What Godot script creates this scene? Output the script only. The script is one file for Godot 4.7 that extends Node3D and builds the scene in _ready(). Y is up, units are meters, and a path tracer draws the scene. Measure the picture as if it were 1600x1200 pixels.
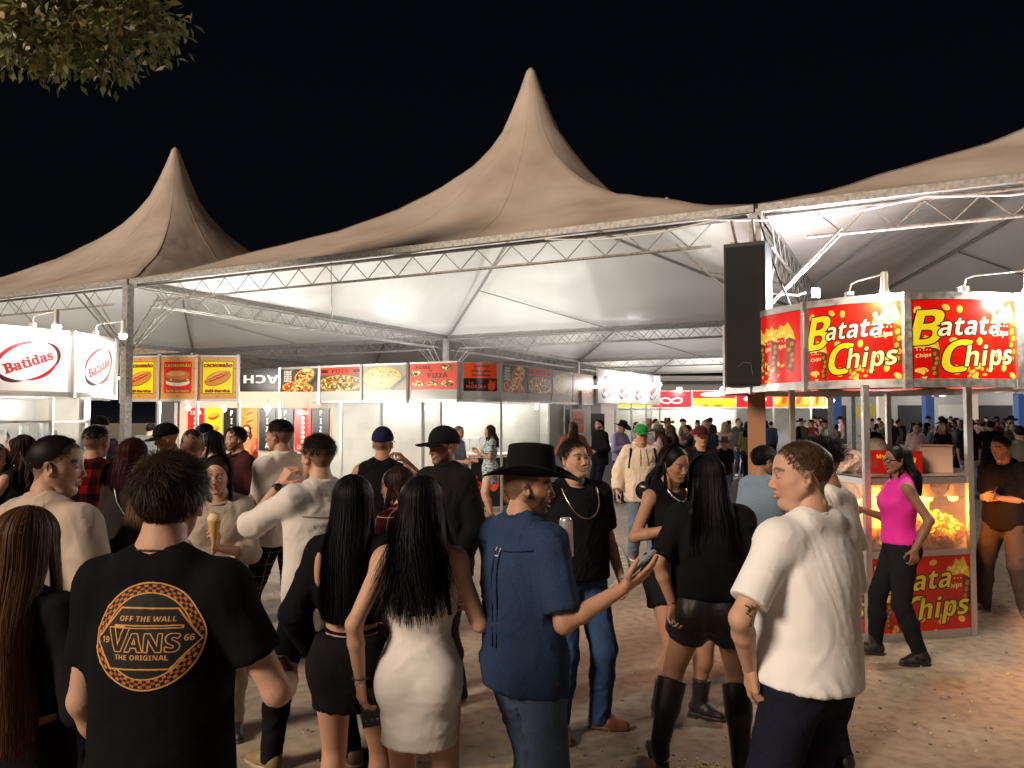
extends Node3D
# A night fair under pagoda tents: food stalls, a chips kiosk and a crowd. Metres, y up, the camera looks along -z.

const EYE := Vector3(0, 1.88, 0)
const LAMPS := 1.02         # how strongly the stall lamps burn
const FOCAL := 1202.0        # pixels of the 1600 px wide photograph
var rng := RandomNumberGenerator.new()
var mats := {}
var taken := {}

func _ready() -> void:
	rng.seed = 20240
	_camera_and_light()
	_ground()
	_tents()
	_far_buildings()
	_pizza_stall()
	_hot_dog_stall()
	_batidas_kiosk()
	_far_stalls()
	_chips_kiosk()
	_speaker_and_flood()
	_tree()
	_people()
	_crowd()
	_small_things()

func _camera_and_light() -> void:
	var cam := Camera3D.new()
	cam.name = "camera"
	cam.fov = 2.0 * rad_to_deg(atan(600.0 / FOCAL))
	cam.near = 0.05
	cam.far = 400.0
	cam.position = EYE
	cam.rotation_degrees.x = 2.38
	add_child(cam)
	cam.current = true
	var we := WorldEnvironment.new()
	we.name = "world_environment"
	var e := Environment.new()
	e.background_mode = Environment.BG_SKY
	var sky := Sky.new()
	var sm := ProceduralSkyMaterial.new()
	sm.sky_top_color = Color(0.012, 0.014, 0.028)
	sm.sky_horizon_color = Color(0.030, 0.032, 0.046)
	sm.sky_curve = 0.2
	sm.ground_bottom_color = Color(0.05, 0.05, 0.05)
	sm.ground_horizon_color = Color(0.08, 0.08, 0.09)
	sm.sun_angle_max = 0.1
	sky.sky_material = sm
	e.sky = sky
	e.background_energy_multiplier = 1.0
	e.tonemap_mode = Environment.TONE_MAPPER_LINEAR
	e.tonemap_exposure = 1.35
	e.sdfgi_enabled = true
	e.ssao_enabled = true
	e.ssil_enabled = true
	we.environment = e
	add_child(we)
	# unseen flood light behind and left of the camera, lighting foreground and tent fronts
	var sun := DirectionalLight3D.new()
	sun.name = "unseen_flood_light"
	sun.light_color = Color(1.0, 0.905, 0.81)
	sun.light_energy = 0.92
	sun.light_angular_distance = 16.0
	sun.shadow_enabled = true
	sun.sky_mode = DirectionalLight3D.SKY_MODE_LIGHT_ONLY
	add_child(sun)
	sun.look_at_from_position(Vector3(-8.6, 6.0, 7.2), Vector3.ZERO)

# ------------------------------------------------------------------ names, labels
func numbered(called: String) -> String:
	var n: int = taken.get(called, 0)
	taken[called] = n + 1
	return called if n == 0 else "%s_%03d" % [called, n]

func tag(o: Node, label: String, category: String, group := "") -> void:
	o.set_meta("label", label)
	o.set_meta("category", category)
	if group:
		o.set_meta("group", group)

func thing(called: String, label: String, category: String, at := Vector3.ZERO, turn := 0.0, group := "") -> Node3D:
	var o := Node3D.new()
	o.name = numbered(called)
	add_child(o)
	o.position = at
	o.rotation.y = turn
	tag(o, label, category, group)
	return o

func part(called: String, mesh: Mesh, m: Material, parent: Node, kind := "") -> MeshInstance3D:
	var o := MeshInstance3D.new()
	o.name = called
	o.mesh = mesh
	o.material_override = m
	parent.add_child(o, true)
	if kind:
		o.set_meta("kind", kind)
	return o

# a point on the ground from a column of the photograph and a distance
func gp(px: float, d: float) -> Vector3:
	return Vector3((px - 800.0) / FOCAL * d, 0, -d)

# ------------------------------------------------------------------ materials
func lin(r: float, g: float, b: float) -> Color:
	return Color(r, g, b).linear_to_srgb()

func mat(key: String, c: Color, rough := 0.7, metal := 0.0) -> StandardMaterial3D:
	if mats.has(key):
		return mats[key]
	var m := StandardMaterial3D.new()
	m.resource_name = key
	m.albedo_color = c
	m.roughness = rough
	m.metallic = metal
	mats[key] = m
	return m

func glow(key: String, c: Color, energy: float) -> StandardMaterial3D:
	var m := mat(key, Color(0.9, 0.9, 0.9), 0.4)
	m.emission_enabled = true
	m.emission = c
	m.emission_energy_multiplier = energy
	return m

func pane(key: String, c: Color, a: float) -> StandardMaterial3D:
	var m := mat(key, Color(c.r, c.g, c.b, a), 0.05)
	m.transparency = BaseMaterial3D.TRANSPARENCY_ALPHA
	return m

func noise_tex(seed_: int, freq: float, size: int, ramp: Gradient = null, octaves := 4, normal := 0.0) -> NoiseTexture2D:
	var n := FastNoiseLite.new()
	n.seed = seed_
	n.frequency = freq
	n.noise_type = FastNoiseLite.TYPE_SIMPLEX
	n.fractal_octaves = octaves
	var t := NoiseTexture2D.new()
	t.width = size
	t.height = size
	t.seamless = true
	t.noise = n
	if ramp:
		t.color_ramp = ramp
	if normal > 0.0:
		t.as_normal_map = true
		t.bump_strength = normal
	return t

func ramp(points: Array) -> Gradient:
	var g := Gradient.new()
	var o := PackedFloat32Array()
	var c := PackedColorArray()
	for p in points:
		o.append(p[0])
		c.append(p[1])
	g.offsets = o
	g.colors = c
	return g

var tex := {}
func shared_tex(key: String, make: Callable) -> Texture2D:
	if not tex.has(key):
		tex[key] = make.call()
	return tex[key]

# aluminium profile, galvanised steel, vinyl and so on
func alu() -> StandardMaterial3D:
	var m := mat("aluminium", lin(0.55, 0.55, 0.54), 0.36, 0.85)
	m.roughness_texture = shared_tex("scuff", func(): return noise_tex(3, 0.02, 256, ramp([[0.0, Color(0.35, 0.35, 0.35)], [1.0, Color(0.75, 0.75, 0.75)]])))
	m.roughness = 0.75
	m.uv1_triplanar = true
	m.uv1_scale = Vector3(2, 2, 2)
	return m

func steel() -> StandardMaterial3D:
	var m := mat("galvanised_steel", Color.WHITE, 0.55, 0.35)
	m.albedo_texture = shared_tex("galv", func(): return noise_tex(11, 0.03, 256, ramp([[0.0, lin(0.18, 0.175, 0.16)], [0.5, lin(0.27, 0.265, 0.25)], [1.0, lin(0.38, 0.375, 0.355)]])))
	m.uv1_triplanar = true
	m.uv1_scale = Vector3(1.5, 1.5, 1.5)
	return m

func white_panel() -> StandardMaterial3D:
	var m := mat("white_laminate", Color.WHITE, 0.28)
	m.albedo_texture = shared_tex("panel", func(): return noise_tex(8, 0.008, 256, ramp([[0.0, lin(0.33, 0.335, 0.30)], [0.45, lin(0.41, 0.415, 0.38)], [1.0, lin(0.46, 0.465, 0.43)]])))
	m.uv1_triplanar = true
	m.uv1_world_triplanar = true
	m.uv1_scale = Vector3(0.7, 0.7, 0.7)
	return m

# ------------------------------------------------------------------ mesh building
class MB:
	var v := PackedVector3Array()
	var n := PackedVector3Array()
	var u := PackedVector2Array()
	var i := PackedInt32Array()
	# corners run counter-clockwise seen from the front
	func quad(a: Vector3, b: Vector3, c: Vector3, d: Vector3, uvs := []) -> void:
		var m := (c - a).cross(d - b).normalized()
		var k := v.size()
		v.append(a); v.append(b); v.append(c); v.append(d)
		for j in 4:
			n.append(m)
		if uvs.is_empty():
			u.append(Vector2(0, 1)); u.append(Vector2(1, 1)); u.append(Vector2(1, 0)); u.append(Vector2(0, 0))
		else:
			for q in uvs:
				u.append(q)
		i.append(k); i.append(k + 2); i.append(k + 1); i.append(k); i.append(k + 3); i.append(k + 2)
	func tri(a: Vector3, b: Vector3, c: Vector3) -> void:
		var m := (b - a).cross(c - a).normalized()
		var k := v.size()
		v.append(a); v.append(b); v.append(c)
		for j in 3:
			n.append(m)
			u.append(Vector2(0, 0))
		i.append(k); i.append(k + 2); i.append(k + 1)
	func box(c: Vector3, s: Vector3, b := Basis.IDENTITY) -> void:
		var x := b.x * s.x * 0.5; var y := b.y * s.y * 0.5; var z := b.z * s.z * 0.5
		quad(c - x - y + z, c + x - y + z, c + x + y + z, c - x + y + z)
		quad(c + x - y - z, c - x - y - z, c - x + y - z, c + x + y - z)
		quad(c + x - y + z, c + x - y - z, c + x + y - z, c + x + y + z)
		quad(c - x - y - z, c - x - y + z, c - x + y + z, c - x + y - z)
		quad(c - x + y + z, c + x + y + z, c + x + y - z, c - x + y - z)
		quad(c - x - y - z, c + x - y - z, c + x - y + z, c - x - y + z)
	func beam(a: Vector3, b: Vector3, w: float, h: float) -> void:
		var z := (b - a).normalized()
		var y := Vector3.UP if absf(z.y) < 0.95 else Vector3.RIGHT
		var x := y.cross(z).normalized()
		y = z.cross(x)
		box((a + b) * 0.5, Vector3(w, h, a.distance_to(b)), Basis(x, y, z))
	func rings(list: Array, closed_ends := true, uvs := false) -> void:
		# each ring a PackedVector3Array of equal size; smooth normals
		var k := v.size()
		var w: int = list[0].size()
		var rows := list.size()
		for r in rows:
			for c in w:
				var p: Vector3 = list[r][c]
				var along: Vector3 = list[mini(r + 1, rows - 1)][c] - list[maxi(r - 1, 0)][c]
				var round_: Vector3 = list[r][(c + 1) % w] - list[r][(c + w - 1) % w]
				v.append(p)
				n.append(round_.cross(along).normalized())
				u.append(Vector2(float(c) / w, float(r) / maxi(rows - 1, 1)))
		for r in rows - 1:
			for c in w:
				var a := k + r * w + c
				var b := k + r * w + (c + 1) % w
				i.append(a); i.append(a + w); i.append(b)
				i.append(b); i.append(a + w); i.append(b + w)
		if closed_ends:
			for e in [0, rows - 1]:
				var mid := Vector3.ZERO
				for p in list[e]:
					mid += p
				mid /= w
				for c in w:
					if e == 0:
						tri(mid, list[e][(c + 1) % w], list[e][c])
					else:
						tri(mid, list[e][c], list[e][(c + 1) % w])
	func tube(path: Array, r, sides := 8, ends := true) -> void:
		var list := []
		var ref := Vector3.ZERO
		for j in path.size():
			var t: Vector3 = (path[mini(j + 1, path.size() - 1)] - path[maxi(j - 1, 0)]).normalized()
			if ref == Vector3.ZERO:
				ref = Vector3.UP if absf(t.y) < 0.9 else Vector3.RIGHT
			var x := ref.cross(t).normalized()
			var y := t.cross(x)
			ref = y
			var ring := PackedVector3Array()
			var rr: float = r[j] if r is Array else r
			for c in sides:
				var a := TAU * c / sides
				ring.append(path[j] + (x * cos(a) + y * sin(a)) * rr)
			list.append(ring)
		rings(list, ends)
	func lathe(profile: Array, sides := 20, at := Vector3.ZERO, b := Basis.IDENTITY, ends := true) -> void:
		var list := []
		for p in profile:
			var ring := PackedVector3Array()
			for c in sides:
				var a := -TAU * c / sides
				ring.append(at + b * Vector3(cos(a) * p[0], p[1], sin(a) * p[0]))
			list.append(ring)
		rings(list, ends)
	# a grid of points, smooth; rows x cols
	func sheet(rows: Array, flip := false, uvs: Array = []) -> void:
		var k := v.size()
		var w: int = rows[0].size()
		var h := rows.size()
		for r in h:
			for c in w:
				var dx: Vector3 = rows[r][mini(c + 1, w - 1)] - rows[r][maxi(c - 1, 0)]
				var dy: Vector3 = rows[mini(r + 1, h - 1)][c] - rows[maxi(r - 1, 0)][c]
				var m := dx.cross(dy).normalized()
				v.append(rows[r][c])
				n.append(-m if flip else m)
				u.append(uvs[r][c] if uvs.size() else Vector2(float(c) / (w - 1), 1.0 - float(r) / (h - 1)))
		for r in h - 1:
			for c in w - 1:
				var a := k + r * w + c
				if flip:
					i.append(a); i.append(a + 1); i.append(a + w)
					i.append(a + 1); i.append(a + w + 1); i.append(a + w)
				else:
					i.append(a); i.append(a + w); i.append(a + 1)
					i.append(a + 1); i.append(a + w); i.append(a + w + 1)
	func done() -> ArrayMesh:
		var a := []
		a.resize(Mesh.ARRAY_MAX)
		a[Mesh.ARRAY_VERTEX] = v
		a[Mesh.ARRAY_NORMAL] = n
		a[Mesh.ARRAY_TEX_UV] = u
		a[Mesh.ARRAY_INDEX] = i
		var r := ArrayMesh.new()
		r.add_surface_from_arrays(Mesh.PRIMITIVE_TRIANGLES, a)
		return r

func box_mesh(c: Vector3, s: Vector3, b := Basis.IDENTITY) -> ArrayMesh:
	var m := MB.new()
	m.box(c, s, b)
	return m.done()

func tube_mesh(path: Array, r, sides := 8) -> ArrayMesh:
	var m := MB.new()
	m.tube(path, r, sides)
	return m.done()

func lathe_mesh(profile: Array, sides := 20, at := Vector3.ZERO, b := Basis.IDENTITY) -> ArrayMesh:
	var m := MB.new()
	m.lathe(profile, sides, at, b)
	return m.done()

func omni(at: Vector3, c: Color, energy: float, size := 0.05, parent: Node = self) -> OmniLight3D:
	var l := OmniLight3D.new()
	l.name = "lamp_light"
	l.light_color = c
	l.light_energy = energy * LAMPS
	l.light_size = size
	l.omni_range = 40.0
	l.omni_attenuation = 2.0
	l.shadow_enabled = true
	parent.add_child(l, true)
	l.position = at
	return l

# ------------------------------------------------------------------ the fairground: ground, tents, far buildings
const U := Vector3(0.894, 0, 0.447)
const V := Vector3(0.447, 0, -0.894)
func tp(a: float, y: float, b: float) -> Vector3:
	return Vector3(-6.33, y, -12.62) + U * a + V * b

func _ground() -> void:
	var n := FastNoiseLite.new()
	n.seed = 5
	n.frequency = 1.0
	n.fractal_octaves = 4
	var m := MB.new()
	var cols := PackedColorArray()
	var xs := []
	var zs := []
	for j in 121: xs.append(-24.0 + 48.0 * j / 120.0)
	for j in 131: zs.append(3.0 - 47.0 * j / 130.0)
	xs.push_front(-150.0); xs.append(150.0)
	zs.push_front(60.0); zs.append(-200.0)
	var rows := []
	for z in zs:
		var r := PackedVector3Array()
		for x in xs:
			var flat := clampf((-z - 1.0) / 6.0, 0.2, 1.0)
			r.append(Vector3(x, 0.018 * n.get_noise_2d(x * 0.6, z * 0.6) * (1.2 - flat) if absf(x) < 24.0 and z < 3.0 and z > -44.0 else 0.0, z))
			# sandy dirt trodden over old asphalt: more dirt near the camera
			var t := clampf(0.5 + 0.085 * (9.0 + z) + 1.1 * n.get_noise_2d(x * 0.22, z * 0.3) + 0.5 * n.get_noise_2d(x * 1.3, z * 1.5), 0.0, 1.0)
			var c := Color(0.275, 0.25, 0.22).lerp(Color(0.365, 0.30, 0.22), t)
			c = c * (1.0 + 0.26 * n.get_noise_2d(x * 2.1 + 9.0, z * 2.6))
			cols.append(Color(c.r, c.g, c.b, 1))
		rows.append(r)
	m.sheet(rows)
	var mesh_d := {"v": m.v, "n": m.n, "i": m.i, "c": cols, "uv": m.u}
	var g := mat("trodden_dirt", Color.WHITE, 0.95)
	g.vertex_color_use_as_albedo = true
	g.albedo_texture = noise_tex(21, 0.012, 1024, ramp([[0.0, Color(0.78, 0.76, 0.74)], [0.35, Color(0.90, 0.89, 0.88)], [0.6, Color(0.95, 0.94, 0.93)], [1.0, Color(1, 1, 1)]]), 6)
	g.normal_enabled = true
	g.normal_texture = noise_tex(22, 0.03, 1024, null, 6, 7.0)
	g.normal_scale = 0.09
	g.uv1_triplanar = true
	g.uv1_world_triplanar = true
	g.uv1_scale = Vector3(0.55, 0.55, 0.55)
	var o := part("ground", to_mesh(mesh_d), g, self)
	o.set_meta("kind", "structure")
	tag(o, "trodden sandy dirt and old asphalt of the fairground", "ground")
	# a worn curved road line
	var line := MB.new()
	var arc := []
	for j in 33:
		var a := -0.95 + 2.25 * j / 32.0
		var c := Vector3(0.25, 0.022, -10.9)
		var inner := PackedVector3Array()
		for w in [1.90, 2.06]:
			inner.append(c + Vector3(cos(a) * w * 0.62, 0, -sin(a) * w * 1.75))
		arc.append(inner)
	line.sheet(arc, true)
	var lm := mat("worn_road_paint", Color.WHITE, 0.8)
	lm.albedo_texture = noise_tex(31, 0.02, 256, ramp([[0.0, lin(0.20, 0.18, 0.15)], [0.4, lin(0.26, 0.24, 0.20)], [0.6, lin(0.42, 0.40, 0.34)], [1.0, lin(0.5, 0.48, 0.42)]]))
	lm.uv1_triplanar = true
	lm.uv1_world_triplanar = true
	o = part("road_marking", line.done(), lm, self)
	o.set_meta("kind", "structure")
	tag(o, "worn pale curved line painted on the ground", "road marking")

const ROOF := [[5.0, 4.14], [4.4, 4.34], [3.6, 4.76], [2.8, 5.18], [2.1, 5.68], [1.55, 6.18], [1.12, 6.62], [0.82, 7.02], [0.58, 7.38], [0.38, 7.84], [0.22, 8.26], [0.09, 8.64], [0.01, 8.69]]

var _roofs := {}
func _roof_rows(seed_: int) -> Array:
	if _roofs.has(seed_):
		return _roofs[seed_]
	var n := FastNoiseLite.new()
	n.seed = seed_
	n.frequency = 0.9
	var rows := []
	var fine := []
	for j in ROOF.size() - 1:
		for s in 3:
			fine.append([lerpf(ROOF[j][0], ROOF[j + 1][0], s / 3.0), lerpf(ROOF[j][1], ROOF[j + 1][1], s / 3.0)])
	fine.append(ROOF[-1])
	for p in fine:
		var r := PackedVector3Array()
		var round_: float = clampf(1.0 - (p[0] - 0.8) / 3.6, 0.0, 1.0)
		for c in 193:
			var a := TAU * c / 192.0
			var sq: float = 1.0 / maxf(absf(cos(a)), absf(sin(a)))
			var k := lerpf(sq, 1.0, round_ * round_)
			# the cloth sags between the hips and puckers where it is pulled
			var hip := pow(absf(sin(2.0 * a)), 6.0)
			var sag: float = 0.10 * (1.0 - hip) * sin(clampf((5.0 - p[0]) / 4.2, 0.0, 1.0) * PI)
			var e: float = clampf((5.0 - p[0]) * 3.0, 0.0, 1.0)
			var q := Vector3(cos(a) * k * p[0], p[1] - sag, sin(a) * k * p[0])
			var pull := maxf(0.0, n.get_noise_2d(q.x * 0.5 + 30.0, q.z * 0.5)) * clampf((p[0] - 1.4) * 0.8, 0.0, 1.0)
			q += Vector3(0, 0.022 * e * n.get_noise_2d(q.x * 1.2, q.z * 1.2) + 0.018 * e * pull * sin(a * 48.0 + 4.0 * n.get_noise_2d(q.x, q.z)), 0)
			r.append(q)
		rows.append(r)
	_roofs[seed_] = rows
	return rows

func _roof_mesh(seed_: int) -> ArrayMesh:
	var m := MB.new()
	m.sheet(_roof_rows(seed_), true)
	return m.done()

func _seam_mesh(seed_: int, column: int) -> ArrayMesh:
	# a welded overlap that runs from the eave to the peak
	var rows := _roof_rows(seed_)
	var strip := []
	for r in rows.slice(0, rows.size() - 2):
		var w: int = r.size() - 1
		var p: Vector3 = r[(column * 2) % w]
		var d: Vector3 = (r[(column * 2 + 1) % w] - r[(column * 2 + w - 1) % w]).normalized()
		strip.append(PackedVector3Array([p - d * 0.022 + Vector3(0, 0.002, 0), p - d * 0.016 + Vector3(0, 0.006, 0), p + d * 0.016 + Vector3(0, 0.006, 0), p + d * 0.022 + Vector3(0, 0.002, 0)]))
	var m := MB.new()
	m.sheet(strip, true)
	return m.done()

func _truss(parent: Node, a: Vector3, b: Vector3, lacing: bool) -> void:
	var m := MB.new()
	var d := (b - a).normalized()
	m.tube([a + Vector3(0, 0, 0), b], 0.023, 8)
	m.tube([a + Vector3(0, -0.27, 0) + d * 0.4, b + Vector3(0, -0.27, 0) - d * 0.4], 0.018, 8)
	var t := part("truss", m.done(), steel(), parent)
	if lacing:
		var z := MB.new()
		var n := 36
		for j in n:
			var s0 := lerpf(0.4, 9.3, float(j) / n)
			var s1 := lerpf(0.4, 9.3, float(j + 1) / n)
			var up := j % 2 == 0
			z.tube([a + d * s0 + Vector3(0, -0.02 if up else -0.26, 0), a + d * s1 + Vector3(0, -0.26 if up else -0.02, 0)], 0.008, 5, false)
		part("lacing", z.done(), steel(), t, "stuff")

func _tents() -> void:
	var cloth := mat("tent_vinyl_warm_lit", Color.WHITE, 0.42)
	cloth.albedo_texture = noise_tex(41, 0.006, 512, ramp([[0.0, lin(0.32, 0.255, 0.20)], [0.35, lin(0.43, 0.36, 0.30)], [0.6, lin(0.49, 0.42, 0.36)], [1.0, lin(0.55, 0.49, 0.435)]]), 6)  # stains, with the warm lamp light tinted into the outer cloth colour
	cloth.uv1_triplanar = true
	cloth.uv1_world_triplanar = true
	cloth.uv1_scale = Vector3(0.16, 0.16, 0.16)
	cloth.normal_enabled = true
	cloth.normal_texture = noise_tex(42, 0.008, 512, null, 3, 6.0)
	cloth.normal_scale = 0.12
	cloth.backlight_enabled = true
	cloth.backlight = Color(0.10, 0.10, 0.10)
	var added_underside := mat("added_tent_underside", Color.WHITE, 0.38)  # second sheet added so the underside stays neutral, without the warm tint
	added_underside.albedo_texture = noise_tex(43, 0.006, 256, ramp([[0.0, lin(0.60, 0.595, 0.59)], [1.0, lin(0.72, 0.715, 0.71)]]), 4)
	added_underside.uv1_triplanar = true
	added_underside.uv1_world_triplanar = true
	added_underside.uv1_scale = Vector3(0.2, 0.2, 0.2)
	var turn := atan2(U.z, U.x) * -1.0
	var names := {
		[-1, 0]: "pale pagoda tent with tall peak, left behind the drinks kiosk", [0, 0]: "largest pale pagoda tent with tall pointed peak in the centre",
		[1, 0]: "pagoda tent at the right, its peak cut off by the picture edge", [0, 1]: "pagoda tent behind the central one, only its tip above the roof",
		[-1, 1]: "pagoda tent in second row behind the hot dog stall", [1, 1]: "pagoda tent in second row behind the chips kiosk",
		[-2, 1]: "pagoda tent in second row at the far left", [-1, 2]: "pagoda tent in the last row left of the pizza stall roof", [0, 2]: "pagoda tent in the last row above the far red signs", [1, 2]: "pagoda tent in the last row far right",
	}
	for key in names:
		var i: int = key[0]
		var j: int = key[1]
		var c := tp(i * 10.0 + 5.0, 0, j * 10.0 + 5.0)
		var t := thing("pagoda_tent", names[key], "tent", c, turn, "white pagoda tents")
		part("roof", _roof_mesh(50 + i * 7 + j), cloth, t)
		var under := part("added_underside", _roof_mesh(50 + i * 7 + j), added_underside, t)
		under.position.y = -0.02
		if j == 0:
			for k in 12:
				part("seam", _seam_mesh(50 + i * 7 + j, k * 8 + 4), cloth, t)
		var m := MB.new()
		m.lathe([[0.02, 5.7], [0.06, 5.72], [0.06, 8.3], [0.10, 8.45], [0.05, 8.70], [0.0, 8.72]], 12)
		part("mast", m.done(), steel(), t)
		var corners := [Vector3(-4.9, 4.03, -4.9), Vector3(4.9, 4.03, -4.9), Vector3(4.9, 4.03, 4.9), Vector3(-4.9, 4.03, 4.9)]
		for k in 4:
			_truss(t, corners[k], corners[(k + 1) % 4], j < 2)
			var top := Vector3(corners[k].x * 0.10, 5.80, corners[k].z * 0.10)
			part("hip_rafter", tube_mesh([corners[k], corners[k].lerp(top, 0.5) + Vector3(0, -0.03, 0), top], 0.034, 8), steel(), t)
			part("tie_rod", tube_mesh([corners[k].lerp(top, 0.5), (corners[k] + corners[(k + 1) % 4]) * 0.5], 0.014, 6), steel(), t)
		m = MB.new()
		m.lathe([[0.46, 5.76], [0.52, 5.78], [0.52, 5.84], [0.46, 5.86]], 20)
		part("ring", m.done(), steel(), t)
		# gutter edge that carries the cloth
		for k in 4:
			part("gutter", _gutter(corners[k] * Vector3(1.015, 1, 1.015), corners[(k + 1) % 4] * Vector3(1.015, 1, 1.015)), steel(), t)
	for b in range(0, 4):
		for a in range(-1, 3):
			if b == 3 and a == -1:
				continue
			var at := tp(a * 10.0, 0, b * 10.0)
			var where := "pole at the %s corner of the %s tent row" % [["left", "inner left", "inner right", "right"][a + 1], ["front", "second", "third", "last"][b]]
			if a == 0 and b == 0:
				where = "front pole between the drinks kiosk and the hot dog sign"
			elif a == 1 and b == 0:
				where = "front pole behind the tall black loudspeaker"
			elif a == 0 and b == 1:
				where = "pole rising behind the pizza sign"
			var p := thing("tent_pole", "square galvanised steel tent " + where, "pole", at, turn, "tent poles")
			var m := MB.new()
			m.box(Vector3(0, 2.02, 0), Vector3(0.125, 4.04, 0.125))
			part("shaft", m.done(), steel(), p)
			part("base_plate", box_mesh(Vector3(0, 0.03, 0), Vector3(0.36, 0.016, 0.36)), steel(), p)
			var collar := MB.new()
			collar.box(Vector3(0, 3.0, 0), Vector3(0.16, 0.05, 0.16))
			part("collar", collar.done(), steel(), p)
			for d in [Vector3(1, 0, 0), Vector3(-1, 0, 0), Vector3(0, 0, 1), Vector3(0, 0, -1)]:
				for s in [-1, 1]:
					var w: Vector3 = d.cross(Vector3.UP) * 0.1 * s
					part("knee_rod", tube_mesh([Vector3(0, 3.02, 0) + d * 0.09 + w * 0.6, Vector3(0, 3.78, 0) + d * 0.85 + w], 0.014, 6), steel(), p)

func _gutter(a: Vector3, b: Vector3) -> ArrayMesh:
	var m := MB.new()
	m.beam(a + Vector3(0, 0.07, 0), b + Vector3(0, 0.07, 0), 0.07, 0.08)
	return m.done()

func _far_buildings() -> void:
	# long low hall with blue columns across the back at the right
	var h := thing("exhibition_hall", "long low pale hall with blue columns behind the far crowd", "building", Vector3(28, 0, -48))
	var wall := mat("hall_plaster", lin(0.42, 0.42, 0.42), 0.9)
	var m := MB.new()
	m.box(Vector3(0, 2.0, -4.0), Vector3(44, 4.0, 0.3))
	part("wall", m.done(), wall, h)
	part("roof", box_mesh(Vector3(0, 4.15, -1.6), Vector3(45, 0.3, 6.4)), mat("hall_roof", lin(0.3, 0.3, 0.3), 0.8), h)
	part("lintel", box_mesh(Vector3(0, 3.65, 1.2), Vector3(44.6, 0.7, 0.25)), mat("hall_lintel", lin(0.22, 0.22, 0.23), 0.8), h)
	for k in 8:
		part("column", box_mesh(Vector3(-19.5 + 5.6 * k, 1.65, 1.2), Vector3(0.5, 3.3, 0.5)), mat("blue_paint", lin(0.03, 0.09, 0.30), 0.6), h)
		part("pillar", box_mesh(Vector3(-16.7 + 5.6 * k, 1.65, 1.1), Vector3(0.45, 3.3, 0.3)), mat("white_paint", lin(0.62, 0.62, 0.60), 0.7), h)
		var d := part("doorway", box_mesh(Vector3(-18.0 + 5.6 * k, 1.3, -3.83), Vector3(1.6 if k % 2 else 2.6, 2.6, 0.06)), mat("dark_opening", lin(0.03, 0.03, 0.035), 0.9), h)
		d.set_meta("label", "dark doorway in the hall wall")
		part("wall_panel", box_mesh(Vector3(-15.2 + 5.6 * k, 2.2, -3.82), Vector3(1.8, 0.9, 0.05)), mat("board_%d" % (k % 3), [lin(0.6, 0.6, 0.58), lin(0.25, 0.25, 0.27), lin(0.5, 0.45, 0.1)][k % 3], 0.7), h)
	for k in 7:
		var l := omni(Vector3(9.0 + 6.2 * k, 3.1, -49.4), Color(1.0, 0.97, 0.92), 4.0, 0.15)  # unseen lamps, placed to light the hall and the far crowd
		l.name = "unseen_hall_light"
		var s := thing("unseen_hall_lamp", "unseen ceiling lamp lighting the hall, number %s from the left between blue columns" % ["one", "two", "three", "four", "five", "six", "seven"][k], "lamp", Vector3(9.0 + 6.2 * k, 3.2, -49.4), 0.0, "unseen lamps in the hall")
		part("lens", box_mesh(Vector3.ZERO, Vector3(0.4, 0.08, 0.2)), glow("hall_glow", Color(1, 0.98, 0.94), 4.0), s)
	# left far: dark wall of sheds behind the stalls
	var w := thing("back_shed", "dim grey shed wall far behind the stalls", "building", Vector3(-9, 0, -52))
	part("wall", box_mesh(Vector3(0, 1.9, 0), Vector3(30, 3.8, 0.3)), mat("shed_wall", lin(0.16, 0.16, 0.17), 0.9), w)
	part("roof", box_mesh(Vector3(0, 3.95, 0.5), Vector3(30.5, 0.2, 2.0)), mat("hall_roof", lin(0.3, 0.3, 0.3), 0.8), w)

# ------------------------------------------------------------------ stalls
# a board between two points (left to right seen from its front), optionally bowed outwards
func board(parent: Node, called: String, l: Vector3, r: Vector3, y0: float, y1: float, m: Material, thick := 0.03, bow := 0.0, cols := 1) -> MeshInstance3D:
	var mb := MB.new()
	var out := (r - l).normalized().cross(Vector3.UP)
	var front := []
	var back := []
	if bow != 0.0:
		cols = 10
	for row in 2:
		var f := PackedVector3Array()
		var b := PackedVector3Array()
		for c in cols + 1:
			var t := float(c) / cols
			var p := l.lerp(r, t) + out * bow * 4.0 * t * (1.0 - t)
			p.y = y0 if row == 0 else y1
			f.append(p)
			b.append(p - out * thick)
		front.append(f)
		back.append(b)
	mb.sheet(front)
	mb.sheet(back, true)
	for c in cols:
		mb.quad(front[1][c], front[1][c + 1], back[1][c + 1], back[1][c])
		mb.quad(back[0][c], back[0][c + 1], front[0][c + 1], front[0][c])
	mb.quad(back[0][0], front[0][0], front[1][0], back[1][0])
	mb.quad(front[0][cols], back[0][cols], back[1][cols], front[1][cols])
	return part(called, mb.done(), m, parent)

func poster(parent: Node, called: String, l: Vector3, r: Vector3, y0: float, y1: float, t: Texture2D, key: String, bow := 0.0, proud := 0.006, rough := 0.3) -> MeshInstance3D:
	var m := mat("print_" + key, Color.WHITE, rough)
	m.albedo_texture = t
	var out := (r - l).normalized().cross(Vector3.UP)
	return board(parent, called, l + out * proud, r + out * proud, y0, y1, m, 0.004, bow)

func post(parent: Node, at: Vector3, y0: float, y1: float, w := 0.045, called := "post") -> void:
	part(called, box_mesh(Vector3(at.x, (y0 + y1) * 0.5, at.z), Vector3(w, y1 - y0, w)), alu(), parent)

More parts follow.
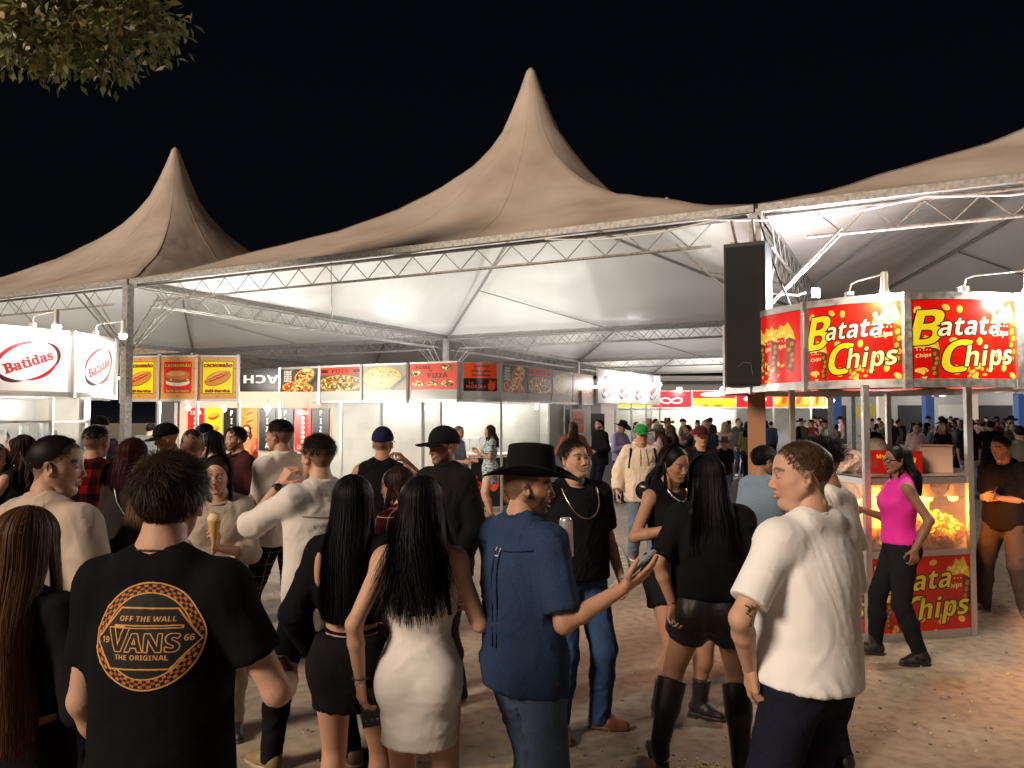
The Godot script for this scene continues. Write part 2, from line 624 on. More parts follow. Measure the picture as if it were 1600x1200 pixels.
func rail(parent: Node, l: Vector3, r: Vector3, y: float, h := 0.045, bow := 0.0, called := "rail", depth := 0.05) -> void:
	var out := (r - l).normalized().cross(Vector3.UP)
	board(parent, called, l + out * 0.012, r + out * 0.012, y - h * 0.5, y + h * 0.5, alu(), depth, bow)

var _bulb_mesh: ArrayMesh
func bulb(at: Vector3, label: String, energy := 3.0, c := Color(1.0, 0.98, 0.945), r := 0.045, group := "bare bulbs of the stalls") -> void:
	var o := thing("light_bulb", label, "light bulb", at, 0.0, group)
	part("socket", lathe_mesh([[0.0, 0.04], [0.018, 0.04], [0.018, 0.09], [0.0, 0.09]], 10), mat("white_plastic", lin(0.7, 0.7, 0.7), 0.5), o)
	part("cord", tube_mesh([Vector3(0, 0.09, 0), Vector3(0, 0.16, 0)], 0.004, 5), mat("black_rubber", lin(0.02, 0.02, 0.02), 0.7), o)
	part("glass_bulb", lathe_mesh([[0.0, -r], [r * 0.6, -r * 0.8], [r, 0.0], [r * 0.7, r * 0.7], [0.016, 0.042], [0.0, 0.043]], 14), glow("bulb_glow", Color(1.0, 0.96, 0.88), 14.0), o)
	omni(at, c, energy, r * 0.9)

# a reflector lamp on a bent arm over the top edge of a sign; 'out' points away from the sign
func arm_lamp(foot: Vector3, out: Vector3, label: String, energy := 3.0, reach := 0.42) -> void:
	var o := thing("sign_spotlight", label, "spotlight", foot, 0.0, "arm spotlights over the kiosk signs")
	part("clamp", box_mesh(Vector3(0, 0.03, 0), Vector3(0.06, 0.07, 0.06)), alu(), o)
	part("arm", tube_mesh([Vector3(0, 0.05, 0), Vector3(0, 0.13, 0) + out * 0.02, Vector3(0, 0.15, 0) + out * 0.08, Vector3(0, 0.17, 0) + out * (reach - 0.03)], 0.0065, 8), mat("white_metal", lin(0.66, 0.66, 0.64), 0.35, 0.2), o)
	var head := out * reach
	part("lamp_head", lathe_mesh([[0.0, 0.19], [0.027, 0.19], [0.029, 0.175], [0.029, 0.06], [0.045, 0.0], [0.042, 0.002], [0.025, 0.06]], 18, head), mat("white_metal", lin(0.66, 0.66, 0.64), 0.35, 0.2), o)
	part("glass_bulb", lathe_mesh([[0.0, -0.055], [0.03, -0.05], [0.05, -0.02], [0.046, 0.01], [0.0, 0.03]], 16, head), glow("bulb_glow", Color(1.0, 0.96, 0.88), 14.0), o)
	omni(foot + head + Vector3(0, -0.02, 0), Color(1.0, 0.965, 0.90), energy, 0.045)

func _pizza_stall() -> void:
	var s := thing("pizza_stall", "white panelled pizza stall with food posters along its fascia", "stall")
	var dark := mat("black_curtain", lin(0.012, 0.012, 0.014), 0.5)
	var lam := white_panel()
	# front wall, four panels between posts, set back under the fascia
	var f0 := tp(-0.75, 0, 4.4)
	var edges := [-0.20, 0.80, 1.82, 2.84]
	board(s, "curtain", tp(-0.72, 0, 4.62), tp(-0.22, 0, 4.62), 0.02, 2.15, mat("shiny_black_sheet", lin(0.015, 0.017, 0.022), 0.18), 0.02)
	for k in 3:
		board(s, "wall_panel", tp(edges[k] + 0.025, 0, 4.5), tp(edges[k + 1] - 0.025, 0, 4.5), 0.02, 2.16, lam, 0.03)
	for k in 4:
		post(s, tp(edges[k], 0, 4.49), 0, 2.17)
	board(s, "wall_panel", tp(2.865, 0, 4.5), tp(3.25, 0, 4.5), 0.02, 2.16, lam, 0.03)
	post(s, tp(3.28, 0, 4.49), 0, 2.17)
	# fascia along the front: four posters
	var fx := [-0.78, 0.33, 1.43, 2.58, 3.75]
	for k in 4:
		board(s, "fascia_panel", tp(fx[k], 0, 4.35), tp(fx[k + 1], 0, 4.35), 2.17, 2.92, lam, 0.03)
		poster(s, "poster", tp(fx[k] + 0.02, 0, 4.35), tp(fx[k + 1] - 0.02, 0, 4.35), 2.40, 2.90 if k < 3 else 2.91, tex_pizza(k), "pizza_%d" % k)
	for x in fx:
		post(s, tp(x, 0, 4.33), 2.14, 2.94)
	rail(s, tp(fx[0], 0, 4.35), tp(fx[4], 0, 4.35), 2.18)
	rail(s, tp(fx[0], 0, 4.35), tp(fx[4], 0, 4.35), 2.93, 0.03)
	# rounded corner
	board(s, "fascia_panel", tp(3.76, 0, 4.35), tp(4.35, 0, 4.95), 2.17, 2.92, lam, 0.03, 0.12)
	poster(s, "poster", tp(3.77, 0, 4.36), tp(4.34, 0, 4.94), 2.36, 2.90, tex_nostra(0), "nostra_0", 0.12)
	rail(s, tp(3.76, 0, 4.35), tp(4.35, 0, 4.95), 2.18, 0.045, 0.12)
	post(s, tp(4.36, 0, 4.97), 0, 2.94)
	# fascia down the side
	var fb := [4.97, 6.2, 7.45, 8.7, 10.1]
	for k in 4:
		board(s, "fascia_panel", tp(4.36, 0, fb[k]), tp(4.36, 0, fb[k + 1]), 2.17, 2.92, lam, 0.03)
		poster(s, "poster", tp(4.36, 0, fb[k] + 0.03), tp(4.36, 0, fb[k + 1] - 0.03), 2.36, 2.90, tex_pizza(k), "pizza_%d" % k)
	for b in fb.slice(1):
		post(s, tp(4.34, 0, b), 2.14, 2.94)
	rail(s, tp(4.36, 0, fb[0]), tp(4.36, 0, fb[4]), 2.18)
	# counter round the corner: black front with orange print, pale top
	var cp := [tp(3.3, 0, 4.55), tp(3.85, 0, 4.62), tp(4.3, 0, 5.1), tp(4.3, 0, 6.2), tp(4.3, 0, 7.3)]
	for k in 4:
		board(s, "counter_front", cp[k], cp[k + 1], 0.05, 1.06, mat("counter_black", lin(0.025, 0.025, 0.028), 0.4), 0.03)
		rail(s, cp[k], cp[k + 1], 0.06, 0.08)
		post(s, cp[k + 1], 0.0, 1.08)
	poster(s, "poster", cp[0] + (cp[1] - cp[0]) * 0.05, cp[1], 0.35, 0.95, tex_nostra(1), "nostra_1")
	poster(s, "poster", cp[1], cp[2], 0.12, 1.03, tex_nostra(1), "nostra_1")
	poster(s, "poster", cp[2], cp[3], 0.1, 1.04, tex_nostra(2), "nostra_2")
	poster(s, "poster", cp[3], cp[4], 0.1, 1.04, tex_nostra(1), "nostra_1")
	var top := MB.new()
	for k in 4:
		var c0: Vector3 = cp[k] + Vector3(0, 1.1, 0)
		var c1: Vector3 = cp[k + 1] + Vector3(0, 1.1, 0)
		var inn := (c1 - c0).normalized().cross(Vector3.UP)
		top.beam(c0 - inn * 0.2, c1 - inn * 0.2, 0.5, 0.04)
	part("counter_top", top.done(), mat("counter_top", lin(0.62, 0.44, 0.36), 0.3), s)
	# inside: back walls, side wall panels with the cashier's notice
	for k in 4:
		board(s, "wall_panel", tp(-0.2 + k * 1.15 + 0.02, 0, 9.2), tp(0.95 + k * 1.15, 0, 9.2), 0.02, 2.5, lam, 0.03)
	for k in 3:
		board(s, "wall_panel", tp(4.3, 0, 7.4 + k * 0.9 + 0.03), tp(4.3, 0, 8.3 + k * 0.9 - 0.03), 0.02, 2.16, lam, 0.03)
		post(s, tp(4.3, 0, 7.4 + k * 0.9), 0, 2.17)
	board(s, "wall_panel", tp(3.2, 0, 9.19), tp(3.2, 0, 4.6), 0.02, 2.16, lam, 0.03)
	var shelf := thing("glass_warmer", "small glass food warmer on the pizza counter", "food warmer", tp(3.75, 1.125, 4.98), -0.46)
	part("frame", box_mesh(Vector3(0, 0.02, 0), Vector3(0.4, 0.04, 0.3)), alu(), shelf)
	part("lid", box_mesh(Vector3(0, 0.32, 0), Vector3(0.4, 0.02, 0.3)), alu(), shelf)
	part("glass", box_mesh(Vector3(0, 0.175, 0.145), Vector3(0.39, 0.27, 0.004)), pane("warmer_glass", Color(0.9, 0.95, 0.95), 0.15), shelf)
	for p in [[-0.19, -0.14], [0.19, -0.14], [-0.19, 0.13], [0.19, 0.13]]:
		part("corner_post", box_mesh(Vector3(p[0], 0.17, p[1]), Vector3(0.015, 0.28, 0.015)), alu(), shelf)
	# the stall's opening, the lamps under the fascia
	bulb(tp(3.0, 2.07, 4.9), "bare bulb under the pizza fascia, leftmost, beside the white wall", 1.0)
	bulb(tp(3.55, 2.07, 5.1), "bare bulb under the pizza fascia left of the rounded corner", 1.0)
	bulb(tp(4.0, 2.07, 5.9), "bare bulb under the pizza fascia right of the rounded corner", 1.0)
	bulb(tp(4.0, 2.07, 7.4), "bare bulb under the side of the pizza fascia", 1.0)
	_added_strip(tp(1.0, 2.70, 6.4), 1.2, -0.463, "added strip light up inside the pizza stall, left one", 0.55)  # strips added in and behind the stalls as fill for the tent undersides
	_added_strip(tp(3.3, 2.70, 8.2), 1.2, -0.463, "added strip light up inside the pizza stall, right one", 1.8)
	_added_strip(tp(0.2, 2.70, 8.6), 1.2, -0.463, "added strip light up inside the pizza stall, at its back wall", 1.2)
	_added_strip(tp(3.6, 2.75, 13.0), 1.2, -0.463, "added strip light up inside the far drinks stall", 3.0)
	_added_strip(tp(3.0, 2.75, 16.5), 1.2, -0.463, "added strip light up behind the far drinks stall", 3.5)
	_added_strip(Vector3(-9.5, 2.75, -17.5), 1.2, 0.0, "added strip light up behind the drinks kiosk", 6.5)
	_added_strip(Vector3(-5.2, 2.60, -18.5), 1.2, 0.0, "added strip light up behind the black stall", 3.5)
	_added_strip(Vector3(9.0, 2.75, -36.0), 1.2, 0.0, "added strip light up inside the far red stall", 5.0)
	var c := thing("cashier_sign", "red sign reading CAIXA on a white panel by the pizza stall", "sign")
	board(c, "backing", tp(4.44, 0, 8.35), tp(4.44, 0, 9.35), 1.42, 2.05, mat("grey_board", lin(0.55, 0.55, 0.56), 0.5), 0.02)
	poster(c, "print", tp(4.44, 0, 8.5), tp(4.44, 0, 9.2), 1.48, 1.99, tex_caixa(), "caixa")
	# second drinks stall joined on behind: white panels with the same swoosh
	var b2 := thing("drinks_stall", "white drinks stall with swoosh signs behind the pizza stall", "stall")
	var bx := [10.25, 11.4, 12.5, 13.6, 14.7]
	var bt := tex_batidas()
	for k in 4:
		board(b2, "fascia_panel", tp(4.42 + 0.10 * k, 0, bx[k]), tp(4.52 + 0.10 * k, 0, bx[k + 1]), 2.2, 3.12, lam, 0.03)
		poster(b2, "poster", tp(4.42 + 0.10 * k, 0, bx[k] + 0.03), tp(4.52 + 0.10 * k, 0, bx[k + 1] - 0.03), 2.22, 3.1, bt, "batidas")
		post(b2, tp(4.50 + 0.10 * k, 0, bx[k + 1]), 0, 3.14)
		board(b2, "counter_front", tp(4.45, 0, bx[k]), tp(4.45, 0, bx[k + 1] - 0.02), 0.03, 1.05, mat("counter_silver", lin(0.42, 0.42, 0.43), 0.35, 0.5), 0.03)
		bulb(tp(4.85, 2.75 + 0.08 * (k % 2), bx[k] + 0.9), "bright bulb before the far drinks stall sign, %s along the row" % ["first", "second", "third", "last"][k], 0.5, Color(1, 0.985, 0.96), 0.08)
		board(b2, "wall_panel", tp(1.8 + 0.1, 0, bx[k]), tp(1.8 + 0.1, 0, bx[k + 1] - 0.03), 0.03, 2.18, lam, 0.03)
	part("counter_top", box_mesh(tp(4.3, 1.08, 12.4), Vector3(0.5, 0.05, 4.5), Basis(Vector3.UP, -0.463)), mat("counter_top_white", lin(0.6, 0.6, 0.58), 0.3), b2)
	board(b2, "shelf_back", tp(3.0, 0, 12.2), tp(3.9, 0, 12.2), 1.3, 1.95, mat("counter_black", lin(0.025, 0.025, 0.028), 0.4), 0.03)

func _added_strip(at: Vector3, long: float, turn: float, label: String, energy: float) -> void:  # added lamp, hidden by the stalls, brightens the tent undersides
	var o := thing("unseen_strip_light", label, "added strip light", at, turn)
	part("fitting", box_mesh(Vector3(0, -0.035, 0), Vector3(long, 0.03, 0.06)), mat("white_metal", lin(0.66, 0.66, 0.64), 0.35, 0.2), o)
	part("tube", box_mesh(Vector3(0, 0.0, 0), Vector3(long - 0.06, 0.03, 0.03)), glow("unseen_tube_glow", Color(1, 0.98, 0.95), 8.0), o)
	for k in 2:
		omni(at + Vector3((k - 0.5) * long * 0.6, 0.06, 0), Color(1, 0.98, 0.95), energy * 0.5, 0.1)

func _hot_dog_stall() -> void:
	var s := thing("hot_dog_stall", "hot dog stall with three framed food posters on a tan fascia", "stall")
	var tan_ := mat("tan_fascia", lin(0.55, 0.36, 0.17), 0.45)
	var x := [Vector3(-6.78, 0, -13.35), Vector3(-6.05, 0, -13.16), Vector3(-5.37, 0, -13.10), Vector3(-4.68, 0, -13.15)]
	for k in 3:
		board(s, "fascia_panel", x[k], x[k + 1], 2.15, 2.9, tan_, 0.03)
		poster(s, "poster", x[k].lerp(x[k + 1], 0.02), x[k].lerp(x[k + 1], 0.98), 2.17, 2.88, tex_cachorrao(k), "cachorrao_%d" % k)
		rail(s, x[k], x[k + 1], 2.15)
		rail(s, x[k], x[k + 1], 2.9, 0.03)
	for p in x:
		post(s, p + Vector3(0, 0, 0.01), 2.1, 2.93)
	board(s, "fascia_panel", Vector3(-6.80, 0, -14.2), Vector3(-6.80, 0, -13.37), 2.15, 2.9, tan_, 0.03)
	for q in [x[0], x[1], x[2], x[3], Vector3(-6.78, 0, -15.5), Vector3(-4.68, 0, -15.5)]:
		post(s, q + Vector3(0, 0, -0.03), 0, 2.15)
	# counter with a white top and glass case
	board(s, "counter_front", Vector3(-6.7, 0, -13.25), Vector3(-4.7, 0, -13.2), 0.03, 0.98, mat("tan_counter", lin(0.40, 0.28, 0.16), 0.5), 0.03)
	part("counter_top", box_mesh(Vector3(-5.7, 1.0, -13.42), Vector3(2.1, 0.05, 0.5)), mat("counter_top_white", lin(0.6, 0.6, 0.58), 0.3), s)
	part("glass_case", box_mesh(Vector3(-5.95, 1.30, -13.3), Vector3(1.1, 0.5, 0.005)), pane("case_glass", Color(0.92, 0.96, 0.96), 0.12), s)
	# menu boards on the back wall
	for k in 9:
		var a := Vector3(-6.9 + 0.38 * k, 0, -16.4)
		poster(s, "menu_board", a, a + Vector3(0.34, 0, 0), 1.15, 2.05, tex_menu([0, 3, 2, 1, 2, 2, 0, 2, 1][k]), "menu_%d" % [0, 3, 2, 1, 2, 2, 0, 2, 1][k])
	board(s, "wall_panel", Vector3(-7.1, 0, -16.45), Vector3(-3.4, 0, -16.45), 0, 2.4, mat("stall_back", lin(0.45, 0.36, 0.28), 0.6), 0.03)
	bulb(Vector3(-5.85, 2.02, -13.9), "bare bulb under the hot dog fascia, left one", 2.0)
	bulb(Vector3(-5.2, 2.0, -13.9), "bare bulb under the hot dog fascia, middle one", 2.0)
	bulb(Vector3(-4.35, 2.02, -13.7), "bare bulb at the right end of the hot dog stall", 2.4, Color(1, 0.98, 0.945), 0.06)
	_added_strip(Vector3(-5.7, 2.62, -14.3), 1.2, 0.0, "added strip light up inside the hot dog stall", 3.0)
	# sauce bottles on the counter's right end
	for k in 4:
		var b := thing("sauce_bottle", "%s squeeze bottle of sauce on the hot dog counter" % ["first red", "green", "yellow", "second red, rightmost"][k], "sauce bottle", Vector3(-4.76 + 0.13 * k, 1.025, -13.12), 0.0, "squeeze bottles")
		part("body", lathe_mesh([[0.0, 0.0], [0.045, 0.0], [0.048, 0.02], [0.048, 0.24], [0.02, 0.29], [0.0, 0.29]], 14), mat("sauce_%d" % k, [lin(0.55, 0.03, 0.02), lin(0.12, 0.35, 0.05), lin(0.75, 0.50, 0.02), lin(0.6, 0.05, 0.02)][k], 0.35), b)
		part("nozzle", lathe_mesh([[0.018, 0.285], [0.014, 0.31], [0.004, 0.36], [0.0, 0.36]], 10), mat("white_plastic", lin(0.7, 0.7, 0.7), 0.5), b)
	var table := thing("side_counter", "white topped side counter carrying the sauce bottles", "counter", Vector3(-4.55, 0, -13.2))
	part("top", box_mesh(Vector3(0, 1.0, 0), Vector3(0.8, 0.05, 0.5)), mat("counter_top_white", lin(0.6, 0.6, 0.58), 0.3), table)
	part("front", box_mesh(Vector3(0, 0.49, 0.2), Vector3(0.76, 0.96, 0.03)), mat("pale_wood", lin(0.45, 0.36, 0.22), 0.6), table)
	for q in [-0.37, 0.37]:
		part("leg", box_mesh(Vector3(q, 0.49, -0.2), Vector3(0.05, 0.98, 0.05)), alu(), table)
	var wb := thing("white_crate", "white plastic crate on the hot dog counter behind the customers", "crate", Vector3(-5.55, 1.03, -13.3))
	part("box", box_mesh(Vector3(0, 0.11, 0), Vector3(0.62, 0.22, 0.32)), mat("white_plastic", lin(0.7, 0.7, 0.7), 0.5), wb)
	part("lid", box_mesh(Vector3(0, 0.235, 0), Vector3(0.66, 0.03, 0.36)), mat("white_plastic", lin(0.7, 0.7, 0.7), 0.5), wb)
	# black stall behind, its panels mounted upside down
	var p := thing("black_stall", "black fascia stall with upside down lettering and a round drink emblem", "stall")
	var pb := mat("black_laminate", lin(0.012, 0.012, 0.014), 0.3)
	var l := [Vector3(-6.0, 0, -16.9), Vector3(-5.0, 0, -16.9), Vector3(-4.3, 0, -16.9), Vector3(-3.9, 0, -16.9)]
	for k in 3:
		board(p, "fascia_panel", l[k], l[k + 1] - Vector3(0.02, 0, 0), 2.35, 2.92, pb, 0.03)
		rail(p, l[k], l[k + 1], 2.34, 0.03)
		post(p, l[k + 1] + Vector3(0, 0, 0.015), 2.3, 2.95, 0.03)
	poster(p, "poster", l[0], l[1] - Vector3(0.03, 0, 0), 2.37, 2.90, tex_upside_down(0), "upside_0")
	poster(p, "poster", l[1], l[2] - Vector3(0.03, 0, 0), 2.37, 2.90, tex_upside_down(1), "upside_1")
	board(p, "curtain", Vector3(-4.5, 0, -16.95), Vector3(-3.7, 0, -16.95), 0, 2.34, mat("black_curtain", lin(0.012, 0.012, 0.014), 0.5), 0.03)

func _batidas_kiosk() -> void:
	var s := thing("drinks_kiosk", "white round drinks kiosk with red swoosh lettering at the left edge", "kiosk")
	var v := [Vector3(-6.75, 0, -7.85), Vector3(-5.92, 0, -8.45), Vector3(-5.36, 0, -9.38), Vector3(-5.35, 0, -10.35), Vector3(-5.9, 0, -11.2), Vector3(-6.9, 0, -11.6), Vector3(-8.2, 0, -11.0), Vector3(-8.6, 0, -9.4), Vector3(-7.9, 0, -8.2)]
	var lam := mat("sign_white", lin(0.78, 0.77, 0.78), 0.3)
	var t := tex_batidas()
	for k in v.size():
		var a: Vector3 = v[k]
		var b: Vector3 = v[(k + 1) % v.size()]
		board(s, "fascia_panel", a, b, 2.14, 2.89, lam, 0.03, 0.06)
		poster(s, "poster", a.lerp(b, 0.02), b.lerp(a, 0.02), 2.16, 2.87, t, "batidas", 0.06)
		rail(s, a, b, 2.14, 0.06, 0.06)
		rail(s, a, b, 2.89, 0.04, 0.06)
		post(s, a, 2.1, 2.92, 0.06)
		var ci := a.lerp(Vector3(-7.0, 0, -9.8), 0.18)
		var cj := b.lerp(Vector3(-7.0, 0, -9.8), 0.18)
		post(s, ci, 0, 2.14)
		board(s, "counter_front", ci, cj, 0.03, 1.29, mat("kiosk_wood", lin(0.35, 0.25, 0.16), 0.5), 0.03)
		rail(s, ci, cj, 1.31, 0.05)
		board(s, "glass", ci, cj, 1.34, 1.80, pane("kiosk_glass", Color(0.95, 0.97, 0.97), 0.10), 0.005)
		rail(s, ci, cj, 1.81, 0.03)
		if k >= 3 and k <= 6:
			board(s, "added_back_panel", ci.lerp(Vector3(-7.0, 0, -9.8), 0.06), cj.lerp(Vector3(-7.0, 0, -9.8), 0.06), 1.34, 2.12, white_panel(), 0.02)  # white partition added so that the kiosk interior looks lit
	var top := MB.new()
	for k in v.size():
		var a: Vector3 = v[k].lerp(Vector3(-7.0, 0, -9.8), 0.18) + Vector3(0, 1.28, 0)
		var b: Vector3 = v[(k + 1) % v.size()].lerp(Vector3(-7.0, 0, -9.8), 0.18) + Vector3(0, 1.28, 0)
		top.tri(Vector3(-7.0, 1.28, -9.8), a, b)
	part("counter_top", top.done(), mat("counter_top_white", lin(0.6, 0.6, 0.58), 0.3), s)
	arm_lamp(Vector3(-5.60, 2.9, -8.95), Vector3(0.86, 0, 0.5), "white arm spotlight above the drinks kiosk's left sign", 0.75, 0.5)  # its bulb glows and lights the sign below
	arm_lamp(Vector3(-5.30, 2.9, -9.75), Vector3(0.98, 0, 0.2), "lit arm spotlight on the right end of the drinks kiosk", 1.2, 0.40)
	omni(Vector3(-6.7, 2.0, -9.3), Color(1, 0.98, 0.95), 1.5, 0.1)  # out of view, placed to light the kiosk inside and the tent above
	var st := thing("unseen_strip_light", "unseen strip light lighting the drinks kiosk inside", "added strip light", Vector3(-6.7, 2.09, -9.3))
	part("tube", box_mesh(Vector3.ZERO, Vector3(0.9, 0.04, 0.04)), glow("unseen_tube_glow", Color(1, 0.97, 0.92), 8.0), st)
	# bottles, cups and tubes of straws on the counter
	var cols := [lin(0.35, 0.1, 0.45), lin(0.05, 0.1, 0.5), lin(0.45, 0.2, 0.05), lin(0.6, 0.6, 0.62), lin(0.5, 0.1, 0.25), lin(0.1, 0.35, 0.15), lin(0.7, 0.35, 0.05), lin(0.05, 0.25, 0.35)]
	var words_ := ["purple", "blue", "amber", "silver", "pink", "green", "orange", "teal"]
	for k in 14:
		var a := -1.15 + 0.155 * k
		var at := Vector3(-7.0 + cos(a) * 1.06, 1.29, -9.8 + sin(a) * 1.06 + 0.05)
		if k > 9:
			at = Vector3(-7.0 + cos(a) * 0.85, 1.29, -9.8 + sin(a) * 0.85)
		var o := thing("liquor_bottle", "%s bottle %s on the drinks kiosk counter" % [words_[k % 8], "towards the kiosk's left" if k < 7 else "towards the kiosk's right"] if k < 8 else "%s bottle beside the %s one, in the kiosk's second half" % [words_[k % 8], words_[(k + 3) % 8]], "bottle", at, 0.0, "bottles in the drinks kiosk")
		var h := rng.randf_range(0.26, 0.40)
		part("body", lathe_mesh([[0.0, 0.0], [0.05, 0.0], [0.052, 0.01], [0.052, h * 0.6], [0.02, h * 0.75], [0.018, h * 0.96], [0.0, h * 0.96]], 12), mat("bottle_%d" % (k % 8), cols[k % 8], 0.12), o)
		part("cap", lathe_mesh([[0.0, h * 0.95], [0.021, h * 0.95], [0.021, h * 1.03], [0.0, h * 1.03]], 10), mat("bottle_cap", lin(0.1, 0.1, 0.1), 0.4), o)
	for k in 5:
		var o := thing("plastic_cup_stack", "stack of clear cups standing in the kiosk, %s from its right post" % ["first", "second", "third", "fourth", "fifth"][k], "cup stack", Vector3(-5.92 - 0.16 * k, 1.29, -9.75 + 0.16 * k), 0.0, "stacks of cups")
		part("cups", lathe_mesh([[0.03, 0.0], [0.036, 0.0], [0.05, 0.52 - 0.05 * k], [0.046, 0.52 - 0.05 * k]], 14), pane("cup_plastic", Color(0.85, 0.93, 0.90), 0.35), o)

func _far_stalls() -> void:
	var s := thing("sweets_stall", "far stall with a yellow and several red sign panels", "stall")
	var lam := white_panel()
	var x0 := 4.75
	var ws := [1.45, 1.75, 1.85, 1.55, 1.5, 0.8]
	var tx := [0, 1, 2, 3, 4, 4]
	for k in 6:
		var l := Vector3(x0, 0, -34.6 + 0.3 * k)
		var r := Vector3(x0 + ws[k], 0, -34.6 + 0.3 * (k + 1))
		board(s, "fascia_panel", l, r, 2.25, 3.0, lam, 0.03)
		poster(s, "poster", l.lerp(r, 0.02), r.lerp(l, 0.02), 2.27, 2.98, tex_far_sign(tx[k]), "far_%d" % tx[k])
		rail(s, l, r, 2.24, 0.06)
		post(s, r, 0, 3.02, 0.07)
		if k < 3:
			board(s, "wall_panel", l + Vector3(0.03, 0, -0.05), r + Vector3(-0.03, 0, -0.05), 0.02, 2.23, lam, 0.03)
		else:
			board(s, "counter_front", l, r, 0.02, 1.05, mat("counter_silver", lin(0.42, 0.42, 0.43), 0.35, 0.5), 0.03)
			board(s, "wall_panel", l + Vector3(0, 0, -2.2), r + Vector3(0, 0, -2.2), 0.02, 2.3, lam, 0.03)
		bulb(Vector3(x0 + ws[k] * 0.6, 3.02 - 0.5 * float(k == 5), -33.6 + 0.3 * k), "bright bulb over the far stall's %s panel" % ["yellow", "first red", "orange and red", "second red", "striped orange", "last narrow"][k], 2.0, Color(1, 0.98, 0.94), 0.13)
		x0 += ws[k]
	poster(s, "poster", Vector3(8.55, 0, -34.1), Vector3(9.0, 0, -34.05), 0.9, 1.9, tex_menu(1), "menu_1")
	bulb(Vector3(8.15, 2.05, -33.3), "brightest bulb hanging under the far red signs", 2.5, Color(1, 0.98, 0.94), 0.17)

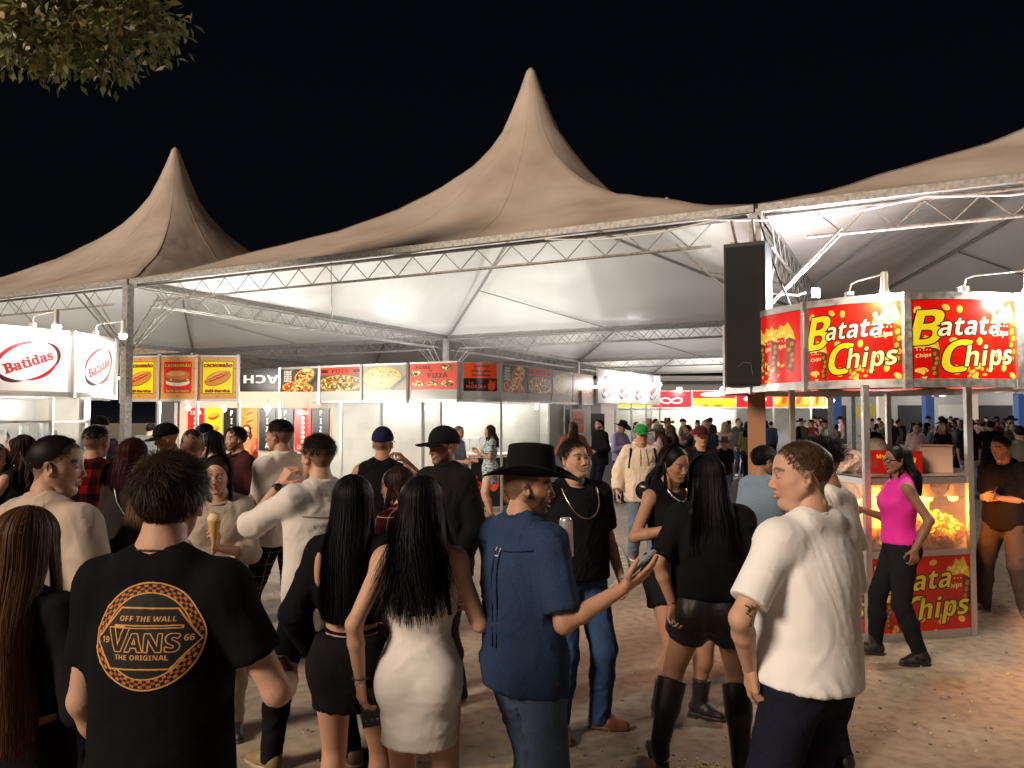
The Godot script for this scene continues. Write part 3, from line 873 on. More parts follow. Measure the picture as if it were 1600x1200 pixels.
func _chips_kiosk() -> void:
	var s := thing("chips_kiosk", "red and yellow round chips kiosk with lettered sign ring at right", "kiosk")
	var v := [Vector3(2.40, 0, -8.6), Vector3(2.42, 0, -7.75), Vector3(2.62, 0, -6.85), Vector3(3.24, 0, -6.30), Vector3(4.20, 0, -6.36), Vector3(5.0, 0, -6.98), Vector3(5.3, 0, -7.9), Vector3(4.9, 0, -8.9), Vector3(3.9, 0, -9.5), Vector3(3.0, 0, -9.3)]
	var red := mat("sign_red", lin(0.6, 0.03, 0.02), 0.35)
	var ta := tex_batata()
	var tb := tex_chip_boxes()
	for k in v.size():
		var a: Vector3 = v[k]
		var b: Vector3 = v[(k + 1) % v.size()]
		board(s, "fascia_panel", a, b, 2.13, 2.88, red, 0.03, 0.075)
		poster(s, "poster", a.lerp(b, 0.03), b.lerp(a, 0.03), 2.18, 2.83, tb if k == 1 else ta, "chip_boxes" if k == 1 else "batata", 0.075, 0.008, 0.25)
		rail(s, a, b, 2.15, 0.07, 0.075)
		rail(s, a, b, 2.865, 0.06, 0.075)
		post(s, a, 2.1, 2.9, 0.06)
	var ceil := MB.new()
	for k in v.size():
		ceil.tri(Vector3(3.8, 2.2, -7.9), v[(k + 1) % v.size()] + Vector3(0, 2.2, 0), v[k] + Vector3(0, 2.2, 0))
	part("ceiling", ceil.done(), mat("plywood_ceiling", lin(0.22, 0.12, 0.06), 0.6), s)
	var c := [Vector3(2.80, 0, -7.7), Vector3(2.955, 0, -6.44), Vector3(3.955, 0, -6.68), Vector3(4.44, 0, -7.5), Vector3(4.2, 0, -8.6), Vector3(3.2, 0, -8.8)]
	var glass := pane("kiosk_glass", Color(0.95, 0.97, 0.97), 0.10)
	var tc := tex_chip_counter()
	for k in c.size():
		var a: Vector3 = c[k]
		var b: Vector3 = c[(k + 1) % c.size()]
		post(s, a, 0, 2.14, 0.05)
		if k >= 4:
			continue
		board(s, "counter_front", a, b, 0.05, 0.71, red, 0.03)
		poster(s, "poster", a.lerp(b, 0.02), b.lerp(a, 0.02), 0.07, 0.69, tc, "chip_counter", 0.0, 0.007, 0.3)
		rail(s, a, b, 0.035, 0.07)
		rail(s, a, b, 0.72, 0.05)
		rail(s, a, b, 1.33, 0.055, 0.0, "rail", 0.08)
		board(s, "glass", a, b, 0.745, 1.30, glass, 0.005)
	var tray := MB.new()
	var shelf := MB.new()
	for k in c.size():
		var a: Vector3 = c[k].lerp(Vector3(3.6, 0, -7.6), 0.02)
		var b: Vector3 = c[(k + 1) % c.size()].lerp(Vector3(3.6, 0, -7.6), 0.02)
		tray.tri(Vector3(3.6, 0.74, -7.6), a + Vector3(0, 0.74, 0), b + Vector3(0, 0.74, 0))
		# the shelf over the warmer is an open ring: the vendors stand inside
		if k < 4:
			var ia := a.lerp(Vector3(3.6, 0, -7.6), 0.42)
			var ib := b.lerp(Vector3(3.6, 0, -7.6), 0.42)
			shelf.quad(a + Vector3(0, 1.365, 0), b + Vector3(0, 1.365, 0), ib + Vector3(0, 1.365, 0), ia + Vector3(0, 1.365, 0))
			shelf.quad(ia + Vector3(0, 1.34, 0), ib + Vector3(0, 1.34, 0), b + Vector3(0, 1.34, 0), a + Vector3(0, 1.34, 0))
			shelf.quad(ia + Vector3(0, 0.745, 0), ia + Vector3(0, 1.34, 0), ib + Vector3(0, 1.34, 0), ib + Vector3(0, 0.745, 0))
	part("tray", tray.done(), alu(), s)
	part("shelf", shelf.done(), mat("shelf_steel", lin(0.5, 0.47, 0.44), 0.35, 0.4), s)
	board(s, "side_board", Vector3(2.44, 0, -7.98), Vector3(2.60, 0, -7.90), 0, 2.12, mat("orange_plywood", lin(0.24, 0.12, 0.055), 0.6), 0.03)
	# heap of potato chips in the warmer
	var n := FastNoiseLite.new()
	n.seed = 4
	n.frequency = 3.0
	var chips := MB.new()
	var cols := PackedColorArray()
	for k in 2600:
		var ang := rng.randf() * TAU
		var rad := sqrt(rng.randf())
		# along the front and left windows
		var t := rng.randf()
		var p: Vector3
		if t < 0.68:
			p = c[1].lerp(c[2], rng.randf_range(0.03, 0.97))
			p += Vector3(0.23, 0, -0.97) * rng.randf_range(0.05, 0.42)
		else:
			p = c[0].lerp(c[1], rng.randf_range(0.1, 0.97)) + Vector3(0.9, 0, 0.1) * rng.randf_range(0.05, 0.36)
		var hh := 0.14 + 0.12 * n.get_noise_2d(p.x * 0.5, p.z * 0.5) + 0.06 * n.get_noise_2d(p.x * 1.5, p.z * 1.5) + 0.08 * (p.x - 3.4)
		p.y = 0.75 + maxf(0.02, hh) * (1.0 - pow(rng.randf(), 2.5) * 0.8)
		var b := Basis.from_euler(Vector3(rng.randf() * TAU, rng.randf() * TAU, rng.randf() * TAU))
		var s1 := rng.randf_range(0.018, 0.032)
		var rowz := []
		for r in 3:
			var line := PackedVector3Array()
			for q in 3:
				var x := (q - 1) * s1
				var z := (r - 1) * s1 * (0.75 if q != 1 else 1.0)
				line.append(p + b * Vector3(x * (0.8 if r != 1 else 1.0), (x * x - z * z) * 14.0, z))
			rowz.append(line)
		chips.sheet(rowz)
		var col := Color(0.62, 0.40, 0.10).lerp(Color(0.75, 0.58, 0.24), rng.randf())
		for q in 9:
			cols.append(col)
	var heap_m := mat("crisp_chips", Color.WHITE, 0.5)
	heap_m.vertex_color_use_as_albedo = true
	var heap := part("chip_heap", to_mesh({"v": chips.v, "n": chips.n, "i": chips.i, "c": cols}), heap_m, self)
	heap.set_meta("kind", "stuff")
	tag(heap, "heap of golden potato chips inside the lit warmer", "chips")
	# heat lamps hanging in the warmer
	var spots := [[Vector3(3.02, 1.16, -6.78), "left one behind the corner post"], [Vector3(3.27, 1.16, -6.80), "second from the left"], [Vector3(3.48, 1.18, -6.85), "beside the woman in pink"], [Vector3(3.72, 1.16, -6.92), "behind the woman in pink"], [Vector3(4.02, 1.15, -7.05), "rightmost, at the window's end"]]
	for q in spots:
		var at: Vector3 = q[0]
		var o := thing("heat_lamp", "glowing orange heat lamp over the chips, " + q[1], "heat lamp", at, 0.0, "heat lamps in the chips warmer")
		part("shade", lathe_mesh([[0.018, 0.10], [0.024, 0.09], [0.03, 0.06], [0.075, 0.0], [0.071, 0.0], [0.026, 0.055]], 18), mat("lamp_shade_steel", lin(0.5, 0.42, 0.35), 0.3, 0.6), o)
		part("rod", tube_mesh([Vector3(0, 0.10, 0), Vector3(0, 0.19, 0)], 0.006, 6), alu(), o)
		part("glass_bulb", lathe_mesh([[0.0, -0.05], [0.035, -0.035], [0.045, 0.0], [0.03, 0.03], [0.0, 0.035]], 14), glow("heat_glow", Color(1.0, 0.62, 0.22), 9.0), o)
		omni(at + Vector3(0, -0.01, 0), Color(1.0, 0.54, 0.20), 1.0, 0.04)
	arm_lamp(Vector3(2.90, 2.88, -6.58), Vector3(0.55, 0, 0.83).normalized(), "lit arm spotlight above the first chips lettering", 1.5, 0.32)
	arm_lamp(Vector3(3.72, 2.88, -6.30), Vector3(0.95, 0, 0.31).normalized(), "lit arm spotlight above the second chips lettering", 1.5, 0.46)
	arm_lamp(Vector3(4.62, 2.88, -6.62), Vector3(0.62, 0, 0.78).normalized(), "lit arm spotlight at the right picture edge", 1.3, 0.34)
	_added_strip(Vector3(3.95, 2.52, -7.9), 1.0, 0.2, "added strip light on top of the chips kiosk inside its sign ring", 3.6)
	# boxes on the shelf
	var bx := thing("red_display_box", "red display box with yellow print on the kiosk shelf", "box", Vector3(3.42, 1.37, -6.95), -0.23)
	part("box", box_mesh(Vector3(0, 0.10, 0), Vector3(0.46, 0.20, 0.16)), mat("box_red", lin(0.42, 0.015, 0.015), 0.4), bx)
	var cv := Canvas.new(160, 70, Color(0.62, 0.06, 0.05))
	cv.text("My", 0.26, 0.12, 0.085, Color(0.95, 0.75, 0.15))
	cv.text("Batata", 0.62, 0.16, 0.13, Color(0.95, 0.75, 0.15), {"slant": 0.2})
	cv.rect(0.05, 0.18, 0.16, 0.16, Color(0.55, 0.18, 0.14))
	poster(bx, "print", Vector3(-0.225, 0, 0.081), Vector3(0.225, 0, 0.081), 0.005, 0.195, cv.done(), "display_box", 0.0, 0.003)
	var cb := thing("cardboard_box", "pale cardboard box on the kiosk shelf behind the woman in pink", "box", Vector3(3.86, 1.37, -7.06), -0.3)
	part("box", box_mesh(Vector3(0, 0.12, 0), Vector3(0.26, 0.24, 0.2)), mat("cardboard", lin(0.42, 0.28, 0.2), 0.8), cb)
	part("flap", box_mesh(Vector3(0, 0.245, 0.02), Vector3(0.27, 0.008, 0.2)), mat("cardboard", lin(0.42, 0.28, 0.2), 0.8), cb)
	var bag := thing("shopping_bags", "crumpled pale printed bags lying on the kiosk shelf", "bags", Vector3(3.06, 1.37, -6.98), 0.2)
	var f := Field.new()
	f.ell(Vector3(0, 0.07, 0), Vector3(0.17, 0.07, 0.11), 0.02)
	f.ell(Vector3(0.1, 0.12, -0.02), Vector3(0.12, 0.07, 0.09), 0.02)
	f.ell(Vector3(-0.1, 0.13, 0.0), Vector3(0.09, 0.08, 0.07), 0.02)
	var md := f.mesh(0.012)
	crumple(md, 0.018, Vector3(16, 16, 16), 8, 0.8)
	part("bag", to_mesh(md), mat("bag_plastic", lin(0.55, 0.42, 0.34), 0.35), bag)

func _speaker_and_flood() -> void:
	var s := thing("loudspeaker", "tall black loudspeaker column mounted on the front tent pole", "loudspeaker", Vector3(2.37, 2.17, -7.68), deg_to_rad(-27.0))
	var blk := mat("speaker_black", lin(0.010, 0.010, 0.011), 0.6)
	var cab := MB.new()
	cab.box(Vector3(0, 0.71, -0.02), Vector3(0.40, 1.42, 0.40))
	part("cabinet", cab.done(), blk, s)
	var gm := mat("speaker_grille", lin(0.013, 0.014, 0.016), 0.8)
	gm.normal_enabled = true
	gm.normal_texture = noise_tex(61, 0.3, 256, null, 1, 6.0)
	gm.uv1_triplanar = true
	gm.uv1_scale = Vector3(4, 4, 4)
	part("grille", box_mesh(Vector3(0, 0.70, 0.188), Vector3(0.36, 1.36, 0.02)), gm, s)
	for q in [-0.12, 0.12]:
		part("bracket", box_mesh(Vector3(q, 1.44, 0.05), Vector3(0.05, 0.03, 0.1)), steel(), s)
	var fm := MB.new()
	fm.tube([Vector3(-0.07, 0.19, 0.2), Vector3(-0.02, 0.235, 0.2), Vector3(0.05, 0.225, 0.2), Vector3(0.06, 0.17, 0.2), Vector3(0.07, 0.11, 0.2)], 0.004, 5)
	part("badge", fm.done(), mat("badge_grey", lin(0.08, 0.08, 0.085), 0.4), s)
	# LED flood on the pole, aimed out to the right
	var at := Vector3(3.22, 3.17, -8.0)
	var f := thing("led_floodlight", "small white LED floodlight shining beside the loudspeaker", "floodlight", at, deg_to_rad(20.0))
	part("housing", box_mesh(Vector3(-0.03, 0.0, -0.05), Vector3(0.11, 0.10, 0.05)), blk, f)
	part("lens", box_mesh(Vector3(-0.03, 0, -0.018), Vector3(0.075, 0.075, 0.012)), glow("led_glow", Color(0.92, 0.97, 1.0), 14.0), f)
	part("yoke", tube_mesh([Vector3(-0.14, 0, -0.05), Vector3(-0.22, -0.03, -0.08), Vector3(-0.6, -0.02, -0.12)], 0.012, 6), steel(), f)
	omni(at + Vector3(0, 0, 0.05), Color(0.94, 0.97, 1.0), 7.0, 0.08)
	var cable := thing("power_cable", "black cable hanging down the pole beside the loudspeaker", "cable")
	part("cable", tube_mesh([Vector3(2.6, 4.0, -8.05), Vector3(2.66, 3.7, -7.98), Vector3(2.78, 3.3, -7.95), Vector3(2.9, 2.95, -7.9)], 0.010, 6), mat("black_rubber", lin(0.02, 0.02, 0.02), 0.7), cable)
	var c2 := thing("white_cable", "white cable strung along the front beam of the tents", "cable")
	var pts := []
	for k in 13:
		var t := k / 12.0
		pts.append(tp(7.6 + 8.0 * t, 3.98 - 0.10 * sin(t * PI * 4.0) * sin(t * PI * 4.0), -0.16))
	part("cable", tube_mesh(pts, 0.010, 6), mat("white_plastic", lin(0.7, 0.7, 0.7), 0.5), c2)

func _tree() -> void:
	var t := thing("broadleaf_tree", "leafy tree branch hanging into the top left of the night sky", "tree", Vector3(-8.8, 0, -7.2))
	var bark := mat("bark", lin(0.14, 0.10, 0.07), 0.9)
	part("trunk", tube_mesh([Vector3(0, 0, 0), Vector3(0.1, 2.0, 0.05), Vector3(0.3, 4.2, 0), Vector3(0.9, 6.2, -0.2)], [0.34, 0.27, 0.23, 0.18], 12), bark, t)
	var tips := []
	var limbs := [[Vector3(0.3, 4.4, 0), Vector3(1.9, 5.9, -0.5), Vector3(3.4, 6.7, -0.8), Vector3(4.9, 6.65, -1.0)], [Vector3(0.9, 6.2, -0.2), Vector3(2.4, 7.3, -0.8), Vector3(4.0, 7.6, -1.2), Vector3(5.4, 7.3, -1.4)], [Vector3(0.6, 5.2, 0), Vector3(2.0, 6.2, 0.3), Vector3(3.3, 6.4, 0.2), Vector3(4.1, 6.0, 0.1)], [Vector3(0.9, 6.2, -0.2), Vector3(1.6, 7.6, 0.4), Vector3(2.6, 8.4, 0.6)]]
	for l in limbs:
		var radii := []
		for k in l.size():
			radii.append(lerpf(0.13, 0.025, float(k) / (l.size() - 1)))
		part("limb", tube_mesh(l, radii, 8), bark, t)
	# twigs and leaves: clumps round the outer limbs
	var twigs := MB.new()
	var leaves := MB.new()
	var cols := PackedColorArray()
	var clumps := [[3.25, 6.45, -1.0, 0.55], [3.8, 6.75, -1.0, 0.75], [4.4, 6.6, -0.9, 0.75], [4.95, 6.75, -1.1, 0.65], [5.25, 6.4, -1.2, 0.50], [4.9, 6.1, -1.0, 0.50], [4.45, 6.02, -0.9, 0.46], [4.05, 6.15, -0.9, 0.42], [4.9, 7.0, -1.2, 0.5], [4.3, 7.1, -1.1, 0.5], [3.4, 7.0, -0.8, 0.5], [2.65, 6.3, -0.4, 0.35], [2.5, 5.95, -0.35, 0.28], [2.6, 6.8, -0.5, 0.5]]
	for q in clumps:
		var c := Vector3(q[0] - 0.55, q[1] - 0.14, q[2])
		var r: float = q[3]
		var nt := int(60 * r)
		for k in nt:
			var d := Vector3(rng.randfn(), rng.randfn() * 0.8 - 0.1, rng.randfn()).normalized()
			var tip := c + d * r * rng.randf_range(0.6, 1.0)
			var mid := c.lerp(tip, 0.5) + Vector3(rng.randfn(), rng.randfn(), rng.randfn()) * 0.05
			twigs.tube([c - d * 0.1, mid, tip], [0.010, 0.006, 0.003], 4, false)
			for w in 15:
				var at := mid.lerp(tip, rng.randf_range(-0.2, 1.1)) + Vector3(rng.randfn(), rng.randfn(), rng.randfn()) * 0.075
				var dir := (d + Vector3(rng.randfn(), rng.randfn() - 0.9, rng.randfn()) * 0.8).normalized()
				var side := dir.cross(Vector3(rng.randfn(), rng.randfn(), rng.randfn())).normalized()
				var up := side.cross(dir)
				var ln := rng.randf_range(0.10, 0.155)
				var wd := ln * 0.22
				leaves.quad(at, at + dir * ln * 0.5 - side * wd + up * 0.012, at + dir * ln, at + dir * ln * 0.5 + side * wd + up * 0.012)
				var g := Color(0.10, 0.145, 0.045).lerp(Color(0.22, 0.215, 0.075), rng.randf())
				if rng.randf() < 0.05:
					g = Color(0.30, 0.22, 0.05)
				for z in 4:
					cols.append(g)
	part("twigs", twigs.done(), bark, t, "stuff")
	var lm := mat("leaf", Color.WHITE, 0.45)
	lm.vertex_color_use_as_albedo = true
	lm.backlight_enabled = true
	lm.backlight = Color(0.25, 0.25, 0.1)
	part("crown", to_mesh({"v": leaves.v, "n": leaves.n, "i": leaves.i, "c": cols}), lm, t, "stuff")

# ------------------------------------------------------------------ print: posters, lettering, emblems
class Canvas:
	var im: Image
	var w: int
	var h: int
	var rnd := RandomNumberGenerator.new()
	func _init(width: int, height: int, c: Color, seed_ := 1) -> void:
		w = width * 2
		h = height * 2
		im = Image.create(w, h, false, Image.FORMAT_RGBA8)
		im.fill(c)
		rnd.seed = seed_
	# all lengths are fractions of the width, y downwards
	func span(y: int, x0: float, x1: float, c: Color) -> void:
		if y < 0 or y >= h:
			return
		var a := maxi(0, int(ceil(x0 - 0.5)))
		var b := mini(w, int(ceil(x1 - 0.5)))
		if b > a:
			im.fill_rect(Rect2i(a, y, b - a, 1), c)
	func rect(x: float, y: float, ww: float, hh: float, c: Color) -> void:
		im.fill_rect(Rect2i(int(x * w), int(y * w), maxi(1, int(ww * w)), maxi(1, int(hh * w))), c)
	func poly(pts: Array, c: Color) -> void:
		var y0 := 1e9
		var y1 := -1e9
		for p in pts:
			y0 = minf(y0, p.y * w)
			y1 = maxf(y1, p.y * w)
		for y in range(maxi(0, int(y0)), mini(h, int(y1) + 1)):
			var yy := y + 0.5
			var xs: Array[float] = []
			for j in pts.size():
				var a: Vector2 = pts[j] * w
				var b: Vector2 = pts[(j + 1) % pts.size()] * w
				if (a.y <= yy) != (b.y <= yy):
					xs.append(a.x + (yy - a.y) / (b.y - a.y) * (b.x - a.x))
			xs.sort()
			for j in range(0, xs.size() - 1, 2):
				span(y, xs[j], xs[j + 1], c)
	func oval(x: float, y: float, rx: float, ry: float, c: Color, turn := 0.0, wobble := 0.0) -> void:
		var pts := []
		var n := 22 if rx * w > 10.0 else 10
		for j in n:
			var a := TAU * j / n
			var k := 1.0 + (rnd.randf() - 0.5) * wobble
			pts.append(Vector2(x, y) + Vector2(cos(a) * rx * k, sin(a) * ry * k).rotated(turn))
		poly(pts, c)
	func ring(x: float, y: float, rx: float, ry: float, th: float, c: Color, turn := 0.0, a0 := 0.0, a1 := TAU, taper := false) -> void:
		var pts := []
		var back := []
		for j in 41:
			var a := lerpf(a0, a1, j / 40.0)
			var t := th * (sin(PI * j / 40.0) if taper else 1.0)
			pts.append(Vector2(x, y) + Vector2(cos(a) * (rx + t), sin(a) * (ry + t)).rotated(turn))
			back.push_front(Vector2(x, y) + Vector2(cos(a) * (rx - t * 0.4), sin(a) * (ry - t * 0.4)).rotated(turn))
		poly(pts + back, c)
	func line(a: Vector2, b: Vector2, th: float, c: Color) -> void:
		var s := (b - a).orthogonal().normalized() * th * 0.5
		poly([a + s, b + s, b - s, a - s], c)
	func tri(a: Vector2, b: Vector2, d: Vector2, c: Color) -> void:
		var y0 := maxi(0, int(minf(a.y, minf(b.y, d.y))))
		var y1 := mini(h - 1, int(maxf(a.y, maxf(b.y, d.y))) + 1)
		for y in range(y0, y1 + 1):
			var yy := y + 0.5
			var lo := 1e9
			var hi := -1e9
			for e in 3:
				var p := a if e == 0 else (b if e == 1 else d)
				var q := b if e == 0 else (d if e == 1 else a)
				if (p.y <= yy) != (q.y <= yy):
					var x := p.x + (yy - p.y) / (q.y - p.y) * (q.x - p.x)
					lo = minf(lo, x)
					hi = maxf(hi, x)
			if hi > lo:
				span(y, lo - 0.35, hi + 0.35, c)
	# centred on (x, y); size is the height of a capital; slant leans to the right
	func text(s: String, x: float, y: float, size: float, c: Color, o := {}) -> void:
		var f := SystemFont.new()
		f.font_names = PackedStringArray([o.get("font", "Droid Sans")])
		f.font_weight = o.get("weight", 700)
		var tm := TextMesh.new()
		tm.font = f
		tm.text = s
		tm.font_size = 48
		tm.pixel_size = 0.01
		tm.depth = 0.0
		tm.curve_step = 3.0
		var v: PackedVector3Array = tm.get_mesh_arrays()[Mesh.ARRAY_VERTEX]
		var lo := Vector2(1e9, 1e9)
		var hi := -lo
		for p in v:
			lo = lo.min(Vector2(p.x, p.y))
			hi = hi.max(Vector2(p.x, p.y))
		var k := size / 0.345
		var mid := (lo + hi) * 0.5
		var slant: float = o.get("slant", 0.0)
		var turn: float = o.get("turn", 0.0)
		var sx: float = o.get("wide", 1.0)
		var bend: float = o.get("bend", 0.0)
		var pts := PackedVector2Array()
		for p in v:
			var q := (Vector2(p.x, p.y) - mid) * k
			q.x = q.x * sx + q.y * slant
			q.y += q.x * q.x * bend
			pts.append((Vector2(x, y) + Vector2(q.x, -q.y).rotated(turn)) * w)
		var th: float = o.get("outline", 0.0) * w
		if th > 0.0:
			for d in 10:
				var off := Vector2.from_angle(TAU * d / 10.0) * th
				for j in range(0, pts.size(), 3):
					tri(pts[j] + off, pts[j + 1] + off, pts[j + 2] + off, o.get("edge", Color.BLACK))
		for j in range(0, pts.size(), 3):
			tri(pts[j], pts[j + 1], pts[j + 2], c)
	func speckle(amount: float) -> void:
		for j in int(w * h * 0.02):
			var x := rnd.randi_range(0, w - 1)
			var y := rnd.randi_range(0, h - 1)
			var c := im.get_pixel(x, y)
			var d := rnd.randf_range(-amount, amount)
			im.fill_rect(Rect2i(x, y, rnd.randi_range(1, 3), rnd.randi_range(1, 3)), Color(c.r + d, c.g + d, c.b + d, c.a))
	func done() -> ImageTexture:
		im.resize(w / 2, h / 2, Image.INTERPOLATE_BILINEAR)
		return ImageTexture.create_from_image(im)

const INK_RED := Color(0.86, 0.08, 0.05)
const INK_YELLOW := Color(0.97, 0.90, 0.16)
const INK_CREAM := Color(0.97, 0.93, 0.62)
const CHIP := Color(0.93, 0.74, 0.22)

func _chips(c: Canvas, x: float, y: float, r: float, n: int) -> void:
	for j in n:
		var a := c.rnd.randf() * TAU
		var d := sqrt(c.rnd.randf()) * r
		var s := c.rnd.randf_range(0.018, 0.03)
		var t := c.rnd.randf() * PI
		var p := Vector2(x + cos(a) * d, y + sin(a) * d * 0.55)
		c.oval(p.x + 0.004, p.y + 0.005, s * 1.25, s * 0.8, Color(0.62, 0.36, 0.05), t)
		c.oval(p.x, p.y, s * 1.2, s * 0.75, CHIP.lerp(Color(1.0, 0.93, 0.55), c.rnd.randf() * 0.6), t)

func _chip_box(c: Canvas, x: float, y: float, k: float) -> void:
	# a carton of crisps, drawn in perspective; no face on it
	c.poly([Vector2(x, y), Vector2(x + 0.2 * k, y - 0.02 * k), Vector2(x + 0.19 * k, y + 0.4 * k), Vector2(x + 0.02 * k, y + 0.42 * k)], Color(0.80, 0.06, 0.04))
	c.poly([Vector2(x + 0.2 * k, y - 0.02 * k), Vector2(x + 0.29 * k, y + 0.03 * k), Vector2(x + 0.27 * k, y + 0.44 * k), Vector2(x + 0.19 * k, y + 0.4 * k)], Color(0.42, 0.22, 0.06))
	for j in 5:
		c.oval(x + 0.235 * k + c.rnd.randf_range(-0.02, 0.02) * k, y + (0.08 + 0.07 * j) * k, 0.022 * k, 0.03 * k, Color(0.72, 0.50, 0.16), 0.3, 0.3)
	c.poly([Vector2(x - 0.01 * k, y), Vector2(x + 0.03 * k, y - 0.11 * k), Vector2(x + 0.07 * k, y - 0.07 * k), Vector2(x + 0.12 * k, y - 0.19 * k), Vector2(x + 0.17 * k, y - 0.16 * k), Vector2(x + 0.21 * k, y - 0.21 * k), Vector2(x + 0.27 * k, y - 0.08 * k), Vector2(x + 0.29 * k, y + 0.03 * k), Vector2(x + 0.2 * k, y - 0.02 * k)], Color(0.90, 0.76, 0.22))
	for j in 7:
		c.oval(x + (0.03 + 0.033 * j) * k, y - c.rnd.randf_range(0.01, 0.12) * k, 0.028 * k, 0.02 * k, Color(0.97, 0.88, 0.45), c.rnd.randf() * 3.0)
	for j in 5:
		c.oval(x + (0.03 + 0.037 * j) * k, y + 0.025 * k, 0.008 * k, 0.009 * k, INK_CREAM)
	c.text("Chips", x + 0.1 * k, y + 0.11 * k, 0.05 * k, INK_CREAM, {"slant": 0.2, "turn": -0.1})
	_chips(c, x + 0.09 * k, y + 0.33 * k, 0.07 * k, 6)

func tex_batata() -> Texture2D:
	var c := Canvas.new(420, 345, INK_RED, 5)
	for j in 16:
		c.oval(c.rnd.randf(), c.rnd.randf() * 0.8, c.rnd.randf_range(0.1, 0.25), c.rnd.randf_range(0.05, 0.14), INK_RED.lerp(Color(0.95, 0.2, 0.05), c.rnd.randf() * 0.5), c.rnd.randf() * 3.0)
	for p in [[0.06, 0.1], [0.3, 0.08], [0.42, 0.1], [0.36, 0.42], [0.6, 0.43], [0.1, 0.78], [0.7, 0.72], [0.85, 0.7], [0.95, 0.78], [0.55, 0.78]]:
		var t := c.rnd.randf() * 3.0
		c.oval(p[0] + 0.006, p[1] + 0.008, 0.042, 0.03, Color(0.5, 0.12, 0.02), t)
		c.oval(p[0], p[1], 0.04, 0.028, Color(0.96, 0.82, 0.34), t)
	_chip_box(c, 0.72, 0.24, 1.0)
	_chip_box(c, 0.03, 0.5, 0.72)
	_chips(c, 0.52, 0.74, 0.15, 14)
	var o := {"slant": 0.28, "outline": 0.011, "edge": Color(0.06, 0.10, 0.02), "turn": -0.06}
	c.text("B", 0.145, 0.285, 0.36, INK_YELLOW, o)
	o = {"slant": 0.22, "outline": 0.010, "edge": Color(0.06, 0.10, 0.02), "turn": -0.05, "wide": 0.90}
	c.text("atata", 0.525, 0.275, 0.19, Color(0.98, 0.97, 0.86), o)
	o = {"slant": 0.26, "outline": 0.011, "edge": Color(0.06, 0.10, 0.02), "turn": -0.06}
	c.text("C", 0.385, 0.585, 0.33, INK_YELLOW, o)
	o = {"slant": 0.22, "outline": 0.010, "edge": Color(0.06, 0.10, 0.02), "turn": -0.06, "wide": 0.92}
	c.text("hips", 0.705, 0.605, 0.20, INK_CREAM, o)
	return c.done()

func tex_chip_boxes() -> Texture2D:
	var c := Canvas.new(300, 345, INK_RED, 9)
	_chip_box(c, 0.55, 0.42, 1.25)
	_chip_box(c, 0.30, 0.44, 1.25)
	_chip_box(c, 0.06, 0.46, 1.25)
	_chips(c, 0.4, 1.02, 0.3, 26)
	return c.done()

func tex_chip_counter() -> Texture2D:
	var c := Canvas.new(420, 300, INK_RED, 15)
	for p in [[0.06, 0.1], [0.3, 0.08], [0.36, 0.37], [0.62, 0.06], [0.1, 0.62], [0.7, 0.64], [0.9, 0.62]]:
		c.oval(p[0], p[1], 0.04, 0.028, Color(0.96, 0.82, 0.34), c.rnd.randf() * 3.0)
	_chip_box(c, 0.74, 0.2, 0.9)
	_chip_box(c, 0.03, 0.42, 0.6)
	_chips(c, 0.5, 0.66, 0.3, 18)
	var o := {"slant": 0.25, "outline": 0.011, "edge": Color(0.06, 0.10, 0.02), "turn": -0.06}
	c.text("B", 0.145, 0.22, 0.25, INK_YELLOW, o)
	c.text("atata", 0.485, 0.235, 0.185, INK_YELLOW, o)
	c.text("C", 0.42, 0.50, 0.24, INK_YELLOW, o)
	c.text("hips", 0.72, 0.52, 0.19, INK_YELLOW, o)
	return c.done()

func tex_batidas() -> Texture2D:
	var c := Canvas.new(420, 290, Color(0.93, 0.92, 0.93), 2)
	var red := Color(0.66, 0.07, 0.10)
	var dark := Color(0.28, 0.06, 0.10)
	c.ring(0.5, 0.345, 0.33, 0.20, 0.030, red, -0.36, PI * 0.95, PI * 1.72, true)
	c.ring(0.5, 0.345, 0.34, 0.205, 0.036, dark, -0.36, PI * 1.72, PI * 2.3, true)
	c.ring(0.5, 0.345, 0.33, 0.20, 0.030, red, -0.36, PI * 0.12, PI * 0.62, true)
	c.ring(0.5, 0.345, 0.34, 0.205, 0.034, dark, -0.36, PI * 0.62, PI * 1.02, true)
	c.text("Batidas", 0.5, 0.35, 0.105, red, {"font": "Droid Serif", "turn": -0.36, "wide": 1.0, "outline": 0.004, "edge": red})
	c.line(Vector2(0.80, 0.30), Vector2(0.93, 0.325), 0.005, Color(0.5, 0.5, 0.55))
	return c.done()

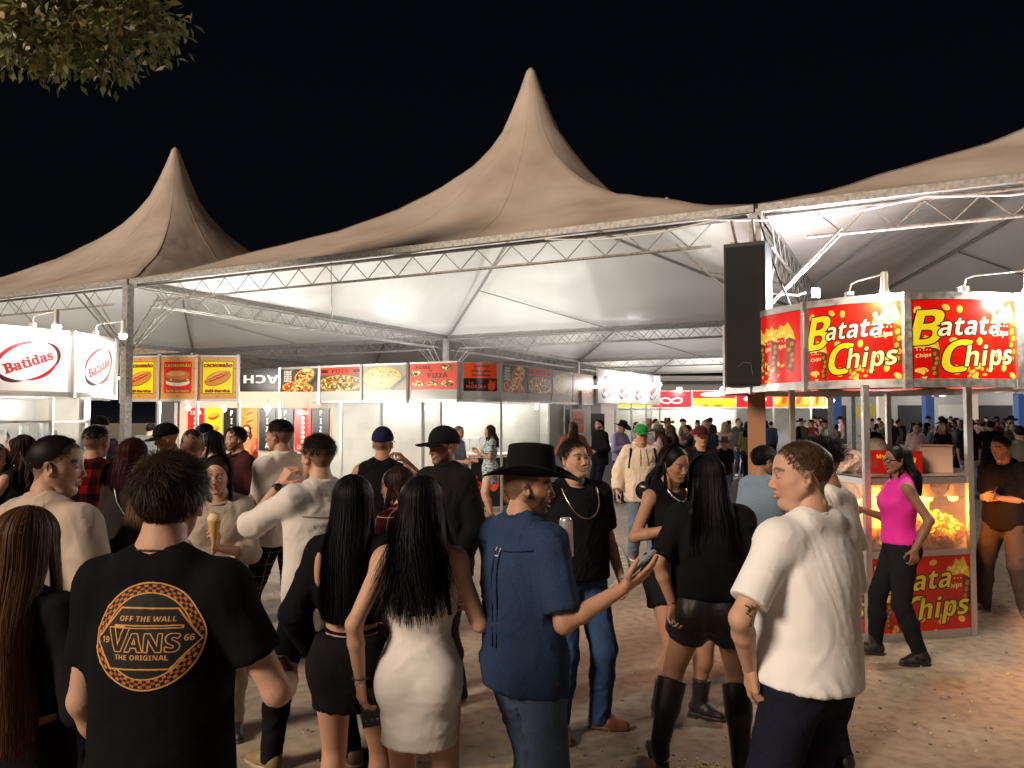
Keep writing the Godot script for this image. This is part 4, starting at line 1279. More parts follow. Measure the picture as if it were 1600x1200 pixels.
func tex_cachorrao(kind: int) -> Texture2D:
	var c := Canvas.new(180, 236, Color(0.82, 0.60, 0.32), 4 + kind)
	var yellow := kind != 1
	var ground := Color(0.96, 0.90, 0.06) if yellow else Color(0.82, 0.10, 0.06)
	c.rect(0.11, 0.12, 0.78, 1.02, Color(0.10, 0.20, 0.06) if yellow else Color(0.85, 0.5, 0.2))
	c.rect(0.125, 0.135, 0.75, 0.99, ground)
	var ink := Color(0.75, 0.10, 0.05) if yellow else Color(0.98, 0.90, 0.25)
	c.text("CACHORRÃO", 0.5, 0.245, 0.085, ink, {"wide": 1.0, "outline": 0.008, "edge": Color(0.08, 0.05, 0.0)})
	c.text("Self-Service", 0.5, 1.055, 0.075, ink, {"wide": 1.08, "outline": 0.007, "edge": Color(0.08, 0.05, 0.0)})
	if yellow:
		c.oval(0.5, 0.66, 0.36, 0.20, Color(0.55, 0.30, 0.08), -0.5)
		c.oval(0.5, 0.65, 0.35, 0.185, Color(0.80, 0.54, 0.22), -0.5)
		c.oval(0.47, 0.595, 0.33, 0.10, Color(0.88, 0.66, 0.34), -0.5)
		c.oval(0.49, 0.62, 0.36, 0.062, Color(0.66, 0.20, 0.08), -0.5)
		c.oval(0.48, 0.61, 0.33, 0.028, Color(0.82, 0.34, 0.16), -0.5)
		for j in 11:
			var t := -0.3 + 0.06 * j
			c.oval(0.49 + t * cos(-0.5), 0.615 + t * sin(-0.5) + 0.014 * sin(j * 2.2), 0.022, 0.013, Color(0.95, 0.82, 0.15))
	else:
		c.oval(0.5, 0.78, 0.33, 0.13, Color(0.93, 0.88, 0.80))
		c.oval(0.5, 0.70, 0.34, 0.10, Color(0.60, 0.34, 0.16), 0.0, 0.15)
		for j in 12:
			c.oval(0.22 + 0.05 * j, 0.68 + c.rnd.randf_range(-0.03, 0.04), 0.035, 0.024, [Color(0.75, 0.12, 0.06), Color(0.3, 0.5, 0.1), Color(0.95, 0.85, 0.6)][j % 3], c.rnd.randf())
		c.oval(0.5, 0.55, 0.33, 0.15, Color(0.78, 0.50, 0.20))
		c.oval(0.46, 0.51, 0.24, 0.085, Color(0.90, 0.68, 0.38))
	for p in [[0.05, 0.2], [0.95, 0.35], [0.06, 0.9], [0.94, 1.1], [0.5, 0.06], [0.5, 1.23]]:
		c.oval(p[0], p[1], 0.03, 0.02, Color(0.72, 0.42, 0.22), 0.4)
	return c.done()

func _toppings(c: Canvas, x: float, y: float, rx: float, ry: float, n: int, turn := 0.0) -> void:
	c.oval(x, y, rx, ry, Color(0.66, 0.42, 0.16), turn, 0.05)
	c.oval(x, y - ry * 0.05, rx * 0.95, ry * 0.92, Color(0.86, 0.66, 0.34), turn, 0.05)
	c.oval(x, y - ry * 0.05, rx * 0.86, ry * 0.82, Color(0.72, 0.26, 0.08), turn, 0.08)
	for j in n:
		var a := c.rnd.randf() * TAU
		var d := sqrt(c.rnd.randf()) * 0.82
		var p := Vector2(cos(a) * d * rx, sin(a) * d * ry).rotated(turn)
		var t: Color = [Color(0.95, 0.84, 0.52), Color(0.90, 0.74, 0.36), Color(0.74, 0.12, 0.06), Color(0.20, 0.34, 0.08), Color(0.10, 0.08, 0.07), Color(0.97, 0.90, 0.70), Color(0.80, 0.36, 0.12)][c.rnd.randi_range(0, 6)]
		c.oval(x + p.x, y + p.y, c.rnd.randf_range(0.016, 0.045), c.rnd.randf_range(0.010, 0.026), t, c.rnd.randf() * 3.0, 0.4)

func tex_pizza(kind: int) -> Texture2D:
	var c := Canvas.new(260, 160, Color(0.30, 0.27, 0.25), 30 + kind)
	if kind == 0:
		for j in 40:
			c.oval(c.rnd.randf(), c.rnd.randf() * 0.62, 0.08, 0.05, Color(0.26, 0.24, 0.23).lerp(Color(0.5, 0.42, 0.34), c.rnd.randf()), c.rnd.randf() * 3.0, 0.3)
		_toppings(c, 0.62, 0.20, 0.28, 0.19, 120, -0.5)
		_toppings(c, 0.45, 0.52, 0.42, 0.18, 150, 0.08)
		c.poly([Vector2(0.75, 0.42), Vector2(1.0, 0.05), Vector2(1.0, 0.2), Vector2(0.82, 0.46)], Color(0.22, 0.20, 0.20))
		for j in 5:
			c.text("PIZZA", 0.19, 0.075 + 0.062 * j, 0.045, Color(0.98, 0.97, 0.94), {"wide": 1.2})
	elif kind == 1:
		_toppings(c, 0.5, 0.42, 0.56, 0.22, 240)
		for j in 26:
			c.oval(c.rnd.randf(), c.rnd.randf_range(0.22, 0.55), 0.05, 0.022, Color(0.16, 0.34, 0.08), c.rnd.randf() * 3.0, 0.3)
		c.rect(0, 0, 1.0, 0.19, Color(0.90, 0.24, 0.12))
		c.text("PIZZA", 0.5, 0.098, 0.10, Color(0.10, 0.08, 0.10), {"wide": 1.15})
		c.rect(0.02, 0.06, 0.17, 0.08, Color(0.12, 0.10, 0.12))
		c.rect(0.81, 0.06, 0.17, 0.08, Color(0.12, 0.10, 0.12))
	elif kind == 2:
		c.im.fill(Color(0.58, 0.55, 0.47))
		c.oval(0.45, 0.30, 0.46, 0.29, Color(0.55, 0.42, 0.20))
		c.oval(0.45, 0.29, 0.43, 0.27, Color(0.74, 0.66, 0.38))
		for j in 190:
			var a := c.rnd.randf() * TAU
			var d := sqrt(c.rnd.randf()) * 0.9
			c.oval(0.45 + cos(a) * d * 0.42, 0.29 + sin(a) * d * 0.26, c.rnd.randf_range(0.01, 0.035), 0.014, [Color(0.84, 0.78, 0.52), Color(0.62, 0.50, 0.22), Color(0.42, 0.46, 0.18), Color(0.80, 0.70, 0.42)][j % 4], c.rnd.randf() * 3.0, 0.3)
		for j in 5:
			c.line(Vector2(0.45, 0.29), Vector2(0.45, 0.29) + Vector2(cos(j * 1.25) * 0.43, sin(j * 1.25) * 0.27), 0.006, Color(0.5, 0.4, 0.2))
		c.poly([Vector2(0.62, 0.56), Vector2(0.97, 0.24), Vector2(1.0, 0.30), Vector2(0.70, 0.62)], Color(0.36, 0.36, 0.36))
	else:
		c.im.fill(Color(0.88, 0.30, 0.20))
		c.text("FOME", 0.30, 0.085, 0.075, Color(0.10, 0.09, 0.12), {"wide": 1.1})
		c.text("DE", 0.46, 0.165, 0.04, Color(0.10, 0.09, 0.12))
		c.text("PIZZA", 0.60, 0.285, 0.10, Color(0.10, 0.09, 0.12), {"wide": 1.1})
		for p in [[0.78, 0.10], [0.15, 0.22]]:
			c.oval(p[0], p[1], 0.13, 0.085, Color(0.30, 0.48, 0.34))
			_toppings(c, p[0], p[1], 0.10, 0.06, 26)
		for j in 3:
			_toppings(c, 0.2 + 0.3 * j, 0.48, 0.13, 0.075, 60)
	c.speckle(0.08)
	return c.done()

func tex_nostra(kind: int) -> Texture2D:
	var c := Canvas.new(230, 170 if kind == 0 else 220, Color(0.09, 0.08, 0.085), 40 + kind)
	var orange := Color(0.93, 0.34, 0.16)
	if kind == 0:
		c.rect(0, 0, 1.0, 0.40, orange)
		for p in [["MINI PIZZA", 0.08], ["PIZZA FAMÍLIA", 0.20], ["PIZZA GRANDE", 0.32]]:
			c.text(p[0], 0.5, p[1], 0.048, Color(0.12, 0.08, 0.08))
		c.text("La", 0.25, 0.51, 0.075, orange)
		c.text("NOSTRA", 0.38, 0.62, 0.09, orange)
		c.oval(0.76, 0.60, 0.11, 0.12, orange, 0.3, 0.1)
		c.poly([Vector2(0.66, 0.56), Vector2(0.72, 0.42), Vector2(0.80, 0.50), Vector2(0.88, 0.44), Vector2(0.86, 0.60)], orange)
	elif kind == 1:
		c.text("La", 0.16, 0.36, 0.11, orange)
		c.text("NOSTRA", 0.44, 0.52, 0.13, orange)
		c.oval(0.76, 0.50, 0.15, 0.17, orange, 0.3, 0.1)
		c.poly([Vector2(0.62, 0.46), Vector2(0.72, 0.26), Vector2(0.80, 0.36), Vector2(0.92, 0.28), Vector2(0.90, 0.5)], orange)
	else:
		c.text("La", 0.30, 0.09, 0.09, orange)
		c.text("NOSTRA", 0.45, 0.20, 0.085, orange)
		_toppings(c, 0.5, 0.66, 0.5, 0.34, 300)
	return c.done()

func tex_caixa() -> Texture2D:
	var c := Canvas.new(120, 120, Color(0.84, 0.12, 0.10))
	c.text("CAIXA", 0.5, 0.46, 0.24, Color(0.20, 0.04, 0.05), {"wide": 0.85})
	return c.done()

func tex_upside_down(kind: int) -> Texture2D:
	# the black panels hang upside down on the stall
	var c := Canvas.new(200 if kind == 0 else 160, 150, Color(0.035, 0.037, 0.042), 6)
	if kind == 0:
		c.text("CACH", 0.62, 0.30, 0.25, Color(0.85, 0.85, 0.85), {"turn": PI, "wide": 1.2})
	else:
		c.text("pepsi", 0.5, 0.40, 0.11, Color(0.88, 0.88, 0.9), {"turn": PI, "wide": 1.1})
		c.text("ZERO", 0.5, 0.24, 0.06, Color(0.6, 0.6, 0.62), {"turn": PI})
		c.oval(0.5, 0.76, 0.25, 0.25, Color(0.92, 0.92, 0.94))
		var up := []
		var low := []
		for j in 25:
			var a := PI + PI * j / 24.0
			up.append(Vector2(0.5 + cos(a) * 0.235, 0.76 + sin(a) * 0.235))
			low.append(Vector2(0.5 - cos(a) * 0.235, 0.76 - sin(a) * 0.235))
		for j in 12:
			var t := j / 11.0
			up.append(Vector2(0.735 - 0.47 * t, 0.70 + 0.07 * sin(t * TAU) - 0.06 * t))
			low.append(Vector2(0.265 + 0.47 * t, 0.84 - 0.07 * sin(t * TAU) + 0.03 * t))
		c.poly(up, Color(0.05, 0.22, 0.62))
		c.poly(low, Color(0.80, 0.08, 0.10))
	return c.done()

func tex_menu(kind: int) -> Texture2D:
	var c := Canvas.new(120, 220, [Color(0.82, 0.12, 0.08), Color(0.90, 0.45, 0.08), Color(0.07, 0.06, 0.06), Color(0.95, 0.84, 0.1)][kind], 60 + kind)
	if kind == 0:
		c.text("CAIXA", 0.5, 0.2, 0.17, Color(0.96, 0.93, 0.88))
		for j in 6:
			c.oval(0.5, 0.45 + 0.2 * j, 0.12, 0.08, Color(0.96, 0.93, 0.88))
		c.text("CAIXA", 0.5, 1.7, 0.17, Color(0.96, 0.93, 0.88))
	elif kind == 1:
		for j in 5:
			c.oval(0.5, 0.25 + 0.34 * j, 0.33, 0.14, Color(0.88, 0.60, 0.22), -0.3)
			c.oval(0.5, 0.24 + 0.34 * j, 0.30, 0.05, Color(0.72, 0.16, 0.06), -0.3)
	elif kind == 2:
		for j in 5:
			c.text("PIZZA"[j], 0.5, 0.22 + 0.35 * j, 0.24, Color(0.94, 0.92, 0.9))
	else:
		for j in 3:
			c.oval(0.5, 0.35 + 0.55 * j, 0.36, 0.16, Color(0.70, 0.16, 0.06), -0.2)
			c.oval(0.5, 0.30 + 0.55 * j, 0.33, 0.10, Color(0.86, 0.56, 0.2), -0.2)
	return c.done()

func tex_far_sign(kind: int) -> Texture2D:
	var c := Canvas.new(200, 128, [Color(0.86, 0.84, 0.08), Color(0.85, 0.06, 0.12), Color(0.88, 0.10, 0.08), Color(0.86, 0.07, 0.10), Color(0.92, 0.45, 0.08)][kind], 80 + kind)
	if kind == 0:
		for j in 4:
			c.rect(0.25, 0.14 + 0.11 * j, 0.5, 0.05, Color(0.94, 0.92, 0.45))
	elif kind == 1:
		c.ring(0.36, 0.38, 0.12, 0.09, 0.03, Color(0.98, 0.90, 0.85), 0.3)
		c.ring(0.64, 0.38, 0.12, 0.09, 0.03, Color(0.98, 0.90, 0.85), -0.3)
	elif kind == 2:
		c.rect(0, 0.32, 1.0, 0.32, Color(0.96, 0.62, 0.10))
		c.oval(0.45, 0.14, 0.26, 0.08, Color(0.97, 0.93, 0.88))
		for j in 18:
			c.oval(0.03 + 0.056 * j, 0.32, 0.03, 0.03, Color(0.96, 0.62, 0.10))
		c.oval(0.3, 0.57, 0.1, 0.05, Color(0.85, 0.25, 0.06)); c.oval(0.6, 0.58, 0.12, 0.05, Color(0.85, 0.25, 0.06))
	elif kind == 3:
		c.oval(0.36, 0.33, 0.17, 0.10, Color(0.98, 0.95, 0.9), 0.1, 0.2); c.oval(0.68, 0.34, 0.15, 0.09, Color(0.98, 0.95, 0.9), -0.1, 0.2)
	else:
		for j in 5:
			c.oval(0.1 + 0.2 * j, 0.32, 0.07, 0.22, Color(0.85, 0.20, 0.06) if j % 2 else Color(0.95, 0.70, 0.25), 0.2)
	return c.done()

func tex_round_logo() -> Texture2D:
	# the print on the back of the black tee: a chequered ring, a hexagon and lettering
	var c := Canvas.new(512, 512, Color(0, 0, 0, 0), 7)
	var ink := Color(0.80, 0.58, 0.28)
	var rust := Color(0.62, 0.30, 0.10)
	var disk := func(r: float, col: Color):
		var pts := []
		for j in 120:
			pts.append(Vector2(0.5, 0.5) + Vector2.from_angle(TAU * j / 120.0) * r)
		c.poly(pts, col)
	var black := Color(0.012, 0.012, 0.016)
	c.im.fill(Color(0, 0, 0, 0))
	disk.call(0.490, ink)
	disk.call(0.474, black)
	for lane in 3:
		var r0 := 0.466 - lane * 0.024
		for j in 72:
			if (j + lane) % 2:
				continue
			var a := TAU * j / 72.0
			var b := TAU * (j + 1) / 72.0
			c.poly([Vector2(0.5, 0.5) + Vector2.from_angle(a) * r0, Vector2(0.5, 0.5) + Vector2.from_angle(b) * r0, Vector2(0.5, 0.5) + Vector2.from_angle(b) * (r0 - 0.024), Vector2(0.5, 0.5) + Vector2.from_angle(a) * (r0 - 0.024)], rust.lerp(ink, 0.45 if lane != 1 else 0.1))
	disk.call(0.392, ink)
	disk.call(0.378, black)
	# the hexagon covers the ring at the left and right
	var hx := [Vector2(0.03, 0.53), Vector2(0.235, 0.245), Vector2(0.765, 0.245), Vector2(0.97, 0.53), Vector2(0.735, 0.80), Vector2(0.175, 0.80)]
	c.poly(hx, ink)
	var inner := []
	for p in hx:
		inner.append(Vector2(0.5, 0.52) + (p - Vector2(0.5, 0.52)) * Vector2(0.962, 0.945))
	c.poly(inner, black)
	c.text("OFF THE WALL", 0.5, 0.345, 0.046, ink, {"wide": 1.18})
	c.text("THE ORIGINAL", 0.475, 0.685, 0.046, ink, {"wide": 1.12})
	c.text("19", 0.12, 0.535, 0.055, ink)
	c.text("66", 0.87, 0.515, 0.055, ink)
	var o := {"outline": 0.011, "edge": ink, "wide": 1.15}
	c.text("V", 0.255, 0.53, 0.20, black, o)
	c.text("ANS", 0.565, 0.555, 0.152, black, o)
	c.line(Vector2(0.20, 0.415), Vector2(0.82, 0.415), 0.034, ink)
	c.line(Vector2(0.315, 0.416), Vector2(0.80, 0.416), 0.012, black)
	return c.done()

func tex_bag_print() -> Texture2D:
	var c := Canvas.new(128, 128, Color(0.012, 0.012, 0.014), 3)
	c.poly([Vector2(0.1, 0.12), Vector2(0.5, 0.16), Vector2(0.9, 0.24), Vector2(0.85, 0.34), Vector2(0.45, 0.30), Vector2(0.15, 0.22)], Color(0.85, 0.84, 0.8))
	for j in 2:
		for k in 5:
			c.rect(0.26 + 0.1 * k, 0.56 + 0.16 * j, 0.075, 0.11, Color(0.85, 0.84, 0.8))
			c.rect(0.285 + 0.1 * k, 0.59 + 0.16 * j, 0.025, 0.03, Color(0.03, 0.03, 0.03))
	return c.done()

func tex_plaid(kind: int) -> Texture2D:
	var c := Canvas.new(128, 128, Color.BLACK, 90 + kind)
	if kind == 0:    # buffalo check, red and black
		c.im.fill(Color(0.42, 0.035, 0.04))
		c.rect(0, 0, 0.5, 1, Color(0.17, 0.02, 0.025)); c.rect(0, 0, 1, 0.5, Color(0.17, 0.02, 0.025)); c.rect(0, 0, 0.5, 0.5, Color(0.02, 0.018, 0.02))
	elif kind == 1:  # wine red with white lines
		c.im.fill(Color(0.28, 0.03, 0.05))
		c.rect(0, 0, 0.45, 1, Color(0.16, 0.02, 0.04)); c.rect(0, 0, 1, 0.45, Color(0.16, 0.02, 0.04)); c.rect(0, 0, 0.45, 0.45, Color(0.05, 0.02, 0.03))
		c.rect(0.70, 0, 0.035, 1, Color(0.72, 0.62, 0.60)); c.rect(0, 0.70, 1, 0.035, Color(0.72, 0.62, 0.60))
	elif kind == 2:  # dark trousers with thin pale lines
		c.im.fill(Color(0.030, 0.028, 0.030))
		c.rect(0, 0, 0.3, 1, Color(0.075, 0.07, 0.068)); c.rect(0, 0, 1, 0.3, Color(0.075, 0.07, 0.068))
		c.rect(0.62, 0, 0.05, 1, Color(0.50, 0.45, 0.36)); c.rect(0, 0.62, 1, 0.05, Color(0.50, 0.45, 0.36))
	elif kind == 3:  # zebra print
		c.im.fill(Color(0.70, 0.76, 0.76))
		for j in 70:
			var p := Vector2(c.rnd.randf(), c.rnd.randf())
			var t := c.rnd.randf_range(-0.5, 0.9)
			for dx in [-1, 0, 1]:
				c.oval(p.x + dx, p.y, 0.10, 0.022, Color(0.03, 0.04, 0.05), t, 0.4)
	elif kind == 4:  # blue and white small check
		c.im.fill(Color(0.10, 0.13, 0.25))
		c.rect(0, 0, 0.4, 1, Color(0.45, 0.48, 0.58)); c.rect(0, 0, 1, 0.4, Color(0.30, 0.33, 0.45))
	return c.done()

# ------------------------------------------------------------------ distance-field modelling (bodies, clothes, hats)
class Prim:
	var ellipsoid := false
	var a := Vector3.ZERO
	var b := Vector3.ZERO
	var ra := 0.0
	var rb := 0.0
	var rad := Vector3.ONE
	var turn := Basis.IDENTITY
	var k := 0.02
	var n := Vector3.ZERO
	var s := 1.0
	var carve := false
	var cp: Array[Vector3] = []
	var cn: Array[Vector3] = []
	func clip(p: Vector3, d: Vector3) -> Prim:
		cp.append(p)
		cn.append(d.normalized())
		return self
	func flat(axis: Vector3, amount: float) -> Prim:
		n = axis.normalized()
		s = 1.0 / amount
		return self

class Field:
	var prims: Array[Prim] = []
	func cap(a: Vector3, b: Vector3, ra: float, rb: float, k := 0.02) -> Prim:
		var p := Prim.new()
		p.a = a; p.b = b; p.ra = ra; p.rb = rb; p.k = k
		prims.append(p)
		return p
	func ell(c: Vector3, r: Vector3, k := 0.02, turn := Basis.IDENTITY) -> Prim:
		var p := Prim.new()
		p.ellipsoid = true; p.a = c; p.b = c; p.rad = r; p.k = k; p.turn = turn
		p.ra = maxf(r.x, maxf(r.y, r.z)); p.rb = p.ra
		prims.append(p)
		return p
	func clip_all(at: Vector3, d: Vector3) -> void:
		for p in prims:
			p.clip(at, d)
	# surface nets: one vertex in each crossed cell, one quad round each crossed edge
	func mesh(h: float) -> Dictionary:
		var lo := Vector3(1e9, 1e9, 1e9)
		var hi := -lo
		for p in prims:
			if p.carve:
				continue
			var r := Vector3.ONE * (maxf(p.ra, p.rb))
			if p.ellipsoid and p.turn == Basis.IDENTITY:
				r = p.rad
			lo = lo.min(p.a.min(p.b) - r)
			hi = hi.max(p.a.max(p.b) + r)
		lo -= Vector3.ONE * 2.5 * h
		hi += Vector3.ONE * 2.5 * h
		var nx := int((hi.x - lo.x) / h) + 1
		var ny := int((hi.y - lo.y) / h) + 1
		var nz := int((hi.z - lo.z) / h) + 1
		var sy := nx
		var sz := nx * ny
		var f := PackedFloat32Array()
		f.resize(nx * ny * nz)
		f.fill(1.0)
		for p in prims:
			var r := Vector3.ONE * maxf(p.ra, p.rb)
			if p.ellipsoid and p.turn == Basis.IDENTITY:
				r = p.rad
			r += Vector3.ONE * (p.k * 0.6 + 2.2 * h)
			var l := (p.a.min(p.b) - r - lo) / h
			var u := (p.a.max(p.b) + r - lo) / h
			var x0 := maxi(0, int(l.x)); var x1 := mini(nx - 1, int(u.x) + 1)
			var y0 := maxi(0, int(l.y)); var y1 := mini(ny - 1, int(u.y) + 1)
			var z0 := maxi(0, int(l.z)); var z1 := mini(nz - 1, int(u.z) + 1)
			var ba := p.b - p.a
			var inv := 1.0 / maxf(ba.length_squared(), 1e-9)
			var a := p.a
			var ra := p.ra
			var dr := p.rb - p.ra
			var k := p.k
			var ik := 1.0 / maxf(k, 1e-6)
			var nn := p.n
			var ss := p.s - 1.0
			var bent := ss != 0.0
			var is_e := p.ellipsoid
			var tb := p.turn.transposed()
			var turned := p.turn != Basis.IDENTITY
			var ir := Vector3(1.0 / p.rad.x, 1.0 / p.rad.y, 1.0 / p.rad.z)
			var carve := p.carve
			var nclip := p.cp.size()
			var clip0 := p.cp[0] if nclip else Vector3.ZERO
			var cn0 := p.cn[0] if nclip else Vector3.ZERO
			for z in range(z0, z1 + 1):
				for y in range(y0, y1 + 1):
					var i := z * sz + y * sy + x0
					var q := lo + Vector3(x0, y, z) * h
					for x in range(x0, x1 + 1):
						var pa := q - a
						var d: float
						if is_e:
							if turned:
								pa = tb * pa
							var e := pa * ir
							var k0 := e.length()
							d = k0 * (k0 - 1.0) / maxf((e * ir).length(), 1e-6)
						else:
							if bent:
								pa += nn * (pa.dot(nn) * ss)
							var t := clampf(pa.dot(ba) * inv, 0.0, 1.0)
							d = (pa - ba * t).length() - (ra + dr * t)
						if nclip:
							d = maxf(d, (q - clip0).dot(cn0))
							for c in range(1, nclip):
								d = maxf(d, (q - p.cp[c]).dot(p.cn[c]))
						var g := f[i]
						if carve:
							d = -d
							var w := k - absf(g - d)
							g = maxf(g, d)
							if w > 0.0:
								g += w * w * ik * 0.25
							f[i] = g
						else:
							var w := k - absf(g - d)
							g = minf(g, d)
							if w > 0.0:
								g -= w * w * ik * 0.25
							f[i] = g
						i += 1
						q.x += h
		var verts := PackedVector3Array()
		var norms := PackedVector3Array()
		var ids := PackedInt32Array()
		var cells := PackedInt32Array()
		cells.resize(f.size())
		var quick := 3.2 * h
		var c1 := 1; var c2 := sy; var c3 := sy + 1
		var c4 := sz; var c5 := sz + 1; var c6 := sz + sy; var c7 := sz + sy + 1
		for z in nz - 1:
			for y in ny - 1:
				var i := z * sz + y * sy - 1
				for x in nx - 1:
					i += 1
					var v0 := f[i]
					if v0 > quick or v0 < -quick:
						continue
					var v1 := f[i + c1]; var v2 := f[i + c2]; var v3 := f[i + c3]
					var v4 := f[i + c4]; var v5 := f[i + c5]; var v6 := f[i + c6]; var v7 := f[i + c7]
					var m := int(v0 < 0.0) + int(v1 < 0.0) + int(v2 < 0.0) + int(v3 < 0.0) + int(v4 < 0.0) + int(v5 < 0.0) + int(v6 < 0.0) + int(v7 < 0.0)
					if m == 0 or m == 8:
						continue
					var s := Vector3.ZERO
					var c := 0
					if (v0 < 0.0) != (v1 < 0.0): s += Vector3(v0 / (v0 - v1), 0, 0); c += 1
					if (v2 < 0.0) != (v3 < 0.0): s += Vector3(v2 / (v2 - v3), 1, 0); c += 1
					if (v4 < 0.0) != (v5 < 0.0): s += Vector3(v4 / (v4 - v5), 0, 1); c += 1
					if (v6 < 0.0) != (v7 < 0.0): s += Vector3(v6 / (v6 - v7), 1, 1); c += 1
					if (v0 < 0.0) != (v2 < 0.0): s += Vector3(0, v0 / (v0 - v2), 0); c += 1
					if (v1 < 0.0) != (v3 < 0.0): s += Vector3(1, v1 / (v1 - v3), 0); c += 1
					if (v4 < 0.0) != (v6 < 0.0): s += Vector3(0, v4 / (v4 - v6), 1); c += 1
					if (v5 < 0.0) != (v7 < 0.0): s += Vector3(1, v5 / (v5 - v7), 1); c += 1
					if (v0 < 0.0) != (v4 < 0.0): s += Vector3(0, 0, v0 / (v0 - v4)); c += 1
					if (v1 < 0.0) != (v5 < 0.0): s += Vector3(1, 0, v1 / (v1 - v5)); c += 1
					if (v2 < 0.0) != (v6 < 0.0): s += Vector3(0, 1, v2 / (v2 - v6)); c += 1
					if (v3 < 0.0) != (v7 < 0.0): s += Vector3(1, 1, v3 / (v3 - v7)); c += 1
					s /= c
					cells[i] = verts.size()
					verts.append(lo + (Vector3(x, y, z) + s) * h)
					var gx := (v1 - v0) * (1.0 - s.y) * (1.0 - s.z) + (v3 - v2) * s.y * (1.0 - s.z) + (v5 - v4) * (1.0 - s.y) * s.z + (v7 - v6) * s.y * s.z
					var gy := (v2 - v0) * (1.0 - s.x) * (1.0 - s.z) + (v3 - v1) * s.x * (1.0 - s.z) + (v6 - v4) * (1.0 - s.x) * s.z + (v7 - v5) * s.x * s.z
					var gz := (v4 - v0) * (1.0 - s.x) * (1.0 - s.y) + (v5 - v1) * s.x * (1.0 - s.y) + (v6 - v2) * (1.0 - s.x) * s.y + (v7 - v3) * s.x * s.y
					norms.append(Vector3(gx, gy, gz).normalized())
					if x == 0 or y == 0 or z == 0:
						continue
					var inside := v0 < 0.0
					if inside != (v1 < 0.0):
						_quad(ids, cells[i], cells[i - sy], cells[i - sy - sz], cells[i - sz], inside)
					if inside != (v2 < 0.0):
						_quad(ids, cells[i], cells[i - sz], cells[i - sz - 1], cells[i - 1], inside)
					if inside != (v4 < 0.0):
						_quad(ids, cells[i], cells[i - 1], cells[i - 1 - sy], cells[i - sy], inside)
		return {"v": verts, "n": norms, "i": ids}
	func _quad(ids: PackedInt32Array, a: int, b: int, c: int, d: int, inside: bool) -> void:
		if inside:
			ids.append(a); ids.append(d); ids.append(c); ids.append(a); ids.append(c); ids.append(b)
		else:
			ids.append(a); ids.append(b); ids.append(c); ids.append(a); ids.append(c); ids.append(d)

# creases and folds: pushes the vertices along their normals, then makes the normals anew
static func crumple(m: Dictionary, amp: float, freq: Vector3, seed_: int, fine := 0.35) -> void:
	var v: PackedVector3Array = m.v
	var n: PackedVector3Array = m.n
	var ids: PackedInt32Array = m.i
	var z := FastNoiseLite.new()
	z.seed = seed_
	z.frequency = 1.0
	z.noise_type = FastNoiseLite.TYPE_SIMPLEX
	z.fractal_type = FastNoiseLite.FRACTAL_NONE
	for i in v.size():
		var p := v[i]
		# soft waves, and long creases that run slantwise down the cloth
		var w := z.get_noise_3d(p.x * 3.0, p.y * 3.0 + 7.0, p.z * 3.0)
		var sl := 0.55 * tanh((p.x + w * 0.1) * 9.0)
		var a := z.get_noise_3d(p.x * freq.x * 0.6, p.y * freq.y * 0.8 + w, p.z * freq.z * 0.6)
		var c := z.get_noise_3d((p.x + p.y * sl) * freq.x * 0.95 + w * 0.5, (p.y - p.x * sl) * freq.y * 0.45 + 20.0, p.z * freq.z * 0.7)
		var b := z.get_noise_3d(p.x * freq.x * 2.3 + 40.0, p.y * freq.y * 2.1 + w * 2.0, p.z * freq.z * 2.3)
		var g := 0.85 * a + 0.5 * maxf(0.0, 1.0 - absf(c) * 3.6) + b * fine
		v[i] = p + n[i] * (amp * (g if g > 0.0 else g * 0.3))
	m.v = v
	m.n = smooth_normals(v, ids)

static func smooth_normals(v: PackedVector3Array, ids: PackedInt32Array) -> PackedVector3Array:
	var n := PackedVector3Array()
	n.resize(v.size())
	for t in range(0, ids.size(), 3):
		var a := ids[t]; var b := ids[t + 1]; var c := ids[t + 2]
		var g := (v[c] - v[a]).cross(v[b] - v[a])
		n[a] += g; n[b] += g; n[c] += g
	for i in n.size():
		n[i] = n[i].normalized()
	return n

static func paint(m: Dictionary, c: Color) -> void:
	var k := PackedColorArray()
	k.resize(m.v.size())
	k.fill(c)
	m.c = k

static func moved(m: Dictionary, t: Transform3D) -> void:
	m.v = t * (m.v as PackedVector3Array)
	var r := Transform3D(t.basis.orthonormalized(), Vector3.ZERO)
	m.n = r * (m.n as PackedVector3Array)

static func joined(list: Array) -> Dictionary:
	var r := {"v": PackedVector3Array(), "n": PackedVector3Array(), "i": PackedInt32Array(), "c": PackedColorArray()}
	for m in list:
		var base: int = r.v.size()
		r.v.append_array(m.v)
		r.n.append_array(m.n)
		if m.has("c"):
			r.c.append_array(m.c)
		var ids: PackedInt32Array = m.i
		var out := PackedInt32Array()
		out.resize(ids.size())
		for i in ids.size():
			out[i] = ids[i] + base
		r.i.append_array(out)
	return r

static func to_mesh(m: Dictionary) -> ArrayMesh:
	var a := []
	a.resize(Mesh.ARRAY_MAX)
	a[Mesh.ARRAY_VERTEX] = m.v
	a[Mesh.ARRAY_NORMAL] = m.n
	a[Mesh.ARRAY_INDEX] = m.i
	if m.has("c") and m.c.size() == m.v.size():
		a[Mesh.ARRAY_COLOR] = m.c
	if m.has("uv"):
		a[Mesh.ARRAY_TEX_UV] = m.uv
	var r := ArrayMesh.new()
	r.add_surface_from_arrays(Mesh.PRIMITIVE_TRIANGLES, a)
	return r

# ------------------------------------------------------------------ people
const SKIN := {"fair": Color(0.52, 0.31, 0.215), "tan": Color(0.42, 0.235, 0.15), "brown": Color(0.27, 0.145, 0.088), "dark": Color(0.15, 0.075, 0.048)}

